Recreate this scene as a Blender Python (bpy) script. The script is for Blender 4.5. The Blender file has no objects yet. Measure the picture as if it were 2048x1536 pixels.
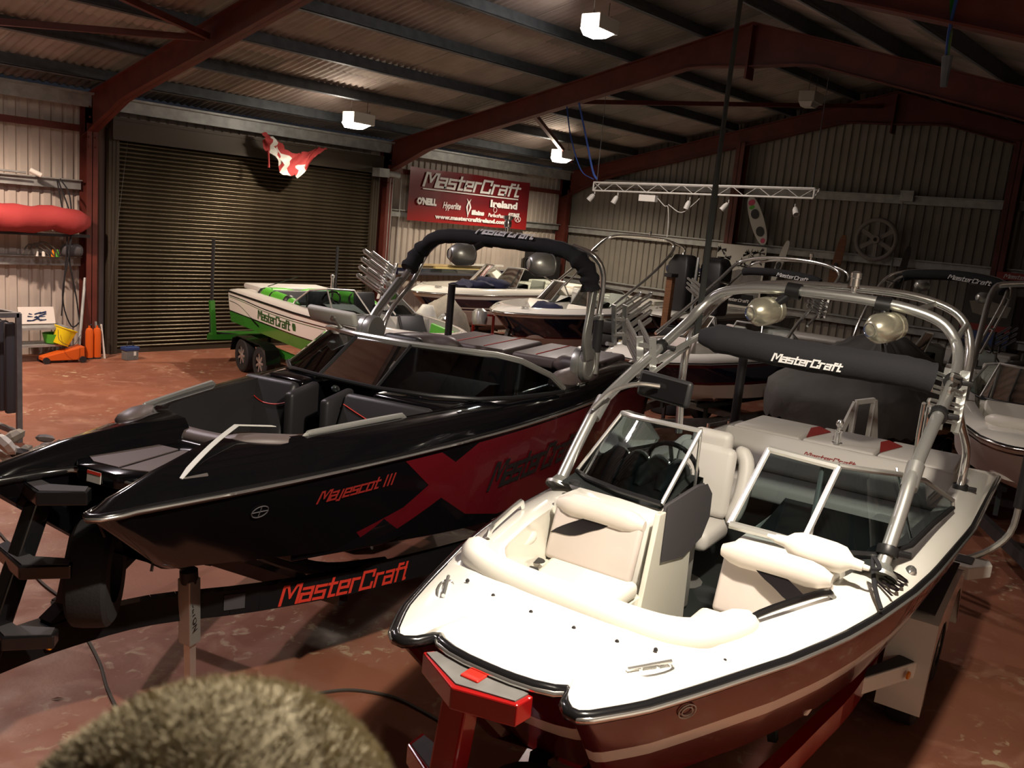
import bpy, bmesh, math, random
from mathutils import Vector, Matrix, Euler
random.seed(7)
PI = math.pi
C = bpy.context.scene.collection
S = bpy.context.scene
# ------------------------------------------------------------------ camera, world, exposure
CAMH = 3.4
def look(yaw, pitch, roll):
    f = Vector((math.cos(yaw)*math.cos(pitch), math.sin(yaw)*math.cos(pitch), -math.sin(pitch)))
    r = Vector((math.sin(yaw), -math.cos(yaw), 0)); u = r.cross(f)
    return r*math.cos(roll)+u*math.sin(roll), u*math.cos(roll)-r*math.sin(roll), f
cr, cu, cf = look(0.721729, 0.184756, 0.095181)
cd = bpy.data.cameras.new('camera'); cam = bpy.data.objects.new('camera', cd); C.objects.link(cam)
cam.matrix_world = Matrix(((cr.x, cu.x, -cf.x, 0), (cr.y, cu.y, -cf.y, 0), (cr.z, cu.z, -cf.z, CAMH), (0, 0, 0, 1)))
cd.sensor_width = 36; cd.lens = 1775*36/2048; cd.clip_start = .05
cd.dof.use_dof = True; cd.dof.focus_distance = 6.5; cd.dof.aperture_fstop = 10
S.camera = cam
S.view_settings.view_transform = 'Standard'; S.view_settings.look = 'None'
S.view_settings.exposure = 0.0; S.view_settings.gamma = 1; S.view_settings.use_curve_mapping = False
W = bpy.data.worlds.new('world'); S.world = W; W.use_nodes = True
W.node_tree.nodes['Background'].inputs[0].default_value = (.5, .55, .7, 1)
W.node_tree.nodes['Background'].inputs[1].default_value = 0.02
# lamps: (x, y, z, watts, colour) - high bay fittings hung under the purlins
LAMPS = [
 (11.75, 15.2, 5.00, 190, (1, .84, .66)),
 (18.35, 15.15, 5.03, 190, (1, .84, .64)),
 (11.55, 9.05, 6.38, 180, (1, .86, .78)),
 (4.3, 15.2, 5.00, 330, (1, .76, .60)),
 (3.2, 8.9, 6.38, 150, (1, .86, .92)),
 (2.9, .9, 5.1, 300, (1, .88, .72)),
]

# ------------------------------------------------------------------ materials
MATS = {}
def mat(name, col, rough=.5, metal=0, spec=.5, coat=0, noise=0, nscale=8, bump=0, bscale=40, col2=None, trans=0, ior=1.45, emit=None, es=0, alpha=1, coords='Object', stretch=None, sheen=0):
    if name in MATS: return MATS[name]
    m = bpy.data.materials.new(name); m.use_nodes = True; nt = m.node_tree; b = nt.nodes['Principled BSDF']
    b.inputs['Base Color'].default_value = (*col, 1); b.inputs['Roughness'].default_value = rough
    b.inputs['Metallic'].default_value = metal; b.inputs['Specular IOR Level'].default_value = spec
    b.inputs['Coat Weight'].default_value = coat; b.inputs['Coat Roughness'].default_value = .04
    b.inputs['Transmission Weight'].default_value = trans; b.inputs['IOR'].default_value = ior
    b.inputs['Alpha'].default_value = alpha; b.inputs['Sheen Weight'].default_value = sheen
    if emit: b.inputs['Emission Color'].default_value = (*emit, 1); b.inputs['Emission Strength'].default_value = es
    if noise or bump or col2:
        tc = nt.nodes.new('ShaderNodeTexCoord'); mp = nt.nodes.new('ShaderNodeMapping')
        nt.links.new(tc.outputs[coords], mp.inputs[0])
        if stretch: mp.inputs['Scale'].default_value = stretch
        n = nt.nodes.new('ShaderNodeTexNoise'); n.inputs['Scale'].default_value = nscale; n.inputs['Detail'].default_value = 6
        nt.links.new(mp.outputs[0], n.inputs['Vector'])
        if noise or col2:
            r = nt.nodes.new('ShaderNodeMix'); r.data_type = 'RGBA'
            c2 = col2 or tuple(c*(1-noise) for c in col)
            r.inputs[6].default_value = (*col, 1); r.inputs[7].default_value = (*c2, 1)
            cr_ = nt.nodes.new('ShaderNodeMapRange'); cr_.inputs[1].default_value = .35; cr_.inputs[2].default_value = .68
            nt.links.new(n.outputs[0], cr_.inputs[0]); nt.links.new(cr_.outputs[0], r.inputs[0]); nt.links.new(r.outputs[2], b.inputs['Base Color'])
        if bump:
            n2 = nt.nodes.new('ShaderNodeTexNoise'); n2.inputs['Scale'].default_value = bscale; n2.inputs['Detail'].default_value = 4
            nt.links.new(mp.outputs[0], n2.inputs['Vector'])
            bp = nt.nodes.new('ShaderNodeBump'); bp.inputs['Strength'].default_value = bump; bp.inputs['Distance'].default_value = .01
            nt.links.new(n2.outputs[0], bp.inputs['Height']); nt.links.new(bp.outputs[0], b.inputs['Normal'])
    MATS[name] = m; return m
def glass(name, tint, alpha, rough=.02):
    # tinted pane: transparent tint + glossy reflection
    m = bpy.data.materials.new(name); m.use_nodes = True; nt = m.node_tree; nt.nodes.clear()
    o = nt.nodes.new('ShaderNodeOutputMaterial'); mx = nt.nodes.new('ShaderNodeMixShader')
    t = nt.nodes.new('ShaderNodeBsdfTransparent'); t.inputs[0].default_value = (*tint, 1)
    g = nt.nodes.new('ShaderNodeBsdfGlossy'); g.inputs[0].default_value = (1, 1, 1, 1); g.inputs['Roughness'].default_value = rough
    fr = nt.nodes.new('ShaderNodeFresnel'); fr.inputs[0].default_value = 1.5
    mr = nt.nodes.new('ShaderNodeMath'); mr.operation = 'MULTIPLY_ADD'; mr.inputs[1].default_value = .9; mr.inputs[2].default_value = alpha
    nt.links.new(fr.outputs[0], mr.inputs[0]); nt.links.new(mr.outputs[0], mx.inputs[0])
    nt.links.new(t.outputs[0], mx.inputs[1]); nt.links.new(g.outputs[0], mx.inputs[2]); nt.links.new(mx.outputs[0], o.inputs[0])
    MATS[name] = m; return m
M = lambda n: MATS[n]
mat('red_steel', (.115, .022, .014), .55, noise=.35, nscale=3, bump=.1)
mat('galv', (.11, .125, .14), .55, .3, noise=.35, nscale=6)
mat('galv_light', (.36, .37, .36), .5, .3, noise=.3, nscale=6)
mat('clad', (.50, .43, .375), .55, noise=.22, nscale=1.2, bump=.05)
mat('clad_shaded', (.22, .20, .17), .6, noise=.25, nscale=1.2)  # same cladding, colour darkened to stand for the weak light on the gables
mat('roof_a', (.30, .25, .225), .75, noise=.3, nscale=1.5)
mat('roof_b', (.21, .19, .165), .75, noise=.3, nscale=1.5)
mat('roof_c', (.34, .29, .25), .75, noise=.3, nscale=1.5)
mat('bronze_slat', (.085, .068, .045), .32, .75, noise=.2, nscale=3)
mat('bronze_guide', (.050, .038, .026), .5, .3)
mat('black_gel', (.003, .003, .004), .12, spec=.3, coat=.55)
mat('black_gloss', (.008, .008, .009), .2, coat=.6)
mat('black_satin', (.010, .010, .011), .42)
mat('black_plastic', (.018, .018, .019), .5)
mat('white_gel', (.78, .76, .70), .16, coat=.7)
mat('cream_gel', (.70, .68, .60), .2, coat=.6)
mat('red_gel', (.10, .005, .009), .2, spec=.3, coat=.45, noise=.2, nscale=300)
mat('red_paint', (.30, .008, .008), .2, coat=.8)
mat('red_bright', (.55, .02, .012), .4)
mat('navy_gel', (.006, .008, .030), .12, coat=1)
mat('green_gel', (.035, .20, .022), .2, coat=.6)
mat('green_vinyl', (.09, .42, .035), .45, bump=.05)
mat('black_vinyl', (.022, .021, .023), .42, bump=.12, bscale=300)
mat('grey_vinyl', (.105, .082, .080), .45, bump=.1, bscale=300)
mat('charcoal_mat', (.055, .050, .055), .8, bump=.3, bscale=400)
mat('cream_vinyl', (.66, .60, .55), .42, noise=.06, nscale=5, bump=.04)
mat('pink_vinyl', (.53, .47, .44), .42, noise=.06, nscale=5)
mat('white_vinyl', (.74, .71, .64), .4)
mat('light_vinyl', (.50, .48, .45), .5)
mat('grey_cover', (.075, .072, .068), .85, noise=.35, nscale=2, bump=.5, bscale=9)
mat('chrome', (.85, .86, .84), .16, .92)
mat('alu', (.66, .67, .65), .28, .85)
mat('brushed', (.50, .51, .48), .36, .75, noise=.2, nscale=20, stretch=(1, 20, 20))
mat('frame_alu', (.52, .52, .50), .42, .8)
mat('gold_alu', (.56, .54, .42), .27, .75)
mat('rubber', (.014, .014, .015), .7, bump=.2, bscale=60)
mat('fabric_black', (.010, .010, .013), .9, bump=.25, bscale=120)
mat('fabric_navy', (.012, .014, .045), .9, bump=.6, bscale=14)
mat('dash_black', (.014, .017, .017), .55)
mat('carpet', (.030, .036, .036), .95, bump=.4, bscale=300)
mat('logo_white', (.62, .62, .62), .6)
mat('logo_red', (.55, .035, .02), .5)
mat('logo_dark', (.008, .006, .008), .35)
mat('logo_darkred', (.22, .015, .012), .5)
mat('logo_green', (.02, .09, .015), .4)
mat('orange', (.60, .10, .01), .4)
mat('yellow', (.75, .56, .01), .45)
mat('amber', (.70, .22, .01), .3)
mat('wood', (.20, .085, .035), .7, noise=.4, nscale=3, stretch=(1, 1, 12))
mat('pale_wood', (.50, .38, .20), .7, noise=.2)
mat('cardboard', (.36, .24, .13), .85)
mat('tarp', (.30, .27, .22), .75, noise=.3, nscale=4, bump=.8, bscale=6)
mat('red_cloth', (.30, .03, .03), .8, bump=.6, bscale=8)
mat('blue_strap', (.03, .08, .32), .8)
mat('rope_dark', (.02, .022, .020), .9)
mat('cable', (.05, .042, .035), .6)
mat('white_paint', (.55, .54, .50), .5, noise=.15)
mat('grey_paint', (.16, .155, .15), .55, noise=.3)
mat('dark_steel', (.045, .042, .045), .5, .5, noise=.3)
mat('blue_plastic', (.02, .045, .16), .5)
mat('label_white', (.62, .60, .55), .6)
mat('label_yellow', (.60, .48, .20), .6)
mat('lamp_glass', (1, 1, 1), .3, emit=(1, .93, .84), es=25)
mat('lamp_box', (.55, .54, .50), .5)
mat('lens_blue', (.03, .05, .14), .15, coat=1, noise=.8, nscale=60)
mat('skin', (.55, .32, .22), .5)
mat('hair', (.34, .29, .19), .8)
mat('hair_dark', (.28, .24, .155), .8)
mat('jacket', (.03, .035, .05), .9)
mat('trousers', (.03, .03, .035), .9)
mat('deck_wood', (.16, .11, .07), .8, noise=.3)
mat('cement_wheel', (.22, .20, .19), .8)
mat('pink', (.55, .08, .16), .6)
mat('board_white', (.5, .5, .46), .5)
mat('orange_yellow', (.85, .35, .02), .5)
glass('tint_glass', (.30, .37, .38), .02)
glass('dark_glass', (.10, .125, .135), .02)
glass('clear_glass', (.62, .70, .68), .03)
# floor: worn red floor paint, scuffs and pale patches
def floor_mat():
    m = bpy.data.materials.new('floor_paint'); m.use_nodes = True; nt = m.node_tree; b = nt.nodes['Principled BSDF']; L = nt.links.new
    tc = nt.nodes.new('ShaderNodeTexCoord')
    def noise(sc, det, dist=0, st=None):
        mp = nt.nodes.new('ShaderNodeMapping'); L(tc.outputs['Object'], mp.inputs[0])
        if st: mp.inputs['Scale'].default_value = st
        n = nt.nodes.new('ShaderNodeTexNoise'); n.inputs['Scale'].default_value = sc; n.inputs['Detail'].default_value = det; n.inputs['Distortion'].default_value = dist
        L(mp.outputs[0], n.inputs['Vector']); return n
    def ramp(src, a, c):
        r = nt.nodes.new('ShaderNodeMapRange'); r.inputs[1].default_value = a; r.inputs[2].default_value = c; L(src, r.inputs[0]); return r.outputs[0]
    def mix(fac, c1, c2):
        r = nt.nodes.new('ShaderNodeMix'); r.data_type = 'RGBA'; L(fac, r.inputs[0])
        for i, c in ((6, c1), (7, c2)):
            if isinstance(c, tuple): r.inputs[i].default_value = (*c, 1)
            else: L(c, r.inputs[i])
        return r.outputs[2]
    c = mix(ramp(noise(.5, 6).outputs[0], .35, .65), (.27, .104, .060), (.185, .070, .043))
    c = mix(ramp(noise(2.2, 8, 1).outputs[0], .55, .72), c, (.31, .15, .10))
    f = nt.nodes.new('ShaderNodeMath'); f.operation = 'MULTIPLY'
    L(ramp(noise(9, 10, .6).outputs[0], .58, .66), f.inputs[0]); L(ramp(noise(.8, 4).outputs[0], .50, .62), f.inputs[1])
    c = mix(f.outputs[0], c, (.40, .30, .19))
    L(c, b.inputs['Base Color'])
    rr = nt.nodes.new('ShaderNodeMapRange'); rr.inputs[1].default_value = .3; rr.inputs[2].default_value = .7; rr.inputs[3].default_value = .42; rr.inputs[4].default_value = .72; L(noise(3, 6).outputs[0], rr.inputs[0]); L(rr.outputs[0], b.inputs['Roughness']); b.inputs['Specular IOR Level'].default_value = .3
    bp = nt.nodes.new('ShaderNodeBump'); bp.inputs['Strength'].default_value = .15; bp.inputs['Distance'].default_value = .01
    L(noise(30, 6).outputs[0], bp.inputs['Height']); L(bp.outputs[0], b.inputs['Normal'])
    MATS['floor_paint'] = m
floor_mat()

# ------------------------------------------------------------------ mesh helpers
class MB:
    def __init__(s): s.v = []; s.f = []; s.m = []
    def add(s, vs, fs, mi=0):
        o = len(s.v); s.v += [tuple(v) for v in vs]; s.f += [tuple(i+o for i in f) for f in fs]; s.m += [mi]*len(fs); return s
    def box(s, x0, x1, y0, y1, z0, z1, mi=0, T=None):
        vs = [Vector((x, y, z)) for z in (z0, z1) for y in (y0, y1) for x in (x0, x1)]
        if T: vs = [T @ v for v in vs]
        return s.add(vs, [(0, 2, 3, 1), (4, 5, 7, 6), (0, 1, 5, 4), (2, 6, 7, 3), (0, 4, 6, 2), (1, 3, 7, 5)], mi)
    def bar(s, p, q, w, h, mi=0, up=(0, 0, 1)):
        p = Vector(p); q = Vector(q); d = (q-p).normalized(); up = Vector(up)
        if abs(d.dot(up)) > .98: up = Vector((1, 0, 0))
        a = d.cross(up).normalized()*w/2; b = a.cross(d).normalized()*h/2
        vs = [p-a-b, p+a-b, p+a+b, p-a+b, q-a-b, q+a-b, q+a+b, q-a+b]
        return s.add(vs, [(0, 1, 2, 3), (4, 7, 6, 5), (0, 4, 5, 1), (1, 5, 6, 2), (2, 6, 7, 3), (3, 7, 4, 0)], mi)
    def tube(s, pts, r, n=8, mi=0, caps=True, closed=False, flat=1, up=(0, 0, 1)):
        pts = [Vector(p) for p in pts]; N = len(pts); rs = r if isinstance(r, (list, tuple)) else [r]*N
        vs = []; nrm = None
        for i in range(N):
            a = pts[i-1] if (i or closed) else pts[0]; b = pts[(i+1) % N] if (i < N-1 or closed) else pts[-1]
            t = (b-a).normalized()
            if nrm is None:
                u0 = Vector(up)
                if abs(t.dot(u0)) > .95: u0 = Vector((1, 0, 0))
                nrm = (u0-t*u0.dot(t)).normalized()
            else: nrm = (nrm-t*nrm.dot(t)).normalized()
            bi = t.cross(nrm)
            for k in range(n):
                an = 2*PI*k/n; vs.append(pts[i]+nrm*math.cos(an)*rs[i]+bi*math.sin(an)*rs[i]*flat)
        fs = []
        for i in range(N if closed else N-1):
            j = (i+1) % N
            for k in range(n): fs.append((i*n+k, i*n+(k+1) % n, j*n+(k+1) % n, j*n+k))
        if caps and not closed: fs += [tuple(range(n))[::-1], tuple((N-1)*n+k for k in range(n))]
        return s.add(vs, fs, mi)
    def lathe(s, prof, p=(0, 0, 0), d=(0, 0, 1), n=20, mi=0, mis=None):
        d = Vector(d).normalized(); u0 = Vector((0, 0, 1)) if abs(d.z) < .9 else Vector((1, 0, 0))
        a = d.cross(u0).normalized(); b = d.cross(a); p = Vector(p); vs = []; o = len(s.v)
        for (r, z) in prof:
            for k in range(n): vs.append(p+d*z+(a*math.cos(2*PI*k/n)+b*math.sin(2*PI*k/n))*max(r, 1e-4))
        s.v += [tuple(v) for v in vs]
        for i in range(len(prof)-1):
            for k in range(n):
                s.f.append((o+i*n+k, o+i*n+(k+1) % n, o+(i+1)*n+(k+1) % n, o+(i+1)*n+k)); s.m.append(mis[i] if mis else mi)
        return s
    def loft(s, rings, closed=False, mi=0, cap0=False, cap1=False, mif=None):
        n = len(rings[0]); vs = [v for r in rings for v in r]; o = len(s.v); s.v += [tuple(v) for v in vs]
        for i in range(len(rings)-1):
            for k in range(n if closed else n-1):
                k2 = (k+1) % n
                s.f.append((o+i*n+k, o+i*n+k2, o+(i+1)*n+k2, o+(i+1)*n+k)); s.m.append(mif(i, k) if mif else mi)
        if cap0: s.f.append(tuple(o+k for k in range(n))[::-1]); s.m.append(mi)
        if cap1: s.f.append(tuple(o+(len(rings)-1)*n+k for k in range(n))); s.m.append(mi)
        return s
    def prism(s, poly, z0, z1, mi=0, T=None):
        n = len(poly); vs = [Vector((x, y, z0)) for x, y in poly]+[Vector((x, y, z1)) for x, y in poly]
        if T: vs = [T @ v for v in vs]
        return s.add(vs, [tuple(range(n))[::-1], tuple(range(n, 2*n))]+[(i, (i+1) % n, n+(i+1) % n, n+i) for i in range(n)], mi)
    def slab(s, quad, th, mi=0):
        a, b, c, d = [Vector(q) for q in quad]; nn = (b-a).cross(d-a).normalized()*th
        return s.add([a, b, c, d, a+nn, b+nn, c+nn, d+nn], [(3, 2, 1, 0), (4, 5, 6, 7), (0, 1, 5, 4), (1, 2, 6, 5), (2, 3, 7, 6), (3, 0, 4, 7)], mi)
    def ball(s, c, r, n=12, mi=0, sc=(1, 1, 1), T=None):
        vs = []; m = n//2
        for i in range(m+1):
            th = PI*i/m
            for k in range(n):
                v = Vector((r*sc[0]*math.sin(th)*math.cos(2*PI*k/n), r*sc[1]*math.sin(th)*math.sin(2*PI*k/n), r*sc[2]*math.cos(th)))
                if T: v = T @ v
                vs.append(Vector(c)+v)
        return s.add(vs, [(i*n+k, (i+1)*n+k, (i+1)*n+(k+1) % n, i*n+(k+1) % n) for i in range(m) for k in range(n)], mi)
    def build(s, name, mats, parent=None, smooth=40, bevel=0, seg=2, sub=0, label=None, stuff=False, wn=False):
        me = bpy.data.meshes.new(name); me.from_pydata(s.v, [], s.f)
        if isinstance(mats, str): mats = [mats]
        for m in mats: me.materials.append(MATS[m])
        me.polygons.foreach_set('material_index', s.m)
        bm = bmesh.new(); bm.from_mesh(me); bmesh.ops.remove_doubles(bm, verts=bm.verts, dist=1e-5)
        if bevel:
            es = [e for e in bm.edges if len(e.link_faces) == 2 and e.calc_face_angle(0) > .6]
            bmesh.ops.bevel(bm, geom=es, offset=bevel, segments=seg, affect='EDGES', clamp_overlap=True, profile=.5)
        bmesh.ops.recalc_face_normals(bm, faces=bm.faces)
        bm.to_mesh(me); bm.free()
        if smooth:
            me.polygons.foreach_set('use_smooth', [True]*len(me.polygons)); me.set_sharp_from_angle(angle=math.radians(smooth))
        o = bpy.data.objects.new(name, me); C.objects.link(o)
        if sub:
            md = o.modifiers.new('s', 'SUBSURF'); md.levels = sub; md.render_levels = sub
        if parent: o.parent = parent
        if label: o['label'] = label
        if stuff: o['kind'] = 'stuff'
        return o
def thing(name, label, cat, loc=(0, 0, 0), rz=0, group=None):
    o = bpy.data.objects.new(name, None); C.objects.link(o); o.location = loc; o.rotation_euler = (0, 0, rz)
    o['label'] = label; o['category'] = cat; o.empty_display_size = .1
    if group: o['group'] = group
    return o
def tag(o, label, cat, group=None):
    o['label'] = label; o['category'] = cat
    if group: o['group'] = group
    return o
def struct(name):
    o = bpy.data.objects.new(name, None); C.objects.link(o); o['kind'] = 'structure'; return o
def cat_rom(pts, n=6, closed=False):
    P = [Vector(p) for p in pts]; N = len(P); out = []
    for i in range(N if closed else N-1):
        p0 = P[i-1] if (i or closed) else P[0]*2-P[1]; p1 = P[i]; p2 = P[(i+1) % N]
        p3 = P[(i+2) % N] if (i+2 < N or closed) else P[-1]*2-P[-2]
        for k in range(n):
            t = k/n
            out.append(.5*((2*p1)+(-p0+p2)*t+(2*p0-5*p1+4*p2-p3)*t*t+(-p0+3*p1-3*p2+p3)*t**3))
    if not closed: out.append(P[-1])
    return out
def itab(tab):
    def f(x):
        if x <= tab[0][0]: return tab[0][1]
        for (a, b), (c, d) in zip(tab, tab[1:]):
            if x <= c:
                t = (x-a)/(c-a); t = t
                return b+(d-b)*t
        return tab[-1][1]
    return f
# block lettering used on the boats: squared slanted strokes
GL = {
'M': (1.25, [[(0, 0), (0, 1), (.28, 1), (.6, .35), (.92, 1), (1.2, 1), (1.2, 0)]], 1),
'a': (.92, [[(.1, .72), (.8, .72), (.8, 0)], [(.8, .4), (.05, .4), (.05, 0), (.8, 0)]], .8),
's': (.86, [[(.8, .72), (.05, .72), (.05, .38), (.75, .38), (.75, 0), (0, 0)]], .8),
't': (.7, [[(.22, 1), (.22, 0), (.62, 0)], [(0, .72), (.62, .72)]], .8),
'e': (.9, [[(.1, .36), (.78, .36), (.78, .72), (.05, .72), (.05, 0), (.78, 0)]], .8),
'r': (.68, [[(.05, 0), (.05, .72), (.6, .72)]], .8),
'C': (1.15, [[(1.0, .72), (1.0, 1), (.08, 1), (.08, 0), (1.0, 0), (1.0, .25)]], 1),
'f': (.62, [[(.6, 1), (.2, 1), (.2, 0)], [(0, .72), (.58, .72)]], .8),
'j': (.5, [[(.3, .72), (.3, -.2), (0, -.2)]], .8),
'c': (.85, [[(.78, .72), (.05, .72), (.05, 0), (.78, 0)]], .8),
'o': (.9, [[(.05, 0), (.05, .72), (.78, .72), (.78, 0), (.05, 0)]], .8),
'I': (.42, [[(.12, 0), (.12, 1)]], .8),
' ': (.4, [], 1)}
def strokes(text, h, th=.19, slant=.32, step=99):
    quads = []; x = 0
    for ch in text:
        adv, ls, w = GL[ch]; 
        for pl in ls:
            for (a, b), (c, d) in zip(pl, pl[1:]):
                dx, dy = c-a, d-b; L = math.hypot(dx, dy); ux, uy = dx/L, dy/L; t = th/2*(1.15 if abs(ux) < .3 else .9)
                n = max(1, int(L*h/step+.99))
                for i in range(n):
                    s0 = (i/n)*(L+2*t*.9)-t*.9; s1 = ((i+1)/n)*(L+2*t*.9)-t*.9
                    q = [(a+ux*s0-uy*t, b+uy*s0+ux*t), (a+ux*s0+uy*t, b+uy*s0-ux*t), (a+ux*s1+uy*t, b+uy*s1-ux*t), (a+ux*s1-uy*t, b+uy*s1+ux*t)]
                    quads.append([((x+px+slant*py)*h, py*h) for px, py in q])
        x += adv+.14
    return quads, x*h
def logo(mapf, text, width, name, m, parent, th=.19, asp=1.0, slant=.32, step=.08):
    # mapf(s, t): s along 0..width, t up in metres -> local point
    q, w = strokes(text, 1, th, slant); k = width/w; h = k*asp
    mb = MB()
    for i, qd in enumerate(q):
        e = .0004*(i % 3)
        (x0, y0), (x1, y1), (x2, y2), (x3, y3) = [(x*k, y*h) for x, y in qd]
        n = max(1, int(math.hypot(x2-x1, y2-y1)/step))
        for j in range(n):
            a, b = j/n, (j+1)/n
            P = [(x0+(x3-x0)*a, y0+(y3-y0)*a), (x1+(x2-x1)*a, y1+(y2-y1)*a), (x1+(x2-x1)*b, y1+(y2-y1)*b), (x0+(x3-x0)*b, y0+(y3-y0)*b)]
            mb.add([mapf(x, y, e) for x, y in P], [(0, 1, 2, 3)])
    return mb.build(name, m, parent, smooth=0)
def plane_map(o, ax, up, off=0):
    o = Vector(o); ax = Vector(ax).normalized(); up = Vector(up); up = (up-ax*up.dot(ax)).normalized(); n = ax.cross(up)
    return lambda s, t, e=0: o+ax*s+up*t+n*(off+e)
def text_obj(txt, size, o, ax, up, m, parent, name='lettering', shear=0, bold=0, off=.004, width=None, align='LEFT'):
    cu_ = bpy.data.curves.new('t', 'FONT'); cu_.body = txt; cu_.size = size; cu_.shear = shear; cu_.offset = bold; cu_.resolution_u = 2; cu_.align_x = align
    ob = bpy.data.objects.new('t', cu_); me = bpy.data.meshes.new_from_object(ob)
    bpy.data.objects.remove(ob); f = plane_map(o, ax, up, off)
    xs = [v.co.x for v in me.vertices] or [0]
    k = width/(max(xs)-min(xs)) if width else 1
    for v in me.vertices: v.co = f(v.co.x*k, v.co.y)
    me.materials.clear(); me.materials.append(MATS[m]); ob = bpy.data.objects.new(name, me); C.objects.link(ob)
    if parent: ob.parent = parent
    return ob
def copy_tree(o, parent=None):
    c = o.copy(); C.objects.link(c)
    if parent: c.parent = parent
    for ch in list(o.children): copy_tree(ch, c)
    return c
def inst(o, loc, rot=(0, 0, 0), parent=None, scale=None):
    c = o.copy(); C.objects.link(c); c.location = loc; c.rotation_euler = rot
    if parent: c.parent = parent
    if scale: c.scale = scale
    return c
# ------------------------------------------------------------------ room
YB, YF, XR, XL, RY = 17.8, -1.9, 21.75, -7.2, 8.0       # eave walls, gables, ridge line
LOW = lambda y: 6.62-(.228 if y > RY else .27)*abs(y-RY)                     # underside of rafters
UP = lambda y: LOW(y)+.44                               # top of rafters = underside of purlins
FR = (.0, 7.3, 14.5, 21.55)                             # portal frames
fl = MB(); fl.box(XL, XR+.3, YF-.2, YB+.2, -.12, 0); o = fl.build('floor', 'floor_paint', smooth=0); o['kind'] = 'structure'
# roof: corrugated sheets, three per slope
ceil = struct('ceiling')
def sheet_mesh(ln, wid=1.05, pitch=.15, dep=.035):
    mb = MB(); n = int(wid/pitch*6); r0 = []; r1 = []
    for i in range(n+1):
        x = wid*i/n; z = dep*.5*math.sin(2*PI*x/pitch); r0.append((x, 0, z)); r1.append((x, ln, z))
    mb.loft([r0, r1]); return mb
ang = math.atan(.228); slope = 9.95/math.cos(ang)
prs = []
for k in range(3):
    mm = sheet_mesh(slope/3+.12).build('roof_sheet', ['roof_a'], ceil, smooth=60)
    if k == 0: proto = mm
    else: bpy.data.objects.remove(mm)
sheets = [proto.data]
for mname in ('roof_b', 'roof_c'):
    d = proto.data.copy(); d.materials[0] = MATS[mname]; sheets.append(d)
first = True; rnd = random.Random(3)
nx = int((XR+.3-XL)/1.05)+1
for i in range(nx):
    for k in range(3):
        for side in (1, -1):
            x = XL+i*1.05; s = k*slope/3
            yy = RY+side*(9.95-s*math.cos(ang)); zz = UP(yy)+.24+.004*(k+(i % 2))
            o = proto if first else inst(proto, (0, 0, 0), parent=ceil)
            first = False
            o.location = (x, yy, zz) if side < 0 else (x+1.05, yy, zz)
            o.rotation_euler = (math.atan(.27), 0, 0) if side < 0 else (ang, 0, PI)
            r_ = rnd.random(); o.data = sheets[0] if r_ < .6 else sheets[1] if r_ < .82 else sheets[2]
# purlins: Z sections running the length of the shed, one per bay and line
def zsec(L, h=.22, w=.07):
    mb = MB(); t = .006
    mb.box(0, L, -t, t, 0, h); mb.box(0, L, -w, 0, 0, t*2); mb.box(0, L, 0, w, h-t*2, h); mb.box(0, L, -w, -w+t*2, 0, .03)
    return mb
bays = [(XL, 0), (0, 7.3), (7.3, 14.5), (14.5, XR)]
pm = {}
for (a, b) in bays: 
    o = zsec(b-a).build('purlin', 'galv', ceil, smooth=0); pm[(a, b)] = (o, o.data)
ys = [16.7, 15.15, 13.6, 12.05, 10.5, 8.95]; ys = ys+[2*RY-y for y in ys]
for (a, b) in bays:
    o0, d = pm[(a, b)]
    for j, y in enumerate(ys):
        o = o0 if j == 0 else inst(o0, (0, 0, 0), parent=ceil)
        s = 1 if y > RY else -1
        o.location = (a, y, UP(y)-.0); o.rotation_euler = (-s*ang, 0, 0)
# eave beams (light galvanised) on both sides
for y in (YB-.35, YF+.35):
    e = MB(); h_ = UP(y)-.02; e.box(XL, XR, y-.05, y+.05, h_-.22, h_); e.box(XL, XR, y+(-.12 if y > 5 else .12)-.05, y+(-.12 if y > 5 else .12)+.05, h_, h_+.04)
    e.build('eave_beam', 'galv_light', ceil, smooth=0)
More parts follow.
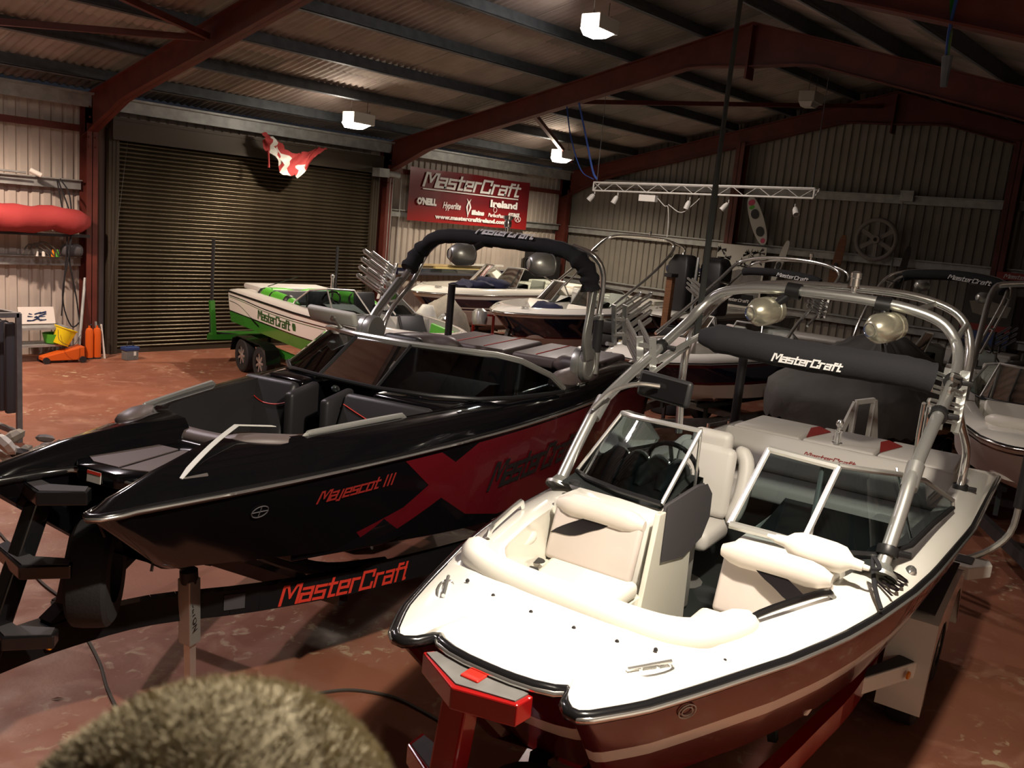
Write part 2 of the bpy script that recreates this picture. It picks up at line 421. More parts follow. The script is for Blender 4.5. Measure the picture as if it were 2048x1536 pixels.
# portal frames
def isec(mb, pts, w=.2, tf=.02, tw=.012, normal=(1, 0, 0)):
    # pts: list of (y, zlow, zup) in a plane x=const
    pass
def frame(x, idx):
    t = struct('trim_%d' % idx)
    w = .10
    for side in (1, -1):
        ye = YB-.1 if side > 0 else YF+.1
        col = MB()
        yi = ye-side*.34
        ht = UP(ye)-.02; col.box(x-w, x+w, min(ye, ye-side*.018), max(ye, ye-side*.018), 0, ht)
        col.box(x-w, x+w, min(yi, yi+side*.018), max(yi, yi+side*.018), 0, ht-.45)
        col.box(x-.007, x+.007, min(ye, yi), max(ye, yi), 0, ht)
        col.box(x-w*1.6, x+w*1.6, min(ye, yi)-.04, max(ye, yi)+.04, 0, .02)
        col.build('column', 'red_steel', t, smooth=0)
        raf = MB()
        n = 12; y0 = ye; 
        def fl_(zf, th, wid):
            a = []; 
            for i in range(n+1):
                y = y0+(RY-y0)*i/n; a.append((y, zf(y)))
            rings = [[(x-wid, y, z), (x+wid, y, z), (x+wid, y, z+th), (x-wid, y, z+th)] for y, z in a]
            raf.loft(rings, closed=True, cap0=True, cap1=True)
        fl_(lambda y: UP(y)-.02, .02, w)
        def low(y):
            d = abs(y-ye)
            dr = abs(y-RY)
            z = LOW(y)
            if d < 1.7: z = z-(1-d/1.7)*.32-(.0 if d > .34 else 0)
            if dr < 1.1: z = z-(1-dr/1.1)*.30
            return z
        n = 24
        fl_(low, .018, w)
        web = []
        for i in range(n+1):
            y = y0+(RY-y0)*i/n; web.append([(x-.007, y, low(y)), (x+.007, y, low(y)), (x+.007, y, UP(y)), (x-.007, y, UP(y))])
        raf.loft(web, closed=True, cap0=True, cap1=True)
        raf.build('rafter', 'red_steel', t, smooth=0)
        bl = MB()
        for k in range(5):
            for sx in (-.06, .06): bl.lathe([(.0, 0), (.02, 0), (.02, .02), (0, .02)], (x+sx, yi-side*.0, 3.95+k*.18), (0, -side, 0), 6)
        bl.build('haunch_bolts', 'red_steel', t, smooth=0)
    ap = MB(); ap.box(x-.13, x+.13, RY-.02, RY+.02, 6.12, 7.0); ap.build('apex_plate', 'red_steel', t, smooth=0)
for i, x in enumerate(FR): frame(x, i+1)
# gable posts and rails, wall cladding
def clad(width, pitch=.2, dep=.035):
    # profile in x: list of (x, depth)
    pr = []; n = int(round(width/pitch))
    for i in range(n):
        x = i*pitch; pr += [(x, 0), (x+.12, 0), (x+.14, dep), (x+.18, dep)]
    pr.append((n*pitch, 0)); return pr
def wall(name, run, zf, opening=None, mt='clad', flip=1, seg=1.0):
    # run: (origin, dir, inward normal, length)
    w = struct(name); o, d, nn, L = run; o = Vector(o); d = Vector(d); nn = Vector(nn)
    i = 0; cache = {}
    while i*seg < L-.05:
        a = i*seg; spans = [(0, None)]
        for (z0, z1) in opening(a, a+seg) if opening else [(0, None)]:
            flat = z1 is not None or zf is None
            top0 = z1 if z1 is not None else None
            key = (z0, z1) if (z1 is not None) else (('c',) if callable(zf) is False else None)
            pr = clad(seg)
            mb = MB(); r0 = []; r1 = []
            for (x, dp) in pr:
                p = d*x-nn*dp
                zt = z1 if z1 is not None else (zf(a+x) if callable(zf) else zf)
                r0.append((p.x, p.y, z0)); r1.append((p.x, p.y, zt))
            if key and key in cache: ob = inst(cache[key], (0, 0, 0), parent=w)
            else:
                mb.loft([r0, r1]); ob = mb.build('cladding_sheet', mt, w, smooth=0)
                if key: cache[key] = ob
            ob.location = o+d*a
        i += 1
    return w
DX0, DX1, DZ = 7.75, 14.1, 4.40
def op_b(a, b):
    x0, x1 = XL+a, XL+b
    if x1 > DX0+.2 and x0 < DX1-.2: return [(DZ, 4.95)]
    return [(0, 4.95)]
wb = wall('wall_back', ((XL, YB, 0), (1, 0, 0), (0, -1, 0), XR-XL+.05), 4.95, op_b)
wf = wall('wall_front', ((XL, YF, 0), (1, 0, 0), (0, 1, 0), XR-XL+.05), UP(YF)+.2)
wr = wall('wall_right', ((XR+.12, YF, 0), (0, 1, 0), (-1, 0, 0), YB-YF), lambda s: UP(YF+s)+.25, mt='clad_shaded')
wl = wall('wall_left', ((XL, YF, 0), (0, 1, 0), (1, 0, 0), YB-YF), lambda s: UP(YF+s)+.25, mt='clad_shaded')
def rail(mb, p, q): mb.bar(p, q, .08, .16)
segs = [(XL, 0), (0, 7.2), (14.6, 21.5)]
for z, zz in ((1.80, 1), (3.24, 1)):
    for (a, b) in segs:
        mb = MB(); mb.box(a, b, YB-.17, YB-.03, z-.09, z+.09); mb.box(a, b, YB-.24, YB-.17, z+.07, z+.09); mb.build('sheeting_rail', 'galv_light', wb, smooth=0)
mb = MB(); mb.box(XL, 7.2, YB-.16, YB-.05, 4.22, 4.34); mb.box(14.6, 21.5, YB-.16, YB-.05, 4.22, 4.34); mb.build('tie_rail', 'red_steel', wb, smooth=0)
for z in (1.70, 3.22, 4.66):
    for a, b in ((YF+.2, 5.1), (5.35, 11.65), (11.9, 17.6)):
        mb = MB(); mb.box(XR-.04, XR+.08, a, b, z-.1, z+.1); mb.box(XR-.12, XR-.04, a, b, z+.07, z+.09); mb.build('sheeting_rail', 'galv_light', wr, smooth=0)
for y in (5.24, 11.78):
    mb = MB(); x = 21.6; zt = LOW(y)+.1
    mb.box(x-.16, x-.145, y-.12, y+.12, 0, zt); mb.box(x+.1, x+.115, y-.12, y+.12, 0, zt); mb.box(x-.16, x+.1, y-.008, y+.008, 0, zt)
    mb.build('gable_post', 'red_steel', wr, smooth=0)
# diagonal wind braces between rafters
br = struct('trim_5')
def lowbr(x, y): return Vector((x, y, UP(y)-.25))
for (x0, y0, x1, y1) in ((14.6, 12.3, 21.5, 8.35), (14.6, 13.05, 19.4, 15.7), (7.2, 13.2, 0, 16.1), (7.2, 13.1, 0, 10.3)):
    mb = MB(); mb.bar(lowbr(x0, y0), lowbr(x1, y1), .09, .09); mb.build('wind_brace', 'red_steel', br, smooth=0)
# conduit and boxes on gable wall
mb = MB(); mb.tube([(XR-.06, 7.55, 4.6), (XR-.06, 7.56, 2.2)], .015, 6); mb.box(XR-.16, XR-.02, 7.3, 7.6, 4.62, 4.86); mb.build('conduit', 'galv_light', wr, smooth=0)
# ---------------- roller door
dr = struct('door_1')
sp = 0.081; ns = int((DZ-.22)/sp)
mb = MB()
pr = []
for k in range(7):
    t = k/6; pr.append((-.045*math.sin(PI*t), t*sp))
rings = [[(DX0+.06, YB-.30+dy, z) for dy, z in pr], [(DX1-.06, YB-.30+dy, z) for dy, z in pr]]
mb.loft(rings); mb.box(DX0+.06, DX1-.06, YB-.30, YB-.285, -.008, .004)
s0 = mb.build('slat', 'bronze_slat', dr, smooth=60); s0.location = (0, 0, .09)
for k in range(1, ns): inst(s0, (0, 0, .09+k*sp), parent=dr)
mb = MB(); mb.box(DX0+.03, DX1-.03, YB-.34, YB-.26, .0, .09); mb.build('bottom_rail', 'bronze_guide', dr, smooth=0)
for x in (DX0-.13, DX1-.10):
    mb = MB(); mb.box(x, x+.20, YB-.40, YB-.22, 0, 4.35); mb.box(x+.07, x+.10, YB-.415, YB-.40, 0, 4.35); mb.box(x+.14, x+.16, YB-.41, YB-.40, 0, 4.35)
    for k in range(5): mb.box(x+.02, x+.04, YB-.41, YB-.40, .3+k*.95, .325+k*.95)
    mb.build('guide_rail', 'bronze_guide', dr, smooth=0)
hd = MB(); hd.box(DX0-.1, DX1+.1, YB-.50, YB-.28, 4.14, 4.56); hd.box(DX0-.1, DX1+.1, YB-.515, YB-.50, 4.14, 4.18); hd.box(DX0-.1, DX1+.1, YB-.515, YB-.50, 4.5, 4.56)
hd.build('door_hood', 'bronze_guide', dr, smooth=0)
mb = MB(); mb.box(DX1-.25, DX1+.05, YB-.80, YB-.52, 4.06, 4.26); mb.tube([(DX1+.05, YB-.68, 4.16), (DX1+.45, YB-.68, 4.14)], .07, 10)
mb.build('door_motor', 'galv_light', dr, smooth=0)
mb = MB()
for dx in (.12, .20, .46): mb.tube([(DX1+dx, YB-.78, 4.05), (DX1+dx, YB-.78, 1.2)], .008, 5)
mb.build('pull_chain', 'galv_light', dr)
mb = MB(); mb.tube([(DX0+.05, YB-.8, 4.2), (DX0-.25, YB-.75, 1.2)], .004, 4); mb.build('pull_cord', 'cable', dr)
# ---------------- lamps
def lamp_light(x, y, z, w, col):
    ld = bpy.data.lights.new('bay_light', 'SPOT'); ld.energy = w*4; ld.color = col; ld.spot_size = math.radians(158); ld.spot_blend = .5; ld.shadow_soft_size = .09
    o = bpy.data.objects.new('bay_light', ld); return o
lab = ['lit floodlight hung from the roof in front of the roller door', 'small lit floodlight hung from the roof in the far corner, above the lighting truss', 'brightest lit floodlight, hung high under the roof at the top of the picture',
 'lit floodlight hung above the left end of the shed, past the picture edge', 'lit floodlight hung under the ridge close to the camera', 'lit floodlight hung over the bow of the white boat']
def lamp(i, x, y, z, w, col, lit=True, label=None):
    t = thing('bay_lamp', label or lab[i], 'lamp', (x, y, z), .1, None)
    mb = MB(); mb.box(-.30, .30, -.17, .17, -.02, .2); mb.build('housing', 'lamp_box', t, smooth=0, bevel=.015)
    mb = MB(); mb.loft([[(-.33, -.15, -.02), (.20, -.15, -.02), (.20, .15, -.02), (-.33, .15, -.02)], [(-.28, -.11, -.12), (.02, -.11, -.12), (.02, .11, -.12), (-.28, .11, -.12)]], closed=True, cap0=True, cap1=True)
    if lit: mb.box(-.33, -.30, -.07, .07, -.04, .14)
    mb.build('lens', 'lamp_glass' if lit else 'lamp_box', t, smooth=0)
    mb = MB()
    top = UP(y)-z
    for sx in (-.22, .22): mb.tube([(sx, 0, .2), (sx, 0, top+.02)], .006, 5)
    mb.tube([(.22, 0, .2), (.3, 0, .27), (.32, .02, .18)], .006, 5)
    mb.build('hanger', 'cable', t)
    if lit:
        l = lamp_light(x, y, z, w, col); C.objects.link(l); l.parent = t; l.location = (-.12, 0, -.16)
        # weak upward spill of the open housing end on to the roof
        pd = bpy.data.lights.new('spill', 'POINT'); pd.energy = w*.22; pd.color = col; pd.shadow_soft_size = .06
        p = bpy.data.objects.new('spill', pd); C.objects.link(p); p.parent = t; p.location = (-.42, 0, .02)
for i, a in enumerate(LAMPS): lamp(i, *a)
lamp(0, 18.6, 8.72, 6.38, 0, (1, 1, 1), False, 'unlit white floodlight hung below the ridge at the far end')
# ------------------------------------------------------------------ boats
class Boat:
    def __init__(s, label, x, y, deg, wt, zr, L, crown=.12, ub=.62, ue=5.2, dw=.22, floor=1.12, front=((0, 0), (0, .2), (0, .4)), hd=.62, c0=.6, R=.75, kd=.26, group=None, r=.35, c1=.93):
        s.t = thing('motorboat', label, 'boat', (x, y, 0), math.radians(deg), group)
        s.w = itab(wt); s.zr = zr if callable(zr) else (lambda u: zr); s.L = L; s.crown = crown; s.ub = ub; s.ue = ue; s.dw = dw; s.fl = floor
        s.front = front; s.hd = hd; s.c0 = c0; s.c1 = c1; s.R = R; s.kd = kd; s.r = r
        u0 = front[-1][0]; n = 34
        us = [u0+(L-u0)*((i/n)**1.25) for i in range(1, n+1)]
        # keep exact samples at the cockpit ends
        us = sorted(set([round(u, 4) for u in us]+[ub, ue]+[ub+r*k/5 for k in range(1, 6)]))
        s.out = [tuple(p) for p in front]+[(u, s.w(u)) for u in us]
        s.nf = len(front); s.us = us
    def H(s, u): return s.hd(u) if callable(s.hd) else s.hd
    def rk(s, u): return s.R*max(0, 1-u/3.4)**1.6
    def c(s, u): t = min(1, max(0, u/3.2)); return s.c0+(s.c1-s.c0)*(1-(1-t)**2)
    def P(s, u, v, k):
        return Vector((u+s.rk(u)*k, v*(1-(1-s.c(u))*k**1.4), s.zr(u)-s.H(u)*k))
    def side(s, u, k, sg=-1, off=.004):
        # point on the topside; u measured along the rail
        uu = u
        p = s.P(uu, s.w(uu), k); p2 = s.P(uu+.02, s.w(uu+.02), k); p3 = s.P(uu, s.w(uu), k+.02)
        n = (p2-p).cross(p3-p).normalized()
        if n.y < 0: n = -n
        p = p+n*off
        return Vector((p.x, sg*p.y, p.z))
    def sidex(s, x, z, sg=-1, off=.004):
        # point on the topside from boat x and height
        u = x
        for _ in range(6):
            k = (s.zr(u)-z)/s.H(u); u = x-s.rk(u)*k
        u = max(u, .02)
        return s.side(u, (s.zr(u)-z)/s.H(u), sg, off)
    def hull(s, bands, mats):
        # bands: [(k_end, material index)...]
        mb = MB(); ks = [0]
        for (ke, mi) in bands:
            n = max(1, int((ke-ks[-1])/.12+.5)); k0 = ks[-1]
            ks += [k0+(ke-k0)*(i+1)/n for i in range(n)]
        def bi(k):
            for ke, mi in bands:
                if k <= ke+1e-6: return mi
            return bands[-1][1]
        rings = [[s.P(u, v, k) for u, v in s.out] for k in ks]
        kk = [.5, 1]
        for q in kk:
            rg = []
            for u, v in s.out:
                p = s.P(u, v, 1); t = min(1, u/2.6)
                rg.append(Vector((p.x+s.rk(u)*.35*q, p.y*(1-q), p.z-s.kd*(.35+.65*t)*q)))
            rings.append(rg)
        full = [[Vector((p.x, -p.y, p.z)) for p in reversed(r[1:])]+r for r in rings]
        mb.loft(full, mif=lambda i, k: bi((ks[i]+ks[i+1])/2) if i < len(ks)-1 else bands[-1][1])
        # transom
        tr = [[r[-1] for r in rings]]; a = [r[0] for r in full]; b = [r[-1] for r in full]
        mb.loft([a, b], mi=bands[0][1] if len(bands) < 2 else bands[-1][1])
        h = mb.build('hull', mats, s.t, smooth=35); s.h = h; return h
    def rubrail(s, m1='black_gloss', m2='chrome', r=.03):
        pts = [Vector((u, v, s.zr(u))) for u, v in s.out]; pts = [Vector((p.x, -p.y, p.z)) for p in reversed(pts[1:])]+pts
        mb = MB(); mb.tube(pts, r, 8, 0, up=(0, 0, 1)); 
        pts2 = []
        for i, p in enumerate(pts):
            a = pts[max(0, i-1)]; b = pts[min(len(pts)-1, i+1)]; t = (b-a).normalized(); n = Vector((-t.y, t.x, 0)).normalized()
            if n.y*p.y < 0 and abs(p.y) > .3: n = -n
            if abs(p.y) <= .3 and n.x > 0: n = -n
            pts2.append(p+n*r*.8)
        mb.tube(pts2, r*.42, 6, 1)
        return mb.build('rub_rail', [m1, m2], s.t, smooth=60)
    def inner(s):
        I = []; wc = s.w(s.ub)-s.dw-s.r*.9
        for (u, v) in s.out[:s.nf]: I.append((s.ub, max(0, v/s.out[s.nf-1][1]*wc)))
        for u in s.us:
            uu = max(s.ub, min(s.ue, u)); wi = s.w(uu)-s.dw
            if uu < s.ub+s.r: q = (s.ub+s.r-uu)/s.r; wi -= s.r*.9*(1-math.sqrt(max(0, 1-q*q)))
            I.append((uu, max(wi, .02)))
        return I
    def deck(s, m='white_gel', liner='cream_gel', floor='carpet', lift=.0):
        I = s.inner(); O = s.out+[(s.L, s.w(s.L)*.5), (s.L, 0)]
        I = I+[(s.ue, (s.w(s.ue)-s.dw)*.5), (s.ue, 0)]
        z0 = lambda u: s.zr(u)+.015; cr_ = s.crown
        vl = getattr(s, 'valley', None)
        def ring(f, zf, ins=0):
            out = []
            for i, ((a, b), (c_, d)) in enumerate(zip(O, I)):
                u = a+(c_-a)*f; v = b+(d-b)*f; g = vl[i] if vl and i < len(vl) else 1; out.append(Vector((u, v, z0(u)+zf*g)))
            return out
        R_ = [ring(0, 0), ring(.10, cr_*.35), ring(.35, cr_*.75), ring(.7, cr_), ring(1, cr_*.96)]
        mir = lambda r: [Vector((p.x, -p.y, p.z)) for p in reversed(r[1:-1])]+r
        R2 = [mir(r) for r in R_]
        mb = MB(); mb.loft(R2, closed=True); d = mb.build('deck', m, s.t, smooth=40)
        mb = MB(); top = R2[-1]
        r1 = [Vector((p.x, p.y, p.z-.03)) for p in top]
        cx = (s.ub+s.ue)/2
        def ins(p, k): return Vector((cx+(p.x-cx)*(1-k*.5), p.y*(1-k), 0))
        r2 = []; r3 = []
        for p in top:
            q = ins(p, .08); r2.append(Vector((q.x, q.y, s.fl+.35))); q = ins(p, .20); r3.append(Vector((q.x, q.y, s.fl)))
        mb.loft([top, r1, r2, r3], closed=True); mb.build('cockpit_liner', liner, s.t, smooth=40)
        mb = MB(); mb.add(r3, [tuple(range(len(r3)))]); mb.build('cockpit_floor', floor, s.t, smooth=0)
        return d
    def decal(s, poly, m, name='hull_graphic', sg=-1, off=.003):
        # poly in (x, z) boat coordinates, cut into strips along x and laid on the topside
        bm = bmesh.new(); vs = [bm.verts.new((x, z, 0)) for x, z in poly]; bm.faces.new(vs)
        xs = [p[0] for p in poly]; x = min(xs)
        while x < max(xs):
            x += .15; bmesh.ops.bisect_plane(bm, geom=bm.verts[:]+bm.edges[:]+bm.faces[:], plane_co=(x, 0, 0), plane_no=(1, 0, 0))
        z = min(p[1] for p in poly)
        while z < max(p[1] for p in poly):
            z += .12; bmesh.ops.bisect_plane(bm, geom=bm.verts[:]+bm.edges[:]+bm.faces[:], plane_co=(0, z, 0), plane_no=(0, 1, 0))
        for v in bm.verts: v.co = s.sidex(v.co.x, v.co.y, sg, off)
        me = bpy.data.meshes.new(name); bm.to_mesh(me); bm.free(); me.materials.append(MATS[m])
        o = bpy.data.objects.new(name, me); C.objects.link(o); o.parent = s.t; return o
    def hull_logo(s, text, x0, z0, width, slope, m, sg=-1, rev=True, asp=1.1, th=.19, name='lettering', slant=.32, off=.008):
        # on the port side (sg=-1) text reads from bow to stern seen from outside when rev is False
        def f(a, b, e=0):
            return s.sidex(x0+a, z0+a*slope+b, sg, off+e)
        return logo(f, text, width, name, m, s.t, th=th, asp=asp, slant=slant)
def cushion(name, polyuv, z0, z1, m, parent, bev=.035, tilt=None):
    mb = MB(); mb.prism(polyuv, z0, z1)
    return mb.build(name, m, parent, smooth=50, bevel=bev, seg=3)
def backrest(name, a, b, c_, d, th, m, parent, bev=.03, label=None):
    mb = MB(); mb.slab((a, b, c_, d), th); return mb.build(name, m, parent, smooth=50, bevel=bev, seg=3, label=label)
def cleat(parent, p, ax, m='chrome', s=1):
    p = Vector(p); a = Vector(ax).normalized(); mb = MB()
    mb.tube([p-a*.085*s, p+a*.085*s], [.008*s, .008*s], 6); 
    mb.tube([p-a*.10*s+Vector((0, 0, .022)), p+a*.10*s+Vector((0, 0, .022))], .009*s, 6)
    b = Vector((-a.y, a.x, 0)); ring = [p+a*.11*s*math.cos(t)+b*.035*s*math.sin(t) for t in [2*PI*k/16 for k in range(16)]]
    mb.tube(ring, .007, 5, closed=True)
    for q in (-.04, .04): mb.tube([p+a*q, p+a*q+Vector((0, 0, .024))], .01, 6)
    return mb.build('cleat', m, parent)
def grab(parent, a, b, m='chrome', r=.018, h=.03):
    a = Vector(a); b = Vector(b); mb = MB(); z = Vector((0, 0, h)); d = (b-a).normalized()
    mb.tube(cat_rom([a, a+z*.8+d*.04, a+z+d*.12, b+z-d*.12, b+z*.8-d*.04, b], 4), r, 8, flat=.7)
    return mb.build('grab_handle', m, parent)
def windshield(parent, base, top, gl='tint_glass', fm='frame_alu', posts=(0, -1), fr=.016, name='windshield', mull=(), bm_='black_satin'):
    # base, top: equal length polylines; panes between consecutive 'panes' indices
    n = len(base); B = [Vector(p) for p in base]; T = [Vector(p) for p in top]
    mb = MB(); mb.tube(T, fr*1.15, 8, 0); mb.tube(B, fr*1.2, 8, 1)
    ps = sorted(set([p % n for p in posts]+list(mull)))
    for p in ps: mb.tube([B[p], T[p]], fr*.95, 8, 1 if p in mull else 0)
    w = mb.build(name, [fm, bm_], parent)
    cuts = sorted(set([0, n-1]+ps))
    for a, b in zip(cuts, cuts[1:]):
        g = MB(); g.loft([B[a:b+1], T[a:b+1]]); g.build('glass_pane', gl, w, smooth=60)
    return w
def wheel_obj(parent, c_, r, ax, m='black_gloss', spokes=3, name='steering_wheel'):
    c_ = Vector(c_); ax = Vector(ax).normalized(); u = ax.cross(Vector((0, 0, 1))).normalized(); v = ax.cross(u)
    mb = MB(); mb.tube([c_+u*r*math.cos(t)+v*r*math.sin(t) for t in [2*PI*k/24 for k in range(24)]], .016, 8, closed=True)
    for k in range(spokes): t = 2*PI*k/spokes+.5; mb.bar(c_, c_+u*r*math.cos(t)+v*r*math.sin(t), .03, .012, 1)
    mb.lathe([(0, -.02), (.04, -.02), (.045, .02), (0, .03)], c_, ax, 12)
    return mb.build(name, [m, 'chrome'], parent)
def tower_speaker(parent, c_, d, m='gold_alu', r=.105, ln=.27, clamp_to=None, name='tower_speaker', lens='lens_blue'):
    d = Vector(d).normalized(); c_ = Vector(c_); mb = MB()
    mb.lathe([(0, 0), (r*.45, .0), (r*.62, .012), (r*.98, .07), (r, .12), (r, .17), (r*.9, .215), (r*.93, .22), (r*.86, ln*.98), (r*.5, ln*1.06), (0, ln*1.07)][::1], c_-d*ln, d, 22)
    ob = mb.build(name, m, parent)
    l = MB(); l.lathe([(0, .012), (r*.40, .010), (r*.44, -.004), (r*.46, -.006)], c_-d*ln, d, 18)
    l.build('lamp_lens', lens, ob)
    if clamp_to is not None:
        k = MB(); q = Vector(clamp_to); k.tube([c_-d*ln*.45, q], .032, 10); k.lathe([(.058, -.05), (.058, .05), (.05, .05), (.05, -.05), (.058, -.05)], q, (0, 1, .05), 14); k.build('clamp', 'black_satin', ob)
    return ob
def board_rack(parent, p, fw, up_, outv, n=4, ln=.34, m='alu', name='board_rack', gap=.085):
    # comb of round ended prongs on a back plate
    p = Vector(p); fw = Vector(fw).normalized(); up_ = Vector(up_).normalized(); o = Vector(outv).normalized()
    mb = MB()
    for side in (0, 1):
        q = p+o*side*.10
        mb.bar(q-up_*.06, q+up_*(gap*n), .05, .016, up=fw)
        for k in range(n):
            a = q+up_*gap*k; b = a+fw*ln
            mb.tube([a, b], .011, 6); mb.tube([a+up_*.03, b+up_*.03], .011, 6); mb.tube([b, b+fw*.014+up_*.015, b+up_*.03], .011, 6)
    mb.bar(p+up_*gap*.5, p+up_*gap*.5+o*.10, .03, .03); mb.bar(p+up_*gap*2.3, p+up_*gap*2.3+o*.10, .03, .03)
    mb.tube([p-up_*.06-fw*.02, p-fw*.10], .02, 8)
    return mb.build(name, m, parent)

# ---- white boat with red hull (front right)
WT = ((0, .44), (.25, .55), (.5, .645), (1, .82), (1.4, .93), (1.75, 1.0), (2.3, 1.08), (2.75, 1.12), (4, 1.18), (6, 1.17))
front_w = [(.055, 0), (.058, .1), (.07, .18), (.095, .25), (.125, .285), (.10, .31), (.035, .33), (.0, .365), (.0, .40), (.03, .43), (.09, .465), (.16, .505)]
wb_ = Boat('white wakeboard boat with a red hull and blunt bow, parked front right', 2.20, 1.95, 8.9, WT, lambda u: 1.78-.032*u, 6.15, crown=.07, ub=.72, ue=5.62, dw=.24, floor=1.10, front=front_w, hd=.62, R=.55, c0=.70, c1=.80)
T = wb_.t
wb_.hull([(.42, 0), (.56, 1), (1, 2)], ['red_gel', 'white_gel', 'red_gel'])
wb_.rubrail(r=.026)
wb_.deck('white_gel', 'cream_gel', 'dash_black')
Z = wb_.zr
# bow bolster
def roll(name, pts, r, m, parent, flat=1, n=10):
    mb = MB(); P = cat_rom(pts, 5); N = len(P); rs = [r*min(1, .45+.55*math.sqrt(min(1, i/2.0)))*min(1, .45+.55*math.sqrt(min(1, (N-1-i)/2.0))) for i in range(N)]
    mb.tube(P, rs, n, flat=flat); return mb.build(name, m, parent, smooth=60)
roll('bow_bolster', [(.90, .66, 1.83), (.78, .58, 1.835), (.69, .36, 1.84), (.66, 0, 1.845), (.66, -.3, 1.84), (.72, -.47, 1.835), (.86, -.56, 1.83), (1.1, -.63, 1.82)], .075, 'white_vinyl', T)
# white moulded foredeck insert + seats
cushion('bow_seat_base', [(.95, .42), (.95, .20), (1.25, .12), (1.72, .14), (1.75, .66), (1.3, .56)], 1.14, 1.49, 'cream_gel', T, .01)
cushion('bow_seat_base', [(.95, -.40), (.95, -.30), (1.2, -.22), (1.72, -.22), (1.75, -.66), (1.3, -.56)], 1.14, 1.49, 'cream_gel', T, .01)
cushion('bow_cushion', [(.86, .52), (.84, .34), (1.20, .14), (1.66, .13), (1.70, .68), (1.3, .60), (1.1, .58)], 1.49, 1.585, 'white_vinyl', T, .035)
cushion('bow_cushion', [(.86, -.48), (.86, -.36), (1.15, -.22), (1.64, -.22), (1.66, -.74), (1.2, -.64)], 1.49, 1.585, 'white_vinyl', T, .035)
for sg in (-1, 1): cushion('side_tray', [(.9, sg*.50), (1.72, sg*.66), (1.72, sg*.80), (1.2, sg*.66), (.95, sg*.58)][::sg], 1.46, 1.56, 'cream_gel', T, .01)
cushion('bow_step', [(.78, .30), (.78, -.32), (1.75, -.24), (1.75, .14)], 1.12, 1.20, 'cream_gel', T, .01)
for (u, v) in ((1.47, .66), (1.34, .62)):
    mb = MB(); mb.lathe([(.048, 0), (.0, .001)], (u, v, 1.602), (0, 0, 1), 18); mb.build('cup_holder', 'black_plastic', T)
# backrests against the consoles, each with lower pad, dark sweep and top roll
def bow_back(v0, v1, sg):
    ua, ub_ = 1.66, 1.75
    p = backrest('backrest', (ua, v0, 1.56), (ua, v1, 1.56), (ub_, v1, 1.85), (ub_, v0, 1.85), .06, 'pink_vinyl', T, .025)
    sw = MB(); n = 12; pts = []
    for i in range(n+1):
        t = i/n; v = v0+(v1-v0)*(.02+.7*t); k0 = .45+.5*min(1, t*1.6)**.8; k1 = max(k0-.30*math.sin(PI*min(1, t*1.0)), .1)
        pts.append((v, k0, k1))
    dz = .29; off = -.066
    r0 = [(ua+(ub_-ua)*k0+off*.92, v, 1.56+dz*k0+.022) for v, k0, k1 in pts]; r1 = [(ua+(ub_-ua)*k1+off*.92, v, 1.56+dz*k1+.022) for v, k0, k1 in pts]
    sw.loft([r0, r1]); sw.build('dark_inset', 'logo_dark', p, smooth=0)
    roll('top_roll', [(ub_-.03, v0, 1.865), (ub_-.03, (v0+v1)/2, 1.872), (ub_-.03, v1, 1.865)], .068, 'cream_vinyl', T, flat=.9)
bow_back(.70, .17, 1); bow_back(-.80, -.26, -1)
# side coaming pads
roll('side_pad', [(1.55, .74, 1.72), (1.3, .70, 1.72), (1.05, .64, 1.72)], .05, 'white_vinyl', T)
# consoles
def console(v0, v1, ua, ub_, zt, mt, name='console'):
    mb = MB(); mb.prism([(ua, v0), (ub_, v0), (ub_, v1), (ua, v1)], 1.11, zt); return mb.build(name, mt, T, smooth=40, bevel=.02)
console(.19, .78, 1.80, 2.62, 1.86, 'white_gel'); console(-.78, -.25, 1.80, 2.62, 1.86, 'white_gel')
# walkway side panels
mb = MB(); mb.slab(((1.62, .15, 1.14), (2.36, .15, 1.14), (2.30, .15, 1.90), (1.79, .15, 1.93)), .03); mb.build('console_side_panel', 'cream_gel', T, smooth=0, bevel=.006)
mb = MB(); gp = [(1.87, 1.65), (2.2, 1.59), (2.46, 1.64), (2.55, 1.74), (2.54, 1.88), (2.44, 1.96), (2.30, 1.975), (1.87, 1.955)]; n_ = len(gp); mb.add([(a, .135, c_) for a, c_ in gp]+[(a, .112, c_) for a, c_ in gp], [tuple(range(n_)), tuple(range(n_, 2*n_))[::-1]]+[(i, (i+1) % n_, n_+(i+1) % n_, n_+i) for i in range(n_)]); mb.build('glovebox_door', 'charcoal_mat', T, smooth=30, bevel=.01)
# dash pods, dark under the glass
for (v0, v1) in ((.24, .90), (-.92, -.30)):
    mb = MB(); mb.loft([[(2.08, v0, 1.86), (2.08, v1, 1.86)], [(2.35, v0, 1.90), (2.35, v1, 1.90)], [(2.62, v0, 1.95), (2.62, v1, 1.95)], [(2.72, v0, 1.92), (2.72, v1, 1.92)], [(2.75, v0, 1.7), (2.75, v1, 1.7)]])
    mb.build('dashboard', 'dash_black', T, smooth=50)
for k, v in enumerate((.36, .50, .64, .78)):
    mb = MB(); mb.tube([(2.30, v, 1.88), (2.42, v, 1.935), (2.62, v, 1.955)], [.03, .065, .07], 14)
    mb.lathe([(.068, 0), (.075, .012), (.06, .02), (.05, .01), (0, .01)], (2.62, v, 1.955), (1, 0, .15), 18, mis=[1, 1, 0, 0]); mb.build('gauge_pod', ['dash_black', 'chrome'], T)
wheel_obj(T, (2.84, .50, 1.92), .17, (1, 0, .45))
